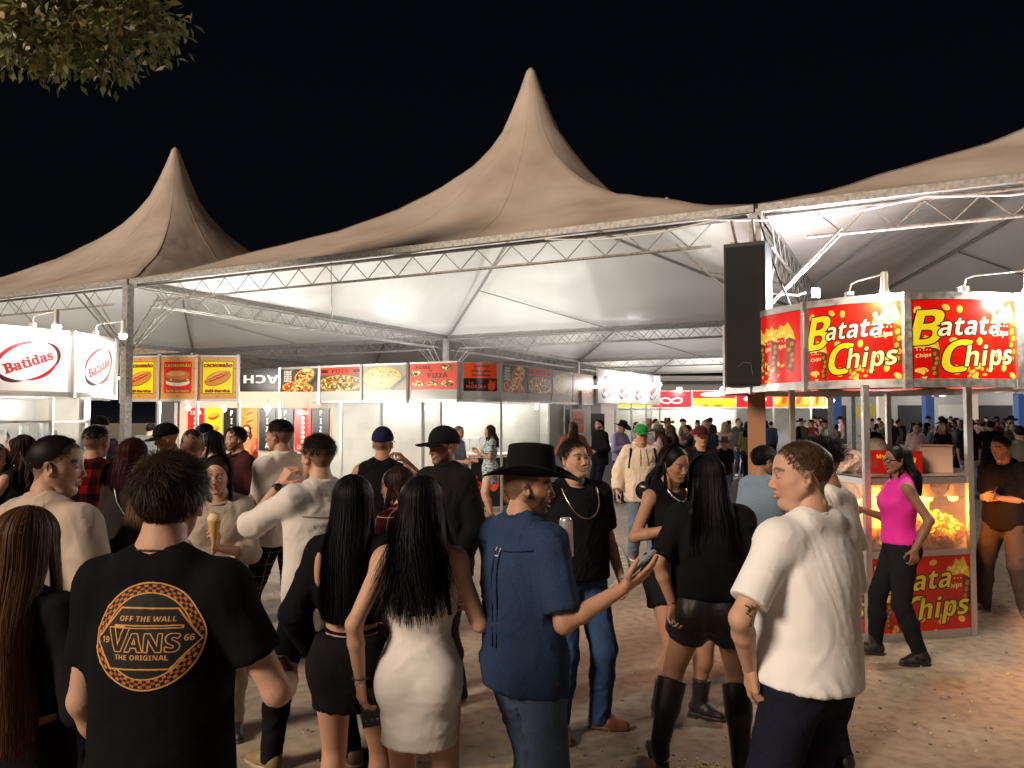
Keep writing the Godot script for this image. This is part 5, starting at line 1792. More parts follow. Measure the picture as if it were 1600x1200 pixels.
func weave() -> Texture2D:
	return shared_tex("weave", func(): return noise_tex(71, 0.12, 256, null, 3, 5.0))

func cloth(key: String) -> StandardMaterial3D:
	# "cotton:r,g,b" and so on, linear base colours
	if mats.has("cloth_" + key):
		return mats["cloth_" + key]
	var kind := key.get_slice(":", 0)
	var m := mat("cloth_" + key, Color.WHITE, 0.88)
	if kind == "plaid":
		var k := int(key.get_slice(":", 1))
		m.albedo_texture = shared_tex("plaid_%d" % k, func(): return tex_plaid(k))
		m.uv1_scale = Vector3.ONE * [9.0, 7.0, 11.0, 4.0, 16.0][k]
	else:
		var c := key.get_slice(":", 1).split_floats(",")
		m.albedo_color = lin(c[0], c[1], c[2])
		m.uv1_scale = Vector3.ONE * 9.0
	m.uv1_triplanar = true
	m.metallic_specular = 0.18 if kind != "leather" else 0.45
	m.normal_enabled = true
	m.normal_texture = weave()
	m.normal_scale = 0.32
	if kind == "denim":
		m.normal_scale = 0.16
		m.albedo_texture = shared_tex("denim", func(): return noise_tex(73, 0.10, 256, ramp([[0.0, Color(0.80, 0.80, 0.83)], [0.5, Color(0.9, 0.9, 0.91)], [1.0, Color(1, 1, 1)]]), 5))
		m.uv1_scale = Vector3.ONE * 3.0
	elif kind == "leather":
		m.roughness = 0.38
		m.normal_scale = 0.5
	elif kind == "satin":
		m.roughness = 0.5
	elif kind == "glitter":
		m.roughness = 0.5
		m.normal_scale = 0.9
		m.uv1_scale = Vector3.ONE * 26.0
	return m

func skin_mat() -> StandardMaterial3D:
	var m := mat("skin", Color.WHITE, 0.55)
	m.metallic_specular = 0.4
	m.normal_enabled = true
	m.normal_texture = shared_tex("pores", func(): return noise_tex(75, 0.05, 256, null, 4, 4.0))
	m.normal_scale = 0.22
	m.uv1_triplanar = true
	m.uv1_scale = Vector3.ONE * 7.0
	m.vertex_color_use_as_albedo = true
	return m

func hair_mat() -> StandardMaterial3D:
	var m := mat("hair", Color.WHITE, 0.5)
	m.vertex_color_use_as_albedo = true
	m.metallic_specular = 0.22
	return m

static func two_bone(a: Vector3, target: Vector3, l1: float, l2: float, hint: Vector3) -> Array:
	var d := target - a
	var len_ := clampf(d.length(), absf(l1 - l2) + 0.02, l1 + l2 - 0.004)
	var dir := d.normalized()
	var along := (l1 * l1 - l2 * l2 + len_ * len_) / (2.0 * len_)
	var h := sqrt(maxf(0.0, l1 * l1 - along * along))
	var pole := (hint - dir * hint.dot(dir)).normalized()
	return [a + dir * along + pole * h, a + dir * len_]

func hand(w: Vector3, f: Vector3, pn: Vector3, side: float, curl: float, s: float, cell: float, grip := -1.0) -> Dictionary:
	# a palm and five fingers; f points along the fingers, pn out of the palm, the thumb lies towards t
	f = f.normalized()
	pn = (pn - f * pn.dot(f)).normalized()
	var t := f.cross(pn) * side
	var g := Field.new()
	var r := 0.0088 * s
	g.cap(w - f * 0.02 * s, w + f * 0.03 * s, 0.025 * s, 0.026 * s, 0.02).flat(pn, 0.62)
	for j in 4:
		var x := (0.030 - 0.0205 * j) * s
		g.cap(w + f * 0.02 * s + t * x * 0.6, w + f * (0.088 - 0.004 * absf(j - 1.2)) * s + t * x, 0.0125 * s, 0.0112 * s, 0.012)
	var lens: Array = [[0.043, 0.026, 0.020], [0.047, 0.030, 0.021], [0.044, 0.028, 0.020], [0.034, 0.021, 0.018]]
	var bend: Array = [0.75, 1.05, 0.75]
	for j in 4:
		var x := (0.030 - 0.0205 * j) * s
		var p := w + f * (0.090 - 0.004 * absf(j - 1.2)) * s + t * x
		var a := 0.0
		var c := curl * (1.0 + 0.10 * j)
		if grip >= 0.0 and j == 0:
			c = grip
		for k in 3:
			a += bend[k] * c
			var d := (f * cos(a) + pn * sin(a) + t * (0.09 - 0.06 * j) * (1.0 - curl)).normalized()
			var q: Vector3 = p + d * lens[j][k] * s
			g.cap(p, q, r * (1.0 - 0.09 * k), r * (0.93 - 0.09 * k), 0.004)
			p = q
	var tb := w + f * 0.022 * s + t * 0.026 * s + pn * 0.004 * s
	var d1 := (f * 0.62 + t * 0.72 + pn * (0.25 + 0.4 * curl)).normalized()
	var p1 := tb + d1 * 0.044 * s
	var d2 := (f * 0.85 + t * (0.45 - 0.5 * curl) + pn * (0.2 + 0.7 * curl)).normalized()
	var p2 := p1 + d2 * 0.034 * s
	var d3 := (f * 0.85 + t * (0.25 - 0.7 * curl) + pn * (0.2 + 0.8 * curl)).normalized()
	g.cap(tb - d1 * 0.01 * s, p1, 0.0155 * s, 0.0112 * s, 0.014)
	g.cap(p1, p2, 0.0108 * s, 0.0098 * s, 0.004)
	g.cap(p2, p2 + d3 * 0.026 * s, 0.0098 * s, 0.008 * s, 0.004)
	return g.mesh(cell)

const CRANIUM_C := Vector3(0, 0.115, -0.065)
const CRANIUM_R := Vector3(0.325, 0.375, 0.425)

func head(sp: Dictionary, cell: float, skin: Color) -> Dictionary:
	# in units of the head's height: eyes at 0, chin at -0.5, crown at 0.5, the face looks along +z
	var g := Field.new()
	var fem: bool = sp.get("f", false)
	var fat: float = sp.get("fat", 0.0)
	g.ell(CRANIUM_C, CRANIUM_R, 0.02)
	g.ell(Vector3(0, -0.10, 0.10), Vector3(0.262 + 0.05 * fat, 0.345, 0.262), 0.08)
	for s in [-1.0, 1.0]:
		g.cap(Vector3(0.225 * s, -0.17, -0.01), Vector3(0.085 * s, -0.405, 0.225), 0.075 + 0.035 * fat, 0.062, 0.09)
		g.cap(Vector3(0.15 * s, -0.105, 0.235), Vector3(0.21 * s, -0.07, 0.13), 0.072, 0.07, 0.06)
	g.ell(Vector3(0, -0.425, 0.245), Vector3(0.085, 0.06, 0.075), 0.06)
	g.cap(Vector3(-0.15, 0.075, 0.285), Vector3(0.15, 0.075, 0.285), 0.05, 0.05, 0.06)
	for s in [-1.0, 1.0]:
		g.ell(Vector3(0.132 * s, 0.0, 0.385), Vector3(0.082, 0.052, 0.078), 0.05).carve = true
	g.cap(Vector3(0, 0.05, 0.322), Vector3(0, -0.135, 0.402), 0.028, 0.038, 0.035)
	g.ell(Vector3(0, -0.150, 0.396), Vector3(0.043, 0.036, 0.043), 0.025)
	for s in [-1.0, 1.0]:
		g.ell(Vector3(0.052 * s, -0.165, 0.372), Vector3(0.034, 0.032, 0.045), 0.025)
	# eyelids over the eyeballs
	for s in [-1.0, 1.0]:
		g.ell(Vector3(0.132 * s, 0.004, 0.272), Vector3(0.078, 0.062, 0.068), 0.012)
	# lips
	var mo: float = sp.get("mouth", 0.0)
	g.cap(Vector3(-0.085, -0.262, 0.318), Vector3(0, -0.248, 0.352), 0.018, 0.026, 0.02)
	g.cap(Vector3(0.085, -0.262, 0.318), Vector3(0, -0.248, 0.352), 0.018, 0.026, 0.02)
	g.cap(Vector3(-0.07, -0.292 - mo * 0.05, 0.315), Vector3(0, -0.302 - mo * 0.06, 0.338), 0.02, 0.031, 0.02)
	g.cap(Vector3(0.07, -0.292 - mo * 0.05, 0.315), Vector3(0, -0.302 - mo * 0.06, 0.338), 0.02, 0.031, 0.02)
	g.cap(Vector3(-0.075, -0.276 - mo * 0.03, 0.36), Vector3(0.075, -0.276 - mo * 0.03, 0.36), 0.009 + 0.022 * mo, 0.009 + 0.022 * mo, 0.008).carve = true
	# ears
	for s in [-1.0, 1.0]:
		var eb := Basis.from_euler(Vector3(-0.2, 0.42 * s, -0.12 * s))
		g.ell(Vector3(0.335 * s, -0.045, -0.055), Vector3(0.030, 0.128, 0.078), 0.02, eb)
		g.ell(Vector3(0.372 * s, -0.035, -0.030), Vector3(0.026, 0.078, 0.044), 0.016, eb).carve = true
		g.ell(Vector3(0.345 * s, -0.135, -0.030), Vector3(0.022, 0.04, 0.035), 0.02, eb)
	# neck
	g.cap(Vector3(0, -0.12, -0.12), Vector3(0, -0.60, -0.13), 0.19 if fem else 0.215, (0.185 if fem else 0.222) + 0.04 * fat, 0.06)
	if fat > 0.4:
		g.ell(Vector3(0, -0.44, 0.10), Vector3(0.20, 0.12, 0.17), 0.08)
		g.ell(Vector3(0, -0.42, -0.28), Vector3(0.19, 0.10, 0.10), 0.06)
	var m := g.mesh(cell)
	var n := FastNoiseLite.new()
	n.seed = 3
	n.frequency = 1.0
	var cols := PackedColorArray()
	var beard: float = sp.get("beard", 0.0)
	var stubble: float = sp.get("stubble", 0.0)
	var hair_c: Color = sp.get("hair_c", Color(0.012, 0.009, 0.008))
	var lip := skin * (Color(0.90, 0.62, 0.58) if not fem else Color(0.95, 0.38, 0.36))
	var brow_c := hair_c.lerp(Color(0.02, 0.014, 0.01), 0.6)
	for v: Vector3 in m.v:
		var c := skin
		var z := n.get_noise_3d(v.x * 9.0, v.y * 9.0, v.z * 9.0)
		c = c * (1.0 + 0.10 * z)
		var ax := absf(v.x)
		if v.z > 0.12:
			# warmth of cheeks, nose and ears is in the skin itself
			var warm := exp(-((ax - 0.16) ** 2 + (v.y + 0.11) ** 2) * 70.0) + exp(-(ax * ax + (v.y + 0.15) ** 2) * 200.0)
			c = c.lerp(c * Color(1.05, 0.88, 0.86), clampf(warm, 0.0, 1.0))
			var mouth := ax / 0.105
			if v.z > 0.27 and mouth < 1.0:
				var half := 0.050 * (1.0 - mouth * mouth) + 0.004
				if absf(v.y + 0.272 + mo * 0.025) < half * (1.0 + mo * 0.6):
					c = c.lerp(lip, 0.8)
					if mo > 0.2 and absf(v.y + 0.276 + mo * 0.03) < 0.020 * mo:
						c = Color(0.05, 0.012, 0.012)
			var by := 0.088 + 0.022 * (1.0 - pow((ax - 0.14) / 0.1, 2.0))
			if v.z > 0.18 and ax > 0.035 and ax < 0.235 and absf(v.y - by) < (0.017 if fem else 0.024):
				c = c.lerp(brow_c, 0.80)
		if beard > 0.0 or stubble > 0.0:
			var b := smoothstep(-0.08, -0.18, v.y + 0.15 * (v.z - 0.1)) * smoothstep(-0.16, -0.04, v.z)
			if v.z > 0.27 and ax < 0.10:
				b *= clampf(absf(v.y + 0.272) / 0.06 - 0.55, 0.0, 1.0)
				if v.y > -0.205:
					b = 0.0
			elif v.z > 0.22 and ax < 0.19 and v.y > -0.23:
				b = 0.0
			if v.y < -0.47:
				b *= smoothstep(-0.62, -0.47, v.y)
			c = c.lerp(hair_c.lerp(skin, 0.12), clampf(b * beard * (1.0 + 0.25 * z), 0.0, 0.95))
		if stubble > 0.0 and _hairy(v, 0.05 if v.z < 0.0 else 0.02):
			c = c.lerp(hair_c, clampf(stubble * 1.5, 0.0, 0.86) * (0.88 + 0.2 * z))
		if sp.has("bald_cap") and _hairy(v, 0.0):
			c = c.lerp(hair_c, 0.6)
		cols.append(Color(c.r, c.g, c.b, 1.0))
	m.c = cols
	# eyeballs: white, iris, lid line
	var closed: float = sp.get("lids", 0.0)
	var list := [m]
	for s in [-1.0, 1.0]:
		var e := MB.new()
		var ec := PackedColorArray()
		var cc := Vector3(0.132 * s, -0.003 - 0.012 * closed, 0.285)
		var rows := []
		for r in 9:
			var row := PackedVector3Array()
			for k in 15:
				var aa := lerpf(-0.95, 0.95, k / 14.0)
				var bb := lerpf(-0.34, 0.36 - 0.50 * closed, r / 8.0) * (1.0 - 0.75 * pow(absf(aa) / 0.95, 2.0))
				row.append(cc + Vector3(sin(aa) * cos(bb) * 0.070, sin(bb) * 0.070, cos(aa) * cos(bb) * 0.066))
				var gx := aa - float(sp.get("gaze", 0.0))
				var rr := sqrt(gx * gx + bb * bb)
				ec.append(Color(0.012, 0.008, 0.006) if rr < 0.36 or r >= 7 else Color(0.40, 0.36, 0.33))
			rows.append(row)
		e.sheet(rows)
		list.append({"v": e.v, "n": e.n, "i": e.i, "c": ec})
	return joined(list)

# whether hair grows there on the scalp; 'grow' lowers the hairline
static func _hairy(v: Vector3, grow: float) -> bool:
	if v.z > 0.0:
		var hl := lerpf(0.02, 0.335, smoothstep(0.02, 0.26, v.z)) - grow
		if absf(v.x) > 0.24 and v.z < 0.10:
			hl = lerpf(0.0, 0.12, v.z / 0.10) - grow
		return v.y > hl
	var low := lerpf(0.02, -0.24, smoothstep(-0.05, -0.34, v.z)) - grow
	return v.y > low

func ribbon(m: Dictionary, pts: Array, w0: float, w1: float, outwards: Vector3, c0: Color, c1: Color, tilt: float) -> void:
	var base: int = m.v.size()
	var n := pts.size()
	for j in n:
		var t: Vector3 = (pts[mini(j + 1, n - 1)] - pts[maxi(j - 1, 0)]).normalized()
		var side := t.cross(outwards).normalized()
		var up := side.cross(t)
		var w := lerpf(w0, w1, float(j) / (n - 1))
		var c := c0.lerp(c1, float(j) / (n - 1))
		m.v.append(pts[j] - side * w); m.v.append(pts[j] + side * w)
		m.n.append((up - side * (0.35 - tilt)).normalized()); m.n.append((up + side * (0.35 + tilt)).normalized())
		m.c.append(c); m.c.append(c)
		if j:
			var a := base + (j - 1) * 2
			m.i.append(a); m.i.append(a + 2); m.i.append(a + 1)
			m.i.append(a + 1); m.i.append(a + 2); m.i.append(a + 3)

func empty() -> Dictionary:
	return {"v": PackedVector3Array(), "n": PackedVector3Array(), "i": PackedInt32Array(), "c": PackedColorArray()}

func short_hair(o: Dictionary, q: int, r: RandomNumberGenerator, sp: Dictionary) -> Dictionary:
	# head units. o: c colour, len, lift (stands up), front (combed forward), top (only above this height), thick
	var c: Color = o.get("c", Color(0.014, 0.010, 0.008))
	var thick: float = o.get("thick", 0.036)
	var top: float = o.get("top", -1.0)
	var rad := CRANIUM_R + Vector3.ONE * thick
	var f := Field.new()
	f.ell(CRANIUM_C + Vector3(0, 0.012, 0), rad - Vector3.ONE * 0.012, 0.02)
	var m := f.mesh([0.026, 0.045, 0.07][q])
	# keep the part of the shell where hair grows
	var keep := empty()
	var map := PackedInt32Array()
	map.resize(m.v.size())
	var nz := FastNoiseLite.new()
	nz.seed = r.randi()
	nz.frequency = 1.0
	for i in m.v.size():
		var v: Vector3 = m.v[i]
		var n: Vector3 = m.n[i]
		var z := nz.get_noise_3d(v.x * 5.0, v.y * 5.0, v.z * 5.0)
		var hairy := _hairy(v * 0.94, 0.02) and v.y > top
		# towards the edges the shell sinks into the skin
		var edge := 0.0
		if not (_hairy(v * 0.94 - Vector3(0, 0.07, 0) + Vector3(0, 0, 0.03 * signf(v.z)), 0.0) and v.y - 0.08 > top):
			edge = 1.0
		map[i] = keep.v.size() if hairy or edge < 1.0 else -1
		if map[i] >= 0:
			keep.v.append(v + n * (0.022 * z - 0.05 * edge))
			keep.n.append(n)
			var k := c * (0.75 + 0.3 * z)
			keep.c.append(Color(k.r, k.g, k.b))
	for t in range(0, m.i.size(), 3):
		var a := map[m.i[t]]; var b := map[m.i[t + 1]]; var d := map[m.i[t + 2]]
		if a >= 0 and b >= 0 and d >= 0:
			keep.i.append(a); keep.i.append(b); keep.i.append(d)
	if q == 2:
		return keep
	var count: int = [5200, 1300, 0][q]
	var ln: float = o.get("len", 0.17)
	var lift: float = o.get("lift", 0.22)
	var front: float = o.get("front", 0.3)
	var w: float = [0.0065, 0.013, 0.0][q]
	var crown := Vector3(0.05, 0.42, -0.32)
	for j in count:
		var d := Vector3(r.randfn(), r.randfn() * 1.1 + 0.25, r.randfn()).normalized()
		var p := CRANIUM_C + d * (rad - Vector3.ONE * 0.02)
		if not _hairy(p * 0.93, 0.06 if p.z < 0.05 else 0.0) or p.y < top - 0.03:
			continue
		var n := (d / rad).normalized()
		var flow := (p - crown)
		flow = (flow - n * flow.dot(n)).normalized()
		flow = (flow * 0.7 + Vector3(0, -0.5, front if p.y > 0.15 else -0.2) + Vector3(r.randfn(), r.randfn(), r.randfn()) * o.get("mess", 0.35))
		flow = (flow - n * flow.dot(n)).normalized()
		var l := ln * r.randf_range(0.6, 1.15) * (1.0 if p.y > 0.1 else 0.55)
		var up := lift * r.randf_range(0.5, 1.4) * (1.0 if p.y > 0.12 else 0.35)
		var p0 := p - n * 0.03
		var p1 := p0 + (flow * 0.6 + n * up * 1.1) * l * 0.55 + n * 0.022
		var p2 := p0 + (flow + n * up * 0.9) * l + n * 0.010
		var k := c * (r.randf_range(0.55, 1.35) + (0.7 if r.randf() < 0.12 else 0.0))
		ribbon(keep, [p0, p1, p2], w, w * 0.25, n, Color(k.r, k.g, k.b), Color(k.r * 1.25, k.g * 1.2, k.b * 1.2), r.randf_range(-0.5, 0.5))
	return keep

func long_hair(o: Dictionary, q: int, r: RandomNumberGenerator, hh: float, hb: Transform3D, back: float) -> Dictionary:
	# in the person's own metres. hb: head frame (scaled); o: c, len (metres below the eyes), spread, wave, face (sideways reach round the face), tail
	var c: Color = o.get("c", Color(0.010, 0.008, 0.008))
	var c_tip: Color = o.get("tip", c)
	var length: float = o.get("len", 0.5)
	var spread: float = o.get("spread", 1.0)
	var wave: float = o.get("wave", 0.007)
	var face: float = o.get("face", 2.05)
	var shag: float = o.get("shag", 0.08)
	var rad := Vector3(0.372, 0.425, 0.475)
	var part_x: float = o.get("part", 0.0)
	var under := Field.new()
	under.ell(CRANIUM_C + Vector3(0, 0.0, -0.01), rad - Vector3.ONE * 0.025, 0.02).clip(Vector3(0, 0.30, 0.27), Vector3(0, -0.35, 0.94))
	var shell := under.mesh([0.035, 0.05, 0.075][q])
	moved(shell, hb)
	paint(shell, c * 0.7)
	var fall := Field.new()
	var eye := hb.origin
	var low := eye.y - length * 0.93
	for j in 5:
		var u := (j - 2) / 2.0
		var a: Vector3 = hb * Vector3(u * 0.27, 0.02, -0.22 - 0.17 * (1.0 - u * u))
		var bz := minf(a.z, -back + 0.02 * absf(u))
		var b := Vector3(eye.x + u * 0.078 * spread, low, bz)
		fall.cap(a, a.lerp(b, 0.5) + Vector3(0, 0, -0.012), hh * 0.115, hh * 0.10, 0.05).flat(Vector3(0, 0, 1), 0.75)
		fall.cap(a.lerp(b, 0.5) + Vector3(0, 0, -0.012), b, hh * 0.10, hh * 0.055, 0.05).flat(Vector3(0, 0, 1), 0.6)
	var sheet := fall.mesh([0.011, 0.016, 0.024][q])
	paint(sheet, c * 0.7)
	var m := joined([shell, sheet])
	if q == 2:
		return m
	var count: int = [2100, 400, 0][q]
	var w: float = [0.0021, 0.006, 0.0][q]
	for j in count:
		# az 0 points to the back, plus and minus towards the face
		var az := r.randf_range(-1.0, 1.0)
		az = signf(az) * pow(absf(az), 0.85) * face
		var lay := r.randf_range(-0.02, 0.035)
		var el0 := r.randf_range(0.75, 1.5)
		var pts := []
		var dirx := sin(az)
		var dirz := -cos(az)
		var tilt := r.randf_range(-0.28, 0.28)
		for k in 6:
			var el := lerpf(el0, -0.10, k / 5.0)
			var d := Vector3(cos(el) * dirx + part_x * (1.0 - k / 5.0) * 0.3, sin(el), cos(el) * dirz)
			pts.append(hb * (CRANIUM_C + d * (rad + Vector3.ONE * lay)))
		var e: Vector3 = pts[5]
		var ln: float = length * r.randf_range(1.0 - shag * 2.0, 1.0 + shag * 0.5) - absf(az) * float(o.get("layer", 0.01))
		if absf(az) > 1.45:
			ln *= o.get("front_len", 0.9)
		var tip_z := minf(e.z, -back + r.randf_range(-0.02, 0.02)) if absf(az) < 1.5 else lerpf(e.z, 0.06, 0.5)
		var tip := Vector3(eye.x + (e.x - eye.x) * spread * r.randf_range(0.75, 1.1), eye.y - ln, tip_z)
		var ph := r.randf() * TAU
		var flip: float = o.get("flip", 0.0) * r.randfn()
		for k in range(1, 8):
			var t := k / 7.0
			var p := e.lerp(tip, t)
			p.z = lerpf(e.z, tip.z, smoothstep(0.0, 0.6, t))
			p += Vector3(sin(ph + t * 9.0), 0, cos(ph + t * 7.0)) * wave * t
			p += Vector3(flip * t * t, 0, -absf(flip) * 0.5 * t * t)
			pts.append(p)
		var out := Vector3(dirx, 0.25, dirz)
		var k2 := c * r.randf_range(0.65, 1.4)
		var k3 := c_tip * r.randf_range(0.65, 1.45)
		ribbon(m, pts, w, w * 0.35, out, Color(k2.r, k2.g, k2.b), Color(k3.r, k3.g, k3.b), tilt)
	return m

func cap_mesh(hh: float, o: Dictionary) -> Array:
	# crown and peak of a baseball cap, head units scaled by hh
	var f := Field.new()
	var rad := CRANIUM_R + Vector3(0.055, 0.075, 0.06)
	f.ell(CRANIUM_C + Vector3(0, 0.05, 0), rad, 0.02).clip(Vector3(0, 0.12, 0), Vector3(0, -1.0, 0.10))
	if o.get("tall", false):
		f.ell(CRANIUM_C + Vector3(0, 0.13, 0.12), Vector3(0.30, 0.33, 0.30), 0.08).clip(Vector3(0, 0.12, 0), Vector3(0, -1.0, 0.10))
	var crown := f.mesh(0.035)
	# the bill: a bowed tongue of some thickness
	var b := MB.new()
	var ang: float = PI if o.get("back", false) else 0.0
	var top := []
	var bot := []
	var out: float = o.get("bill", 0.33)
	for r in 9:
		var t := r / 8.0
		var line := PackedVector3Array()
		var line2 := PackedVector3Array()
		for k in 17:
			var a := lerpf(-1.15, 1.15, k / 16.0)
			var x := sin(a) * (0.385 - 0.03 * t)
			var z := cos(a) * 0.44 * (1.0 - t) + t * (0.30 + cos(a) * (0.16 + out)) - 0.065 * (1.0 - t)
			var y := 0.175 - 0.75 * x * x - 0.05 * t
			var p := Vector3(x, y, z).rotated(Vector3.UP, ang)
			line.append(p)
			line2.append(p - Vector3(0, 0.022, 0))
		top.append(line)
		bot.append(line2)
	b.sheet(top, true)
	b.sheet(bot)
	for k in 16:
		b.quad(top[8][k], bot[8][k], bot[8][k + 1], top[8][k + 1])
	return [crown, {"v": b.v, "n": b.n, "i": b.i}]

func cowboy_mesh(o := {}) -> Array:
	# head units: a tall pinched crown and a broad brim rolled up at the sides
	var brim := MB.new()
	var top := []
	var bot := []
	for r in 12:
		var t := r / 11.0
		var line := PackedVector3Array()
		var line2 := PackedVector3Array()
		for k in 65:
			var a := TAU * k / 64.0
			var ax: float = lerpf(0.36, 0.78, t)
			var az: float = lerpf(0.455, 0.90, t)
			var roll: float = absf(sin(a))
			var p := Vector3(sin(a) * ax * (1.0 - 0.10 * t * pow(roll, 4.0)), 0, cos(a) * az)
			p.y = 0.195 + t * t * (0.21 * pow(roll, 2.5) - 0.10 * absf(cos(a)) * absf(cos(a))) + 0.015 * sin(a * 2.0 + 1.0) * t
			line.append(p)
			line2.append(p - Vector3(0, 0.018, 0))
		top.append(line)
		bot.append(line2)
	brim.sheet(top)
	brim.sheet(bot, true)
	for k in 64:
		brim.quad(top[11][k + 1], top[11][k], bot[11][k], bot[11][k + 1])
	var crown := MB.new()
	var rows := []
	for r in 15:
		var t := r / 14.0
		var line := PackedVector3Array()
		for k in 65:
			var a := TAU * k / 64.0
			var s := 1.0
			var y := 0.19
			if t < 0.72:
				var u := t / 0.72
				s = 1.0 - 0.10 * u - 0.02 * u * u
				y = 0.19 + 0.50 * u
			elif t < 0.86:
				var u := (t - 0.72) / 0.14
				s = 0.88 - 0.10 * u * u
				y = 0.69 + 0.045 * sin(u * PI * 0.5)
			else:
				var u := (t - 0.86) / 0.14
				s = 0.78 * (1.0 - u)
				y = 0.735 - 0.075 * sin(u * PI * 0.5)
			var z := cos(a) * 0.455 * s
			var x := sin(a) * 0.362 * s
			# pinched towards the front
			if t > 0.2:
				x *= 1.0 - 0.20 * clampf(z / 0.45, 0.0, 1.0) * t
			y -= 0.05 * t * clampf(z / 0.45, -1.0, 1.0) * clampf(z / 0.45, -1.0, 1.0)
			line.append(Vector3(x, y, z))
		rows.append(line)
	crown.sheet(rows)
	return [{"v": crown.v, "n": crown.n, "i": crown.i}, {"v": brim.v, "n": brim.n, "i": brim.i}]

func person(called_label: String, at: Vector3, yaw: float, sp: Dictionary, group := "") -> Node3D:
	var o := thing("person", called_label, "person", at, deg_to_rad(yaw), group)
	var hgt: float = sp.get("H", 1.75)
	var q: int = sp.get("q", 0)                   # 0 near, 1 middle, 2 far
	var wide: float = sp.get("w", 1.0)
	var fat: float = sp.get("fat", 0.0)
	var fem: bool = sp.get("f", false)
	var skin: Color = SKIN[sp.get("skin", "fair")] * float(sp.get("tone", 1.0))
	var r := RandomNumberGenerator.new()
	r.seed = hash(called_label)
	var fine: float = [0.0120, 0.016, 0.028][q]
	var H := hgt
	var turn := Basis(Vector3.UP, deg_to_rad(yaw))
	# ---- the skeleton
	var hipc := Vector3(0, 0.53 * H, 0)
	var bend := Basis(Vector3.UP, deg_to_rad(sp.get("twist", 0.0))) * Basis(Vector3.RIGHT, deg_to_rad(sp.get("lean", 0.0))) * Basis(Vector3(0, 0, 1), deg_to_rad(sp.get("tilt", 0.0)))
	var up := func(x: float, y: float, z: float) -> Vector3:
		return hipc + bend * (Vector3(x * H, y * H, z * H) - hipc)
	var sw := (0.085 if fem else 0.095) * lerpf(1.0, wide, 0.8)
	var nod: Array = sp.get("head", [0, 0, 0])
	var hb := bend * Basis(Vector3.UP, deg_to_rad(nod[0])) * Basis(Vector3.RIGHT, deg_to_rad(nod[1])) * Basis(Vector3(0, 0, 1), deg_to_rad(nod[2]))
	var hh: float = 0.133 * H * sp.get("hs", 1.0)
	var neck: Vector3 = up.call(0, 0.850, -0.008)
	var hc: Vector3 = neck + bend * Vector3(0, 0.022 * H, 0.004 * H) + hb * Vector3(0, 0.062 * H, 0.016 * H)
	var ht := Transform3D(hb.scaled(Vector3.ONE * hh), hc)
	var arms := []
	var legs := []
	var al := (0.93 if fem else 1.0) * lerpf(1.0, wide, 0.6)
	for side in [1.0, -1.0]:
		var key := "al" if side > 0 else "ar"
		var a: Dictionary = sp.get(key, {})
		var s: Vector3 = up.call(sw * side, 0.812, -0.004)
		var off: Vector3 = a.get("o", Vector3(0.018, -0.298, 0.045)) * Vector3(side, 1, 1) * H
		if a.has("w"):
			off = turn.transposed() * (a.w as Vector3)
		else:
			off = bend * off
		var hint: Vector3 = a.get("hint", Vector3(0.35, -0.25, -1.0)) * Vector3(side, 1, 1)
		if a.has("wh"):
			hint = turn.transposed() * (a.wh as Vector3)
		var ik := two_bone(s, s + off, 0.172 * H, 0.148 * H, hint)
		var fdir: Vector3 = (ik[1] - ik[0]).normalized()
		if a.has("f"):
			fdir = turn.transposed() * (a.f as Vector3)
		var pn: Vector3 = Vector3(-side, -0.1, 0.25)
		if a.has("p"):
			pn = turn.transposed() * (a.p as Vector3)
		arms.append({"s": s, "e": ik[0], "w": ik[1], "f": fdir.normalized(), "p": pn, "curl": a.get("curl", 0.42), "grip": a.get("grip", -1.0), "side": side})
		key = "fl" if side > 0 else "fr"
		var ft: Array = sp.get(key, [0.065, 0.0, 12.0, 0.0])
		var hip := Vector3(0.050 * H * side * lerpf(1.0, wide, 0.6), 0.515 * H, 0)
		var heel: float = sp.get("heel", 0.0)
		var ank := Vector3(ft[0] * side * H, 0.048 * H + ft[3] + heel, ft[1] * H)
		var lk := two_bone(hip, ank, 0.243 * H, 0.240 * H, Vector3(0.12 * side, 0, 1))
		legs.append({"h": hip, "k": lk[0], "a": lk[1], "yaw": deg_to_rad(ft[2]) * side, "lift": ft[3] + heel, "side": side})
	var tw := wide * (1.0 if fem else 1.0)
	# ---- the body itself, one continuous figure
	var b := Field.new()
	var thin := 0.010 if sp.has("top") and not (sp.top as Dictionary).has("strapless") else 0.0
	b.ell(up.call(0, 0.735, 0.0), Vector3(0.092 * tw, 0.10, 0.062) * H - Vector3.ONE * thin, 0.04, bend)
	b.ell(up.call(0, 0.635, 0.004), Vector3((0.068 if fem else 0.078) * tw * (1.0 + 0.2 * fat), 0.10, 0.052 * (1.0 + 0.3 * fat)) * H, 0.05, bend)
	b.ell(Vector3(0, 0.535, 0) * H, Vector3(0.090 * tw, 0.075, 0.062) * H, 0.05)
	b.cap(up.call(-sw * 0.80, 0.806, -0.004), up.call(sw * 0.80, 0.806, -0.004), 0.034 * H - thin, 0.034 * H - thin, 0.045)
	for s in [-1.0, 1.0]:
		b.cap(up.call(0.062 * s, 0.822, -0.012), up.call(0.012 * s, 0.862, -0.012), 0.022 * H - thin * 0.8, 0.023 * H, 0.03)
		if fem:
			b.ell(up.call(0.044 * s, 0.735, 0.045), Vector3(0.040, 0.038, 0.036) * H, 0.03)
			b.ell(Vector3(0.045 * s, 0.520, -0.030) * H, Vector3(0.050, 0.055, 0.048) * H, 0.03)
	b.cap(up.call(0, 0.83, -0.010), hc + hb * Vector3(0, -0.30, -0.12) * hh, 0.034 * H * (0.88 if fem else 1.0), 0.031 * H * (0.85 if fem else 1.0), 0.03)
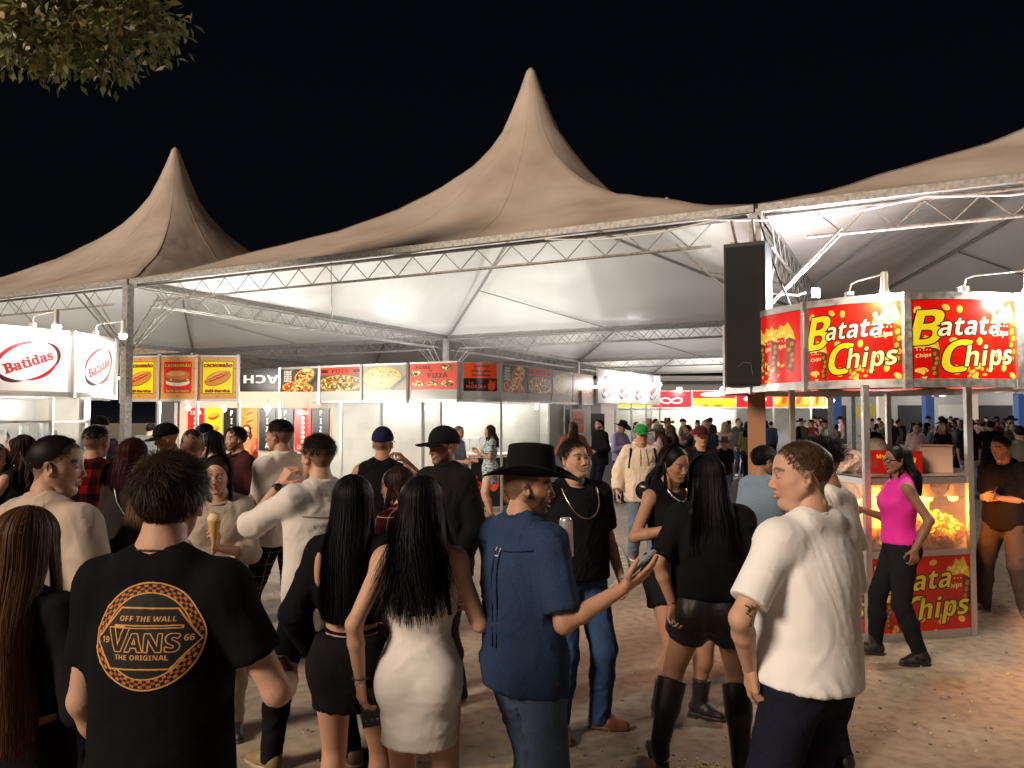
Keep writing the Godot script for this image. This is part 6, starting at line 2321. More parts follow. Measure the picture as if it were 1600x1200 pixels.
	for a in arms:
		b.cap(a.s, a.e, 0.0275 * H * al, 0.0202 * H * al, 0.02)
		b.cap(a.e, a.e.lerp(a.w, 0.32), 0.0202 * H * al, 0.0215 * H * al, 0.02)
		b.cap(a.e.lerp(a.w, 0.32), a.w + a.f * 0.008, 0.0215 * H * al, 0.0140 * H * al, 0.012)
		b.ell(a.s.lerp(a.e, 0.08), (Vector3(0.033, 0.036, 0.033) * H - Vector3.ONE * thin) * al, 0.03)
	var lw := (1.08 if fem else 1.0) * lerpf(1.0, wide, 0.7)
	for l in legs:
		b.cap(l.h, l.k, 0.050 * H * lw, 0.029 * H * lw, 0.02)
		b.cap(l.k, l.k.lerp(l.a, 0.35), 0.0285 * H * lw, 0.0315 * H * lw, 0.014)
		b.cap(l.k.lerp(l.a, 0.35) - Vector3(0, 0, 0.008 * H), l.a, 0.031 * H * lw, 0.0185 * H, 0.02)
	var bm := b.mesh(fine)
	paint(bm, skin)
	var pieces := [bm]
	var hm := head(sp, [0.0205, 0.031, 0.055][q], skin)
	moved(hm, ht)
	pieces.append(hm)
	for a in arms:
		if q == 2:
			var mit := Field.new()
			mit.cap(a.w, a.w + a.f * 0.075 * H, 0.016 * H, 0.014 * H, 0.01)
			var mm := mit.mesh(0.018)
			paint(mm, skin)
			pieces.append(mm)
		else:
			var hm2 := hand(a.w, a.f, a.p, -a.side, a.curl, H / 1.78 * (0.92 if fem else 1.0) * sp.get("hand_s", 1.0), [0.0042, 0.0075][q], a.grip)
			paint(hm2, skin * Color(1.0, 0.93, 0.90))
			pieces.append(hm2)
	part("body", to_mesh(joined(pieces)), skin_mat(), o)
	# ---- clothes
	var t: Dictionary = sp.get("top", {})
	var top_f: Field = null
	if t.size():
		top_f = _top(t, H, tw, fat, fem, up, bend, sw, arms, al, hc, hb, hh)
		var tm := top_f.mesh(fine * (0.9 if q == 0 else 1.0))
		if q < 2:
			var fold_seed := r.randi() % 1000
			o.set_meta("fold_seed", fold_seed)
			crumple(tm, t.get("fold", 0.0075), t.get("freq", Vector3(6.5, 2.8, 6.5)), fold_seed, t.get("finefold", 0.22))
		part(t.get("name", "shirt"), to_mesh(tm), cloth(t.m), o)
		if q < 2 and t.get("sleeve", 0.6) > 0.0 and not t.has("collar") and not t.get("high", false) and not t.has("strapless") and not t.has("vee"):
			var rim := MB.new()
			var ring_ := []
			for k in 29:
				var ca := TAU * k / 28.0
				var kk := 0.041 if not fem else 0.044
				ring_.append(up.call(cos(ca) * kk, 0.845 - 0.014 * sin(ca), 0.004 + sin(ca) * (kk + 0.004)))
			rim.tube(ring_, 0.0075, 6, false)
			part("neckband", rim.done(), cloth(t.m), o)
		if t.has("collar"):
			var col := MB.new()
			var rows := []
			for j in 5:
				var line := PackedVector3Array()
				for k in 33:
					var ca := TAU * k / 32.0 + PI * 0.5
					var rr: float = (0.0405 + 0.006 * absf(j - 2) * 0.5 + (0.004 if j > 2 else 0.0)) * H * (0.9 if fem else 1.0)
					var yy: float = 0.838 + 0.009 * mini(j, 3) - (0.010 if j == 4 else 0.0) - 0.020 * clampf(sin(ca), 0.0, 1.0)
					line.append(up.call(cos(ca) * rr / H, yy + 0.004, sin(ca) * rr / H * 1.0 + 0.002 - (yy - 0.83) * 0.1))
				rows.append(line)
			col.sheet(rows, true)
			var back_rows := []
			part("collar", col.done(), cloth(t.collar), o)
		if t.has("layer"):
			# a second garment worn open over the first, or a waist strap
			part(t.layer.name, to_mesh(_top(t.layer, H, tw, fat, fem, up, bend, sw, arms, al, hc, hb, hh).mesh(fine)), cloth(t.layer.m), o)
	var l: Dictionary = sp.get("legs", {})
	if l.size():
		var lf := _bottom(l, H, tw, fat, fem, legs, lw)
		var lm := lf.mesh(fine)
		if q < 2:
			crumple(lm, l.get("fold", 0.007), l.get("freq", Vector3(7, 6, 7)), r.randi() % 1000, 0.5)
		part(l.get("name", "trousers"), to_mesh(lm), cloth(l.m), o)
		if l.has("belt"):
			var bf := Field.new()
			bf.ell(Vector3(0, 0.575, 0) * H, Vector3(0.098 * tw * (1.0 + 0.12 * fat), 0.07, 0.080 * (1.0 + 0.22 * fat)) * H, 0.02).clip(Vector3(0, 0.592 * H, 0), Vector3.UP).clip(Vector3(0, 0.570 * H, 0), Vector3.DOWN)
			part("belt", to_mesh(bf.mesh(fine * 0.7)), cloth(l.belt), o)
	var sh: Dictionary = sp.get("shoes", {"m": "leather:0.02,0.018,0.016"})
	if not sh.get("none", false):
		for g in legs:
			var sf := Field.new()
			var fw := Basis(Vector3.UP, g.yaw)
			var base := Vector3(g.a.x, g.lift, g.a.z)
			var k := H / 1.75
			sf.cap(base + fw * Vector3(0, 0.048, -0.030) * k, base + fw * Vector3(0, 0.046, 0.06) * k, 0.041 * k, 0.044 * k, 0.02).clip(base + Vector3(0, 0.012, 0), Vector3.DOWN)
			sf.cap(base + fw * Vector3(0, 0.040, 0.06) * k, base + fw * Vector3(0.004 * g.side, 0.028, 0.150) * k, 0.046 * k, 0.030 * k, 0.03).clip(base + Vector3(0, 0.012, 0), Vector3.DOWN)
			sf.cap(base + fw * Vector3(0, 0.05, -0.015) * k, g.a + Vector3(0, 0.02 * k, 0), 0.043 * k, 0.040 * k, 0.03).clip(g.a + Vector3(0, 0.012, 0), Vector3.UP)
			var shaft: float = sh.get("shaft", 0.0)
			if shaft > 0.0:
				var topp: Vector3 = g.a.lerp(g.k, shaft)
				var d: Vector3 = (g.k - g.a).normalized()
				if shaft > 0.5:
					sf.cap(g.k.lerp(g.a, 0.12), g.k.lerp(g.a, 0.5) - Vector3(0, 0, 0.008 * H), 0.0335 * H * lw + 0.006, 0.0325 * H * lw + 0.006, 0.02).clip(topp, d)
				sf.cap(g.a, topp + d * 0.06, 0.0250 * H * lw, (0.0250 + 0.016 * minf(1.0, shaft * 1.2)) * H * lw, 0.02).clip(topp, d)
			var node := part("boot" if shaft > 0.0 else "shoe", to_mesh(sf.mesh(fine * 0.8)), cloth(sh.m), o)
			var so := Field.new()
			so.cap(base + fw * Vector3(0, 0.014, -0.034) * k, base + fw * Vector3(0, 0.014, 0.06) * k, 0.043 * k, 0.047 * k, 0.02).clip(base + Vector3(0, 0.022 * k, 0), Vector3.UP).clip(base, Vector3.DOWN)
			so.cap(base + fw * Vector3(0, 0.014, 0.06) * k, base + fw * Vector3(0.004 * g.side, 0.014, 0.155) * k, 0.047 * k, 0.033 * k, 0.02).clip(base + Vector3(0, 0.022 * k, 0), Vector3.UP).clip(base, Vector3.DOWN)
			part("sole", to_mesh(so.mesh(fine * 0.8)), cloth(sh.get("sole", "leather:0.03,0.028,0.026")), node)
			if g.lift > 0.01 and sp.get("heel", 0.0) > 0.0:
				part("heel", box_mesh(base + fw * Vector3(0, -0.5 * sp.heel, -0.04) * Vector3(1, 1, k), Vector3(0.055, sp.heel + 0.01, 0.06), fw), cloth(sh.get("sole", "leather:0.03,0.028,0.026")), node)
	# ---- hair and hats
	var hr: Dictionary = sp.get("hair", {})
	if hr.size():
		var kind: String = hr.get("kind", "short")
		if kind == "long":
			var bk: float = (0.075 if fem else 0.085) * H + hr.get("off", 0.0)
			part("hair", to_mesh(long_hair(hr, q, r, hh, ht, bk)), hair_mat(), o)
		else:
			var sm := short_hair(hr, q, r, sp)
			moved(sm, ht)
			part("hair", to_mesh(sm), hair_mat(), o)
	var hat: Dictionary = sp.get("hat", {})
	if hat.size():
		var hatm: Array = cowboy_mesh() if hat.kind == "cowboy" else cap_mesh(hh, hat)
		var hx := ht * Transform3D(Basis(Vector3.RIGHT, hat.get("tip", 0.0)).scaled(Vector3.ONE * hat.get("s", 1.0)), Vector3(0, hat.get("y", 0.0), 0))
		for m in hatm:
			moved(m, hx)
		var hn := part("hat" if hat.kind == "cowboy" else "cap", to_mesh(hatm[0]), cloth(hat.m), o)
		part("brim" if hat.kind == "cowboy" else "peak", to_mesh(hatm[1]), cloth(hat.get("m2", hat.m)), hn)
		if hat.has("band"):
			var band := Field.new()
			band.cap(Vector3(0, 0.2, 0), Vector3(0, 0.26, 0), 0.46, 0.455, 0.01).flat(Vector3(1, 0, 0), 0.8).clip(Vector3(0, 0.255, 0), Vector3.UP).clip(Vector3(0, 0.205, 0), Vector3.DOWN)
			var bd := band.mesh(0.03)
			moved(bd, hx)
			part("hat_band", to_mesh(bd), cloth(hat.band), hn)
	o.set_meta("rig", {"hc": hc, "hb": hb, "hh": hh, "arms": arms, "legs": legs, "H": H, "up": up, "bend": bend, "top": top_f, "skin": skin})
	return o

func _top(t: Dictionary, H: float, tw: float, fat: float, fem: bool, up: Callable, bend: Basis, sw: float, arms: Array, al: float, hc: Vector3, hb: Basis, hh: float) -> Field:
	var e: float = t.get("ease", 0.012)
	var hem: float = t.get("hem", 0.50)
	var tight: bool = t.get("tight", false)
	var f := Field.new()
	var top_y: float = t.get("strapless", 0.0)
	f.ell(up.call(0, 0.735, 0.002), Vector3(0.094 * tw, 0.103, 0.066 * (1.0 + 0.12 * fat)) * H + Vector3.ONE * e, 0.045, bend)
	var wx := (0.069 if fem else 0.083) * tw * (1.0 + 0.22 * fat)
	f.ell(up.call(0, 0.632, 0.004 + 0.012 * fat), Vector3(wx, 0.11, 0.054 * (1.0 + 0.45 * fat)) * H + Vector3.ONE * e, 0.06, bend)
	if hem < 0.60:
		f.ell(Vector3(0, 0.535, 0.002) * H, Vector3(0.094 * tw, 0.085, 0.067 * (1.0 + 0.2 * fat)) * H + Vector3.ONE * e, 0.06)
		if not tight:
			var hw := 0.090 * tw * (1.0 + 0.12 * fat) * H + e
			f.cap(up.call(0, 0.72, 0.0), Vector3(0, (hem - 0.03) * H, 0.0), hw, hw + 0.012 + t.get("flare", 0.0), 0.05).flat(Vector3(0, 0, 1), 0.74 + 0.10 * fat)
	if hem < 0.46 and tight:
		f.cap(Vector3(0, 0.53, -0.004) * H, Vector3(0, hem - 0.05, -0.004) * H, 0.093 * tw * H + e, 0.085 * tw * H + e, 0.06).flat(Vector3(0, 0, 1), 0.80)
	if fem:
		for s in [-1.0, 1.0]:
			f.ell(up.call(0.044 * s, 0.733, 0.046), Vector3(0.041, 0.040, 0.037) * H + Vector3.ONE * e * 0.8, 0.035)
			if hem < 0.5:
				f.ell(Vector3(0.046 * s, 0.518, -0.032) * H, Vector3(0.052, 0.060, 0.050) * H + Vector3.ONE * e, 0.035)
	if top_y == 0.0:
		f.cap(up.call(-sw * 0.80, 0.806, -0.004), up.call(sw * 0.80, 0.806, -0.004), 0.036 * H + e * 0.5, 0.036 * H + e * 0.5, 0.045)
		for s in [-1.0, 1.0]:
			f.cap(up.call(0.070 * s, 0.822, -0.010), up.call(0.022 * s, 0.852, -0.010), 0.024 * H + e * 0.5, 0.022 * H + e * 0.4, 0.03)
		f.cap(up.call(-0.034, 0.838, -0.024), up.call(0.034, 0.838, -0.024), 0.024 * H + e * 0.4, 0.024 * H + e * 0.4, 0.03)
		if t.get("high", false):
			f.cap(up.call(0, 0.83, -0.008), up.call(0, 0.872, -0.004), 0.042 * H + e * 0.4, 0.040 * H + e * 0.4, 0.03).clip(up.call(0, 0.874, 0), bend * Vector3(0, 1, -0.15))
	var slv: float = t.get("sleeve", 0.6)
	for a in arms:
		var ss: float = slv
		if t.has("sleeve_r") and a.side < 0:
			ss = t.sleeve_r
		if ss <= 0.0:
			if top_y == 0.0:
				# a sleeveless edge: cut away beyond the shoulder
				f.clip_all(a.s + Vector3(a.side * (0.004 * H), 0, 0), bend * Vector3(a.side, 0.12, 0))
			continue
		var ra := 0.0295 * H * al + e * 0.65
		var puff: float = t.get("puff", 0.0)
		f.ell(a.s.lerp(a.e, 0.08), Vector3(0.031, 0.036, 0.031) * H * al + Vector3.ONE * e * 0.35, 0.04)
		if ss <= 1.0:
			var d: Vector3 = (a.e - a.s).normalized()
			var endp: Vector3 = a.s.lerp(a.e, ss)
			f.cap(a.s, a.s.lerp(a.e, ss + 0.12), ra, lerpf(ra, 0.025 * H * al + e * 1.1 + 0.004, 0.8) + puff, 0.035).clip(endp, d)
		else:
			f.cap(a.s, a.e, ra, 0.0245 * H * al + e + puff, 0.035)
			var d2: Vector3 = (a.w - a.e).normalized()
			var end2: Vector3 = a.e.lerp(a.w, ss - 1.0)
			f.cap(a.e, a.e.lerp(a.w, ss - 1.0 + 0.1), 0.0245 * H * al + e + puff, lerpf(0.0245, 0.0175, ss - 1.0) * H * al + e * 0.8, 0.02).clip(end2, d2)
	# hem cut, neck hole
	var hem_n: Vector3 = t.get("hem_n", Vector3.DOWN)
	for p in f.prims.slice(0):
		if p.cp.is_empty() or slv <= 0.0:
			p.clip(Vector3(0, hem * H, 0), hem_n)
	if top_y > 0.0:
		f.clip_all(up.call(0, top_y, 0), bend * t.get("top_n", Vector3(0, 1, -0.12)))
	elif not t.get("high", false):
		f.cap(up.call(0, 0.858, 0.022), up.call(0, 0.93, 0.012), (0.037 if not fem else 0.042) * H, 0.055 * H, 0.008).carve = true
	return f

func _bottom(l: Dictionary, H: float, tw: float, fat: float, fem: bool, legs: Array, lw: float) -> Field:
	var f := Field.new()
	var e: float = l.get("ease", 0.012)
	var waist: float = l.get("waist", 0.595)
	var kind: String = l.get("kind", "trousers")
	f.ell(Vector3(0, 0.540, 0.0) * H, Vector3(0.093 * tw * (1.0 + 0.08 * fat), 0.085, 0.067 * (1.0 + 0.18 * fat)) * H + Vector3.ONE * e * 0.7, 0.04)
	f.ell(Vector3(0, 0.60, 0.003) * H, Vector3((0.074 if fem else 0.082) * tw * (1.0 + 0.2 * fat), 0.08, 0.058 * (1.0 + 0.35 * fat)) * H + Vector3.ONE * e * 0.6, 0.05)
	if fem:
		for s in [-1.0, 1.0]:
			f.ell(Vector3(0.046 * s, 0.518, -0.032) * H, Vector3(0.052, 0.058, 0.050) * H + Vector3.ONE * e * 0.7, 0.03)
	if kind == "skirt":
		var hem: float = l.get("hem", 0.40)
		f.cap(Vector3(0, 0.54, -0.004) * H, Vector3(0, hem - 0.05, 0) * H, 0.094 * tw * H + e, (0.092 + l.get("flare", 0.0)) * tw * H + e, 0.05).flat(Vector3(0, 0, 1), 0.82)
		f.clip_all(Vector3(0, hem * H, 0), Vector3.DOWN)
	else:
		var reach: float = l.get("reach", 2.0)
		for g in legs:
			if reach <= 1.0:
				var d: Vector3 = (g.k - g.h).normalized()
				f.cap(g.h, g.k, 0.0515 * H * lw + e, lerpf(0.0515, 0.034, 1.0) * H * lw + e * 1.6, 0.03).clip(g.h.lerp(g.k, reach), d)
			else:
				f.cap(g.h, g.k, 0.0515 * H * lw + e * 0.8, 0.0325 * H * lw + e * l.get("knee", 1.1), 0.03)
				var bot: float = l.get("ankle", 0.026)
				f.cap(g.k, g.k.lerp(g.a, 0.4), 0.0325 * H * lw + e * l.get("knee", 1.1), maxf(0.0325 * lw, bot) * H + e, 0.02)
				f.cap(g.k.lerp(g.a, 0.4), g.a + Vector3(0, -0.015 * H, 0), maxf(0.0325 * lw, bot) * H + e * 0.9, bot * H + e, 0.02).clip(Vector3(0, g.lift + 0.022 * H, 0), Vector3.DOWN)
	f.clip_all(Vector3(0, waist * H, 0), Vector3.UP)
	return f

# a print that follows the cloth: marched onto the garment's own surface
func print_on(o: Node3D, called: String, at: Vector3, outwards: Vector3, w: float, h: float, m: Material, amp: float, freq: Vector3, fine := 0.4, res := 34, roll := 0.0) -> void:
	var f: Field = o.get_meta("rig").top
	outwards = outwards.normalized()
	var x := Vector3.UP.cross(outwards).normalized().rotated(outwards, roll)
	var y := outwards.cross(x)
	var rows := []
	for j in res:
		var line := PackedVector3Array()
		for k in res:
			var p := at + outwards * 0.25 + x * w * (k / (res - 1.0) - 0.5) + y * h * (j / (res - 1.0) - 0.5)
			for s in 40:
				var d := field_at(f, p)
				p -= outwards * d * 0.8
				if absf(d) < 0.0006:
					break
			line.append(p)
		rows.append(line)
	var b := MB.new()
	b.sheet(rows)
	var md := {"v": b.v, "n": b.n, "i": b.i}
	crumple(md, amp, freq, o.get_meta("fold_seed"), fine)
	var v: PackedVector3Array = md.v
	for i in v.size():
		v[i] += md.n[i] * 0.0035
	md.v = v
	md.uv = b.u
	part(called, to_mesh(md), m, o)

static func field_at(f: Field, q: Vector3) -> float:
	var g := 1.0
	for p in f.prims:
		var d := 0.0
		var pa := q - p.a
		if p.ellipsoid:
			pa = p.turn.transposed() * pa
			var e := pa / p.rad
			var k0 := e.length()
			d = k0 * (k0 - 1.0) / maxf((e / p.rad).length(), 1e-6)
		else:
			if p.s != 1.0:
				pa += p.n * (pa.dot(p.n) * (p.s - 1.0))
			var ba := p.b - p.a
			var t := clampf(pa.dot(ba) / maxf(ba.length_squared(), 1e-9), 0.0, 1.0)
			d = (pa - ba * t).length() - lerpf(p.ra, p.rb, t)
		for c in p.cp.size():
			d = maxf(d, (q - p.cp[c]).dot(p.cn[c]))
		if p.carve:
			d = -d
			var w := p.k - absf(g - d)
			g = maxf(g, d)
			if w > 0.0: g += w * w / p.k * 0.25
		else:
			var w := p.k - absf(g - d)
			g = minf(g, d)
			if w > 0.0: g -= w * w / p.k * 0.25
	return g

# ------------------------------------------------------------------ the people near the camera
const BLACK := "cotton:0.006,0.006,0.0075"
const BLACK2 := "cotton:0.010,0.0095,0.011"
const WHITE := "cotton:0.74,0.72,0.70"
const DARK_JEANS := "denim:0.012,0.014,0.024"
const BLUE_JEANS := "denim:0.05,0.10,0.21"
const BLACK_LEATHER := "leather:0.016,0.015,0.015"
const BROWN_LEATHER := "leather:0.16,0.06,0.03"

func wrist_at(o: Node3D, side: int, along := 0.08, palm := 0.03) -> Transform3D:
	var a: Dictionary = o.get_meta("rig").arms[0 if side > 0 else 1]
	var f: Vector3 = a.f
	var p: Vector3 = (a.p - f * f.dot(a.p)).normalized()
	return o.transform * Transform3D(Basis(p, f.cross(p), f), a.w + f * along + p * palm)

func _people() -> void:
	var logo := mat("print_round_logo", Color.WHITE, 0.8)
	logo.albedo_texture = tex_round_logo()
	logo.transparency = BaseMaterial3D.TRANSPARENCY_ALPHA_SCISSOR
	logo.alpha_scissor_threshold = 0.5
	var brown_hair := Color(0.030, 0.017, 0.010)
	var o := person("man in black tee with round chequered print on his back, dark tousled hair", gp(262, 2.03), 174, {"H": 1.775, "w": 0.98, "skin": "fair", "tone": 0.9, "head": [10, 4, 2], "hair_c": brown_hair,
		"top": {"m": BLACK, "sleeve": 0.66, "hem": 0.47, "ease": 0.016, "fold": 0.005}, "legs": {"m": DARK_JEANS}, "hair": {"kind": "short", "c": Color(0.022, 0.014, 0.009), "len": 0.27, "lift": 0.16, "thick": 0.075, "mess": 0.34},
		"al": {"o": Vector3(0.020, -0.295, 0.075), "hint": Vector3(0.3, -0.2, -1.0)}, "ar": {"o": Vector3(0.040, -0.185, 0.155), "hint": Vector3(0.55, -0.6, -0.6), "curl": 0.9}})
	var rg: Dictionary = o.get_meta("rig")
	print_on(o, "shirt_print", Vector3(-0.028, 1.335, -0.05), Vector3(0.0, 0.10, -1), 0.262, 0.262, logo, 0.005, Vector3(6.5, 2.8, 6.5), 0.22, 40)
	var neck_cord := MB.new()
	var cordp := []
	for k in 25:
		var a := TAU * k / 24.0
		cordp.append(Vector3(cos(a) * 0.070, 1.530 - 0.012 * sin(a) - 0.02 * maxf(0.0, sin(a)), -0.006 + sin(a) * 0.072))
	neck_cord.tube(cordp, 0.0022, 5, false)
	part("necklace", neck_cord.done(), mat("dark_cord", lin(0.03, 0.02, 0.015), 0.6), o)

	o = person("woman with long straight brown hair in dark crop top, bottom left corner", gp(38, 2.3), 178, {"H": 1.60, "f": true, "skin": "fair", "hair_c": brown_hair, "head": [-4, 8, 0],
		"top": {"m": BLACK2, "sleeve": 1.85, "hem": 0.635, "ease": 0.012}, "legs": {"m": BLACK2, "kind": "skirt", "hem": 0.38, "waist": 0.60},
		"hair": {"kind": "long", "c": Color(0.050, 0.026, 0.014), "tip": Color(0.10, 0.050, 0.022), "len": 0.56, "spread": 1.45, "shag": 0.1, "wave": 0.012},
		"al": {"o": Vector3(0.08, -0.28, 0.03)}, "ar": {"o": Vector3(0.08, -0.26, 0.05)}})

	o = person("heavy man in beige tee seen from behind, his face turned right", gp(82, 3.15), 152, {"H": 1.80, "w": 1.22, "fat": 0.75, "skin": "fair", "tone": 0.86, "head": [-48, 4, 0], "stubble": 0.42, "hair_c": Color(0.012, 0.010, 0.009),
		"top": {"m": "cotton:0.44,0.36,0.295", "sleeve": 0.85, "hem": 0.47, "ease": 0.022, "fold": 0.011}, "legs": {"m": DARK_JEANS}, "hair": {"kind": "short", "c": Color(0.012, 0.010, 0.010), "len": 0.09, "lift": 0.12, "thick": 0.022, "front": 0.5, "mess": 0.25},
		"ar": {"o": Vector3(0.06, -0.20, 0.14)}, "al": {"o": Vector3(0.06, -0.25, 0.1)}})

	o = person("woman with long light brown hair half hidden behind the printed black tee", gp(238, 3.3), 172, {"H": 1.60, "f": true, "skin": "fair",
		"top": {"m": "cotton:0.30,0.24,0.17", "sleeve": 1.8, "hem": 0.5}, "legs": {"m": DARK_JEANS}, "hair": {"kind": "long", "c": Color(0.085, 0.052, 0.028), "tip": Color(0.16, 0.10, 0.055), "len": 0.50, "spread": 1.75, "shag": 0.1}})

	o = person("woman in beige blouse holding an ice cream cone, face half hidden", gp(343, 4.6), 18, {"H": 1.64, "f": true, "skin": "fair", "head": [-8, 6, 0], "q": 0, "lids": 0.2, "hair_c": brown_hair,
		"top": {"m": "cotton:0.40,0.34,0.28", "sleeve": 1.4, "hem": 0.46, "ease": 0.022}, "legs": {"m": "cotton:0.33,0.25,0.18"}, "hair": {"kind": "long", "c": Color(0.030, 0.018, 0.012), "len": 0.36, "face": 1.85},
		"al": {"w": Vector3(-0.06, -0.20, 0.27), "curl": 0.85, "wh": Vector3(0.6, -1, -0.2), "f": Vector3(0.25, 0.75, 0.3), "p": Vector3(-0.9, 0.2, -0.2)}})
	var h := wrist_at(o, 1)
	var cone := thing("ice_cream_cone", "pale wafer ice cream cone held up by the woman in beige", "ice cream cone", h.origin + Vector3(0.02, 0.02, 0.03))
	part("wafer", lathe_mesh([[0.0, -0.07], [0.012, -0.07], [0.036, 0.06], [0.038, 0.065], [0.0, 0.065]], 16), mat("wafer", lin(0.50, 0.30, 0.11), 0.8), cone)
	part("scoop", lathe_mesh([[0.034, 0.06], [0.04, 0.075], [0.028, 0.10], [0.0, 0.11]], 16), mat("ice_cream", lin(0.68, 0.52, 0.30), 0.6), cone)

	o = person("man in untucked white shirt and black jeans, hand at his mouth", gp(500, 4.2), -128, {"H": 1.775, "w": 1.04, "skin": "fair", "head": [2, 0, 0], "stubble": 0.45, "hair_c": Color(0.016, 0.012, 0.010), "beard": 0.15,
		"top": {"m": "satin:0.62,0.59,0.55", "name": "dress_shirt", "collar": "satin:0.62,0.59,0.55", "sleeve": 1.12, "hem": 0.44, "ease": 0.024, "fold": 0.010, "freq": Vector3(5.5, 3.0, 5.5), "finefold": 0.3, "hem_n": Vector3(0, -1, 0.12)}, "legs": {"m": "denim:0.010,0.010,0.011", "ease": 0.010}, "shoes": {"m": "leather:0.22,0.16,0.08", "sole": "leather:0.35,0.28,0.18"},
		"hair": {"kind": "short", "c": Color(0.018, 0.013, 0.010), "len": 0.11, "lift": 0.7, "front": 0.3, "top": 0.12, "thick": 0.03, "mess": 0.25},
		"al": {"o": Vector3(-0.055, 0.035, 0.140), "hint": Vector3(0.7, -1.0, 0.5), "curl": 0.95, "f": Vector3(0.35, 0.55, 0.0), "p": Vector3(0.6, -0.1, -0.6)}, "ar": {"o": Vector3(0.0, -0.20, 0.14)}, "fl": [0.09, 0.10, 5, 0.0], "fr": [0.08, -0.07, 15, 0.0]})
	_watch(o, 1, "dark wrist watch on the arm of the man in the white shirt")
	_seam_line(o, "back_yoke_seam", [Vector3(-0.17, 1.36, 0), Vector3(0.0, 1.345, 0), Vector3(0.17, 1.36, 0)], "satin:0.45,0.42,0.39")
	_seam_line(o, "back_pleat", [Vector3(0.0, 1.34, 0), Vector3(0.0, 1.2, 0), Vector3(0.0, 1.05, 0)], "satin:0.45,0.42,0.39")

	o = person("man in cream polo and plaid trousers, hair shaved at the sides", gp(440, 6.0), -124, {"H": 1.85, "q": 0, "skin": "tan", "stubble": 0.45, "head": [22, 0, 0], "hair_c": Color(0.010, 0.008, 0.008),
		"top": {"m": "cotton:0.74,0.71,0.66", "name": "polo_shirt", "collar": "cotton:0.74,0.71,0.66", "sleeve": 0.78, "hem": 0.49, "ease": 0.018}, "legs": {"m": "plaid:2"}, "hair": {"kind": "short", "c": Color(0.009, 0.008, 0.008), "len": 0.12, "lift": 0.3, "top": 0.19, "front": 0.5},
		"al": {"w": Vector3(-0.13, -0.335, 0.13), "curl": 0.9, "wh": Vector3(-0.1, -0.6, -0.6), "f": Vector3(-0.5, 0.15, 0.4), "p": Vector3(0.5, 0, 0.5)}, "ar": {"o": Vector3(0.02, -0.22, 0.13)}, "fl": [0.11, 0.05, 8, 0.0], "fr": [0.11, -0.04, 8, 0.0]})
	_watch(o, 1, "dark wrist watch on the arm of the man in the cream polo")
	h = wrist_at(o, 1)
	_can(h.origin + Vector3(-0.01, 0.03, 0.05), "red drink can with a straw held by the man in the cream polo", lin(0.62, 0.02, 0.025), 0.033, 0.12, Vector3(0.0, 0, 0), true)

	o = person("woman with very long black hair in black cut-out crop top and skirt", gp(552, 3.25), 172, {"H": 1.62, "f": true, "skin": "tan", "head": [8, 2, 0],
		"top": {"m": BLACK, "name": "crop_top", "sleeve": 1.9, "hem": 0.640, "ease": 0.012, "puff": 0.018, "layer": {"name": "waist_strap", "m": BLACK, "hem": 0.607, "strapless": 0.622, "sleeve": 0.0, "tight": true, "ease": 0.006}},
		"legs": {"m": BLACK2, "name": "skirt", "kind": "skirt", "hem": 0.425, "waist": 0.592, "ease": 0.010}, "shoes": {"m": BLACK_LEATHER},
		"hair": {"kind": "long", "c": Color(0.0075, 0.007, 0.0085), "len": 0.47, "spread": 1.15, "shag": 0.04},
		"al": {"o": Vector3(0.045, -0.285, 0.06), "hint": Vector3(0.5, -0.2, -0.7)}, "ar": {"o": Vector3(0.075, -0.28, 0.05)}})
	# bare left shoulder showing through the cut-out
	var cut := Field.new()
	var rig: Dictionary = o.get_meta("rig")
	cut.ell(rig.up.call(0.062, 0.775, -0.066), Vector3(0.022, 0.072, 0.014), 0.01)
	var cm := cut.mesh(0.008)
	paint(cm, SKIN["tan"])
	part("cut_out", to_mesh(cm), skin_mat(), o)

	o = person("woman in short white strapless dress with layered black hair", gp(658, 3.06), 176, {"H": 1.63, "f": true, "w": 0.98, "skin": "fair", "tone": 1.02, "head": [-6, 4, 0],
		"top": {"m": "glitter:0.72,0.69,0.66", "name": "strapless_dress", "tight": true, "hem": 0.375, "strapless": 0.758, "top_n": Vector3(0, 1, 0.05), "sleeve": 0.0, "ease": 0.006, "fold": 0.0045, "freq": Vector3(4, 16, 4), "finefold": 0.5}, "shoes": {"m": BLACK_LEATHER},
		"hair": {"kind": "long", "c": Color(0.0075, 0.007, 0.008), "len": 0.42, "spread": 1.65, "shag": 0.16, "flip": 0.030, "wave": 0.010, "layer": 0.05},
		"al": {"w": Vector3(-0.085, -0.46, 0.06), "wh": Vector3(-0.35, -0.1, 0.6), "f": Vector3(0.05, -1.0, -0.1), "p": Vector3(0.8, 0, -0.6), "curl": 0.45}, "ar": {"o": Vector3(0.015, -0.155, 0.15), "hint": Vector3(0.5, -0.9, -0.4), "curl": 0.7}, "fl": [0.045, 0.02, 5, 0.0], "fr": [0.045, 0.0, 5, 0.0]})
	var strap := MB.new()
	var rd: Dictionary = o.get_meta("rig")
	var lw: Vector3 = rd.arms[0].w
	var lp := []
	for k in 17:
		var a := TAU * k / 16.0
		lp.append(lw + Vector3(cos(a) * 0.030, 0.012, sin(a) * 0.028))
	strap.tube(lp, 0.0035, 5, false)
	part("bracelet", strap.done(), mat("bracelet", lin(0.12, 0.07, 0.04), 0.4), o)
	h = wrist_at(o, 1, 0.09, 0.022)
	var ph := _phone(h.origin + Vector3(0.012, -0.025, -0.01), Vector3(0.1, 0.25, 0.1), "dark phone with glittering case held low by the woman in white", lin(0.02, 0.018, 0.03))
